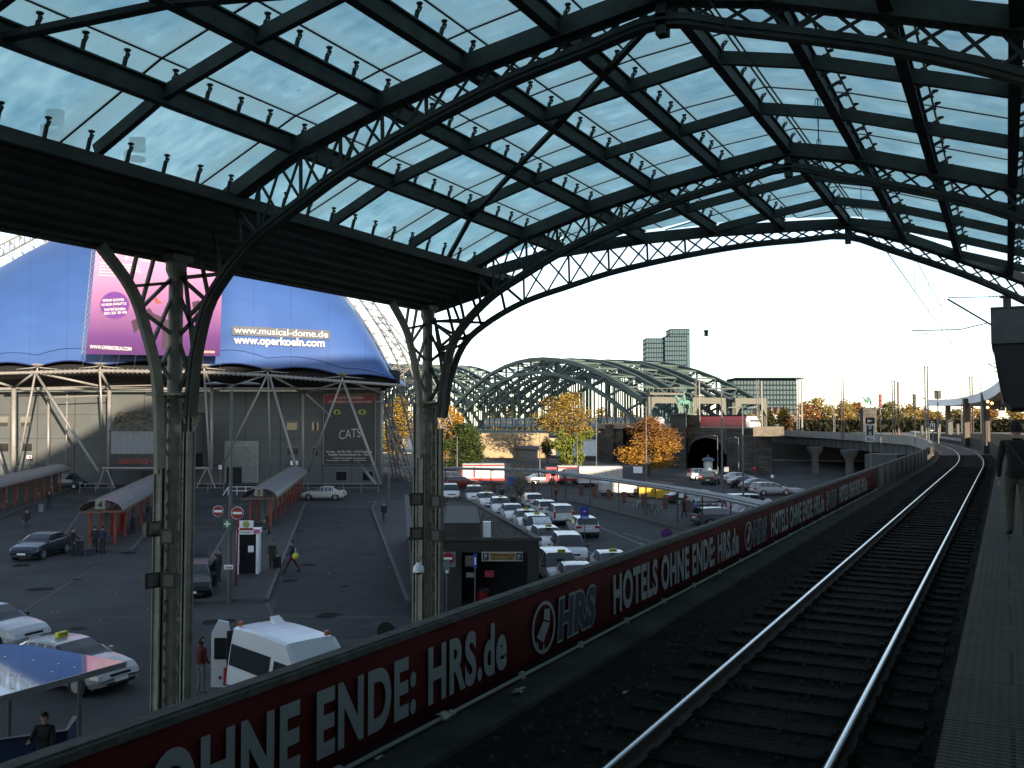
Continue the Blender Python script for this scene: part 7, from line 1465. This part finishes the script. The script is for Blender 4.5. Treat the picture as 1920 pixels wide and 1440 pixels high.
# ================================================================ people
skin_m = mat('skin', (.42, .25, .18), .6, 0, .06, 8); shoe_m = mat('dark_shoe', (.02, .018, .016), .6)
CL = {}
def cloth(n, c): return mat('cloth_' + n, c, .85, 0, .22, 9, .2)
TOPS = dict(black=(.018, .018, .020), navy=(.020, .028, .055), red=(.085, .012, .012), olive=(.035, .035, .020), grey=(.10, .10, .10), brown=(.07, .045, .03), white=(.3, .3, .29), jeans=(.045, .06, .10), pale=(.14, .145, .15), wine=(.09, .02, .03), tan=(.075, .066, .054), blond=(.30, .20, .08), dark=(.015, .012, .01))
def person(label, loc, face, top='black', bot='navy', hair='dark', h=1.75, walk=0.0, arms=(0.05, 0.05), lean=0.0, seated=False, bag=None, coat=False, detail=False, shoes=None, longhair=False):
    k = h / 1.75; t_ = thing('person', label, 'person', loc, face); V = []; E = []; Rr = []
    def v(p, r, par=None):
        V.append((p[0] * k, p[1] * k, p[2] * k)); Rr.append((r[0] * k, r[1] * k) if isinstance(r, tuple) else (r * k, r * k))
        if par is not None: E.append((par, len(V) - 1))
        return len(V) - 1
    lx = lambda z: lean * (z - .95)
    dz = -.45 if seated else 0
    pe = v((0, 0, .96 + dz), (.165, .125)); wa = v((lx(1.12), 0, 1.13 + dz), (.15, .11), pe); ch = v((lx(1.34), 0, 1.34 + dz), (.18, .125), wa); nb_ = v((lx(1.46) + .0, 0, 1.465 + dz), (.09, .075), ch); nk = v((lx(1.53) + .01, 0, 1.535 + dz), (.055, .055), nb_)
    hd = v((lx(1.6) + .025, 0, 1.61 + dz), (.078, .088), nk); hm = v((lx(1.66) + .02, 0, 1.67 + dz), (.082, .10), hd); ht = v((lx(1.7) + .01, 0, 1.725 + dz), (.055, .07), hm)
    hands = []
    for sy, af in ((1, arms[0]), (-1, arms[1])):
        sh = v((lx(1.42), sy * .185, 1.415 + dz), .068, ch); el = v((lx(1.15) + af * .28 - .02, sy * .235, 1.13 + dz + max(0, af - .5) * .12), .048, sh)
        if af > .7: wr = v((lx(1.1) + af * .42, sy * .17, 1.17 + dz + (af - .7) * .3), .034, el)
        else: wr = v((lx(.95) + af * .62 + .04, sy * .235, .90 + dz + abs(af) * .12), .034, el)
        ha = v((V[wr][0] / k + .02 + (.06 if af > .7 else 0), V[wr][1] / k, V[wr][2] / k - (.075 if af <= .7 else 0)), (.020, .038), wr); hands.append((ha, sy, af))
    for sy, ph in ((1, 1), (-1, -1)):
        w_ = walk * ph
        hp = v((0, sy * .095, .89 + dz), .098, pe)
        if seated: kn = v((.42, sy * .11, .50), .066, hp); an = v((.42, sy * .11, .10), .044, kn); to = v((.56, sy * .12, .045), (.042, .036), an)
        else: kn = v((w_ * .26 + .02, sy * .10, .50), .076, hp); an = v((w_ * .46 - (.06 if w_ < -.3 else 0), sy * .10, .10 + (.05 if w_ < -.3 else 0)), .060, kn); he = v((w_ * .46 - .03, sy * .10, .045), (.045, .04), an); to = v((w_ * .46 + .17, sy * .12, .035), (.050, .034), an)
    me = bpy.data.meshes.new('body'); me.from_pydata(V, E, []); ob = bpy.data.objects.new('body', me); COL.objects.link(ob); sm = ob.modifiers.new('s', 'SKIN'); sm.use_smooth_shade = True
    for i, r_ in enumerate(Rr): me.skin_vertices[0].data[i].radius = r_
    me.skin_vertices[0].data[0].use_root = True; ss = ob.modifiers.new('u', 'SUBSURF'); ss.levels = 1 if not detail else 2; ss.render_levels = ss.levels
    dg = bpy.context.evaluated_depsgraph_get(); nm = bpy.data.meshes.new_from_object(ob.evaluated_get(dg)); bpy.data.objects.remove(ob)
    mm = MB(); mm.v = [tuple(x.co) for x in nm.vertices]; mm.f = [tuple(p.vertices) for p in nm.polygons]; mm.m = []
    hz = (.96 + dz) * k
    for f in mm.f:
        c = sum((Vector(mm.v[i]) for i in f), Vector()) / len(f)
        hd_ = min((c - Vector(V[h_[0]])).length for h_ in hands)
        if hd_ < .075 * k: i_ = 0
        elif c.z > (1.50 + dz) * k: i_ = 0
        elif c.z > hz - (.05 if not coat else .38) * k and not (seated and c.x > .15): i_ = 1
        elif c.z < .10 * k: i_ = 3
        elif abs(c.y) > .185 * k and c.z > hz - .2 * k: i_ = 1
        else: i_ = 2
        mm.m.append(i_)
    for (ha, sy, af) in hands:      # five fingers, slightly curled
        c = Vector(V[ha]); dn = Vector((.25, 0, -1)) if af <= .7 else Vector((1, 0, -.25)); dn.normalize(); ac = Vector((1, 0, .25)).normalized() if af <= .7 else Vector((0, 1, 0))
        for j, ln in enumerate((.062, .072, .068, .054)):
            b0 = c + ac * ((j - 1.5) * .017) * k + dn * .015 * k; mm.mi = 0; mm.tube([b0, b0 + dn * ln * .55 * k, b0 + (dn * ln + Vector((.0, -sy * .022, 0))) * k], [.0088 * k, .008 * k, .0065 * k], 6)
        b0 = c + ac * .026 * k - dn * .01 * k; mm.tube([b0, b0 + (ac * .022 + dn * .022) * k, b0 + (ac * .026 + dn * .05) * k], [.010 * k, .009 * k, .007 * k], 6)
    hx, hzz = V[hm][0], V[hm][2]; mm.mi = 0     # nose, ears
    mm.add([(hx + .088 * k, 0, hzz - .0 * k), (hx + .088 * k, .014 * k, hzz - .035 * k), (hx + .088 * k, -.014 * k, hzz - .035 * k), (hx + .116 * k, 0, hzz - .034 * k)], [(0, 1, 3), (0, 3, 2), (1, 2, 3)])
    for sy in (-1, 1): mm.ball((hx - .005 * k, sy * .086 * k, hzz - .025 * k), (.018 * k, .010 * k, .03 * k), 6, 4)
    bo = mm.build('body', [skin_m, cloth(top, TOPS[top]), cloth(bot, TOPS[bot]), shoe_m if not shoes else cloth(shoes, TOPS[shoes])], t_, smooth=True)
    if coat:
        m = MB(); m.grid([[(r_ * .8 * math.cos(a) * k, r_ * math.sin(a) * k, z_ * k + dz) for a in [6.2832 * j / 14 for j in range(15)]] for r_, z_ in ((.175, 1.1), (.185, .95), (.20, .75), (.215, .58))]); m.build('coat_skirt', cloth(top, TOPS[top]), t_, smooth=True)
    m = MB(); rows = []
    for j in range(6):
        th_ = math.pi * j / 5 * .62; rows.append([(hx - .010 * k + .100 * k * math.sin(th_) * math.cos(a) * (1 if math.cos(a) < .2 else .80), .090 * k * math.sin(th_) * math.sin(a), hzz + .005 * k + .100 * k * math.cos(th_) - (.0 if math.cos(a) > .3 else (.05 if not longhair else .12) * (j / 5) * k)) for a in [6.2832 * i / 12 for i in range(13)]])
    m.grid(rows); m.build('hair', cloth(hair, TOPS[hair]), t_, smooth=True)
    if detail:
        for sy in (-1, 1): m = MB(); m.ball((hx + .078 * k, sy * .032 * k, hzz - .005 * k), (.010 * k, .013 * k, .009 * k), 8, 5); m.build('eye', sigb, t_)
        m = MB(); m.box((hx + .085 * k, 0, hzz - .062 * k), (.01 * k, .045 * k, .009 * k)); m.build('mouth', mat('lips', (.30, .10, .08), .6), t_)
    return t_, k
def aw(u1, v1, u2, v2): return az_of(G(u1, v1), G(u2, v2))
away = TH + math.pi / 2; toward = TH - math.pi / 2; left = TH + math.pi; right = TH
person('person in red jacket and grey trousers standing at the open ambulance door', KG(383, 29.7), right + .9, 'red', 'pale', 'dark', 1.70, arms=(.3, .15), shoes='white', detail=True, longhair=True)
person('person in navy jacket and wine trousers striding with a yellow bag', G(547, 1074), left + .2, 'navy', 'wine', 'dark', 1.80, walk=.8, arms=(.4, -.3))
m = MB(); p = K(554, 1043, DZ(1075)); m.tube([p + Vector((0, 0, .17)), p, p - Vector((0, 0, .17))], [.12, .2, .12], 10); m.box((p.x, p.y, p.z + .28), (.03, .03, .3)); tag(m.build('shoulder_bag', mat('bag_yellow', (.50, .48, .05), .6), None, loc=p, smooth=True), 'yellow shoulder bag carried by the striding person', 'bag')
person('person in long olive coat standing left of the striding one', G(510, 1069), toward + .5, 'olive', 'black', 'brown', 1.68, coat=True, arms=(.2, .1))
def suitcase(loc, label, col, h=.7):
    t_ = thing('suitcase', label, 'suitcase', loc, TH + .4); m = MB(); m.box((0, 0, h / 2 + .05), (.44, .26, h)); m.box((0, 0, h / 2 + .05), (.46, .18, h * .96)); m.build('shell', cloth(col, TOPS[col]), t_); m = MB(); m.tube([(-.12, .1, h), (-.12, .1, h + .35), (.12, .1, h + .35), (.12, .1, h)], .012, 5); m.build('handle', galv, t_); m = MB()
    for x in (-.17, .17): m.lathe([(.04, -.12), (.04, .12)], (x, 0, .04), 8, axis='y')
    m.build('wheel', tyre_m, t_)
suitcase(G(519, 1068), 'black wheeled suitcase beside the olive coat', 'black')
person('person in dark coat nearest the raised tailgate of the black estate', G(404, 1103), left, 'black', 'black', 'dark', 1.74, coat=True, arms=(.6, .5)); person('person in black jacket just behind the dark coat by lamp post', G(411, 1094), left + .4, 'black', 'navy', 'brown', 1.84, arms=(.2, .1))
person('person in dark jacket walking past the lamp right of bus lane', G(720, 983), toward, 'black', 'jeans', 'brown', 1.80, walk=.6, arms=(.3, -.2), lean=.12)
person('person in grey coat alone on the square above the dark sedan', G(50, 999), toward + .3, 'black', 'jeans', 'dark', 1.78, walk=.3, coat=False, arms=(.3, .3)); person('person in dark clothes beside a suitcase left of shelter four', G(136, 1042), right, 'black', 'navy', 'dark', 1.76, arms=(.6, .2)); suitcase(G(149, 1041), 'tall dark suitcase leaning by the shelter corner post', 'black', .85)
person('person bending slightly at the front post of shelter four', G(178, 1037), away + .6, 'black', 'black', 'dark', 1.72, lean=.25, arms=(.5, .4)); person('person in dark jacket seen from behind at shelter four front', G(192, 1039), away, 'navy', 'black', 'dark', 1.80, arms=(.1, .1)); suitcase(G(170, 1041), 'low dark travel bag on the ground before shelter four', 'navy', .35)
for (u, v, lb, c) in ((233, 1000, 'person under the middle of shelter four roof edge', 'black'), (249, 1003, 'person in dark blue right of the red machine', 'navy'), (277, 980, 'person in black standing near the first column at shelter four', 'black'), (292, 968, 'person half hidden behind first column near shelter four', 'brown'), (73, 957, 'person with pale bag under the far left shelter', 'brown'), (92, 955, 'person in black at the end of the far left shelter', 'black'), (963, 962, 'taxi driver in black left of two drivers by planter', 'black'), (974, 962, 'taxi driver in grey right of two drivers by planter', 'grey'), (941, 944, 'person in black behind the white wagon taxi', 'black'), (1042, 945, 'person in dark jacket crossing near the far fence', 'black'), (1283, 972, 'person in black behind the blue letter sign', 'black'), (1313, 983, 'person in dark coat beside the planters by fence', 'black'), (1163, 896, 'tiny far person beside the cream trailer', 'navy'), (897, 1118, 'person in black before the dark garage entrance', 'black')):
    person(lb, G(u, v), random.uniform(0, 6.28), c, random.choice(['black', 'navy', 'jeans']), random.choice(['dark', 'brown']), random.uniform(1.66, 1.84), walk=random.uniform(0, .4))
person('person seated with crossed feet at the front of shelter five', G(495, 1005), right - .3, 'brown', 'black', 'brown', 1.72, seated=True, arms=(.6, .6)); m = MB(); p = G(495, 1005); m.box((p.x, p.y, .40), (.45, .45, .05), TH)
for a, b in ((-.2, -.2), (.2, -.2), (.2, .2), (-.2, .2)): m.box((p.x + a, p.y + b, .19), (.03, .03, .38))
tag(m.build('stool', galv, None, loc=(p.x, p.y, 0)), 'small metal seat under the seated person at shelter five', 'seat')
person('person in dark top standing under the mirror roof at lower left', G(82, 1480), toward, 'black', 'tan', 'dark', 1.76, arms=(.3, .8), detail=False)
# near walker on the platform
PZ = 6.78; u_ = 1905; w_, k_ = person('person in dark jacket and pale trousers walking away on the platform', (K(u_, 790, 13.9).x, K(u_, 790, 13.9).y, PZ), math.pi / 2 + .08, 'black', 'tan', 'dark', 1.72, walk=.16, arms=(.12, .05), detail=True)
bgp = Vector((w_.location.x - .02 + .30, w_.location.y - .25, PZ + .92)); bg_ = thing('shoulder_bag', 'black shoulder bag with pale piping carried by the platform walker', 'bag', bgp, .15); m = MB(); m.box((0, 0, 0), (.36, .14, .26)); m.build('bag_body', cloth('black', TOPS['black']), bg_); m = MB(); m.strip([(-.18, -.075, -.13), (.18, -.075, -.13), (.18, -.075, .13), (-.18, -.075, .13), (-.18, -.075, -.13)], .012, .012, up=(0, 1, 0)); m.build('piping', MATS['pale_steel'], bg_)
m = MB(); m.tube([(-.16, 0, .12), (-.30, .02, .32), (-.42, .1, .52)], .012, 5); m.build('strap', trim_m, bg_)
# red ticket machine at shelter four
tm = thing('ticket_machine', 'red ticket machine with white panel under shelter four', 'ticket machine', G(221, 1000), TH + .3); m = MB(); m.box((0, 0, .9), (.7, .5, 1.8)); m.box((0, 0, 1.85), (.8, .6, .12)); m.build('cabinet', mat('machine_red', (.30, .02, .03), .4), tm); m = MB(); m.box((-.05, -.26, 1.3), (.4, .02, .35)); m.build('screen_panel', mat('dull_white', (.35, .36, .37), .6), tm)
tm = thing('ticket_machine', 'second lower red machine left of the taller red one', 'ticket machine', G(205, 1006), TH + .3); m = MB(); m.box((0, 0, .75), (.6, .45, 1.5)); m.box((0, 0, 1.53), (.66, .5, .06)); m.build('cabinet', mat('machine_red', (.30, .02, .03), .4), tm); m = MB(); m.box((0, -.235, 1.05), (.35, .02, .3)); m.build('screen_panel', mat('dull_white', (.35, .36, .37), .6), tm)
for (u, v, lb) in ((77, 960, 'round grey litter bin under the far left shelter'), (905, 1140, 'red topped bin seen just above the banner parapet')):
    t_ = thing('litter_bin', lb, 'bin', G(u, v)); m = MB(); m.lathe([(.22, 0), (.26, .75), (.27, .8)], (0, 0, 0), 12); m.build('drum', mat('bin_grey', (.20, .21, .21), .5) if u < 100 else mat('machine_red', (.30, .02, .03), .4), t_, auto=40); m = MB(); m.lathe([(.28, .8), (.24, .9), (.08, .95)], (0, 0, 0), 12); m.build('lid', trim_m, t_, auto=40)
bo_ = thing('white_bollard', 'leaning white bicycle frame locked beside the second column', 'bollard', KG(837, 34), 0); m = MB(); m.tube([(0, 0, 0), (0, 0, 1.1)], .06, 10); m.ball((0, 0, 1.1), .075, 10, 6); m.build('post', white, bo_); bo_['label'] = 'short white bollard between second column and garage'
# platform signal sign details, pebbles of street litter
m = MB(); r = random.Random(21)
for i in range(60):
    u, v = r.uniform(20, 1200), r.uniform(925, 1200); p = G(u, v); s2 = r.uniform(.04, .12); p.z = .02 if r.random() < 2 else 0; m.add([p, p + Vector((s2, 0, .01)), p + Vector((s2 * .6, s2, .03))], [(0, 1, 2)])
o = m.build('street_litter', mat('litter', (.35, .32, .27), .9), None); struct(o, 'stuff')
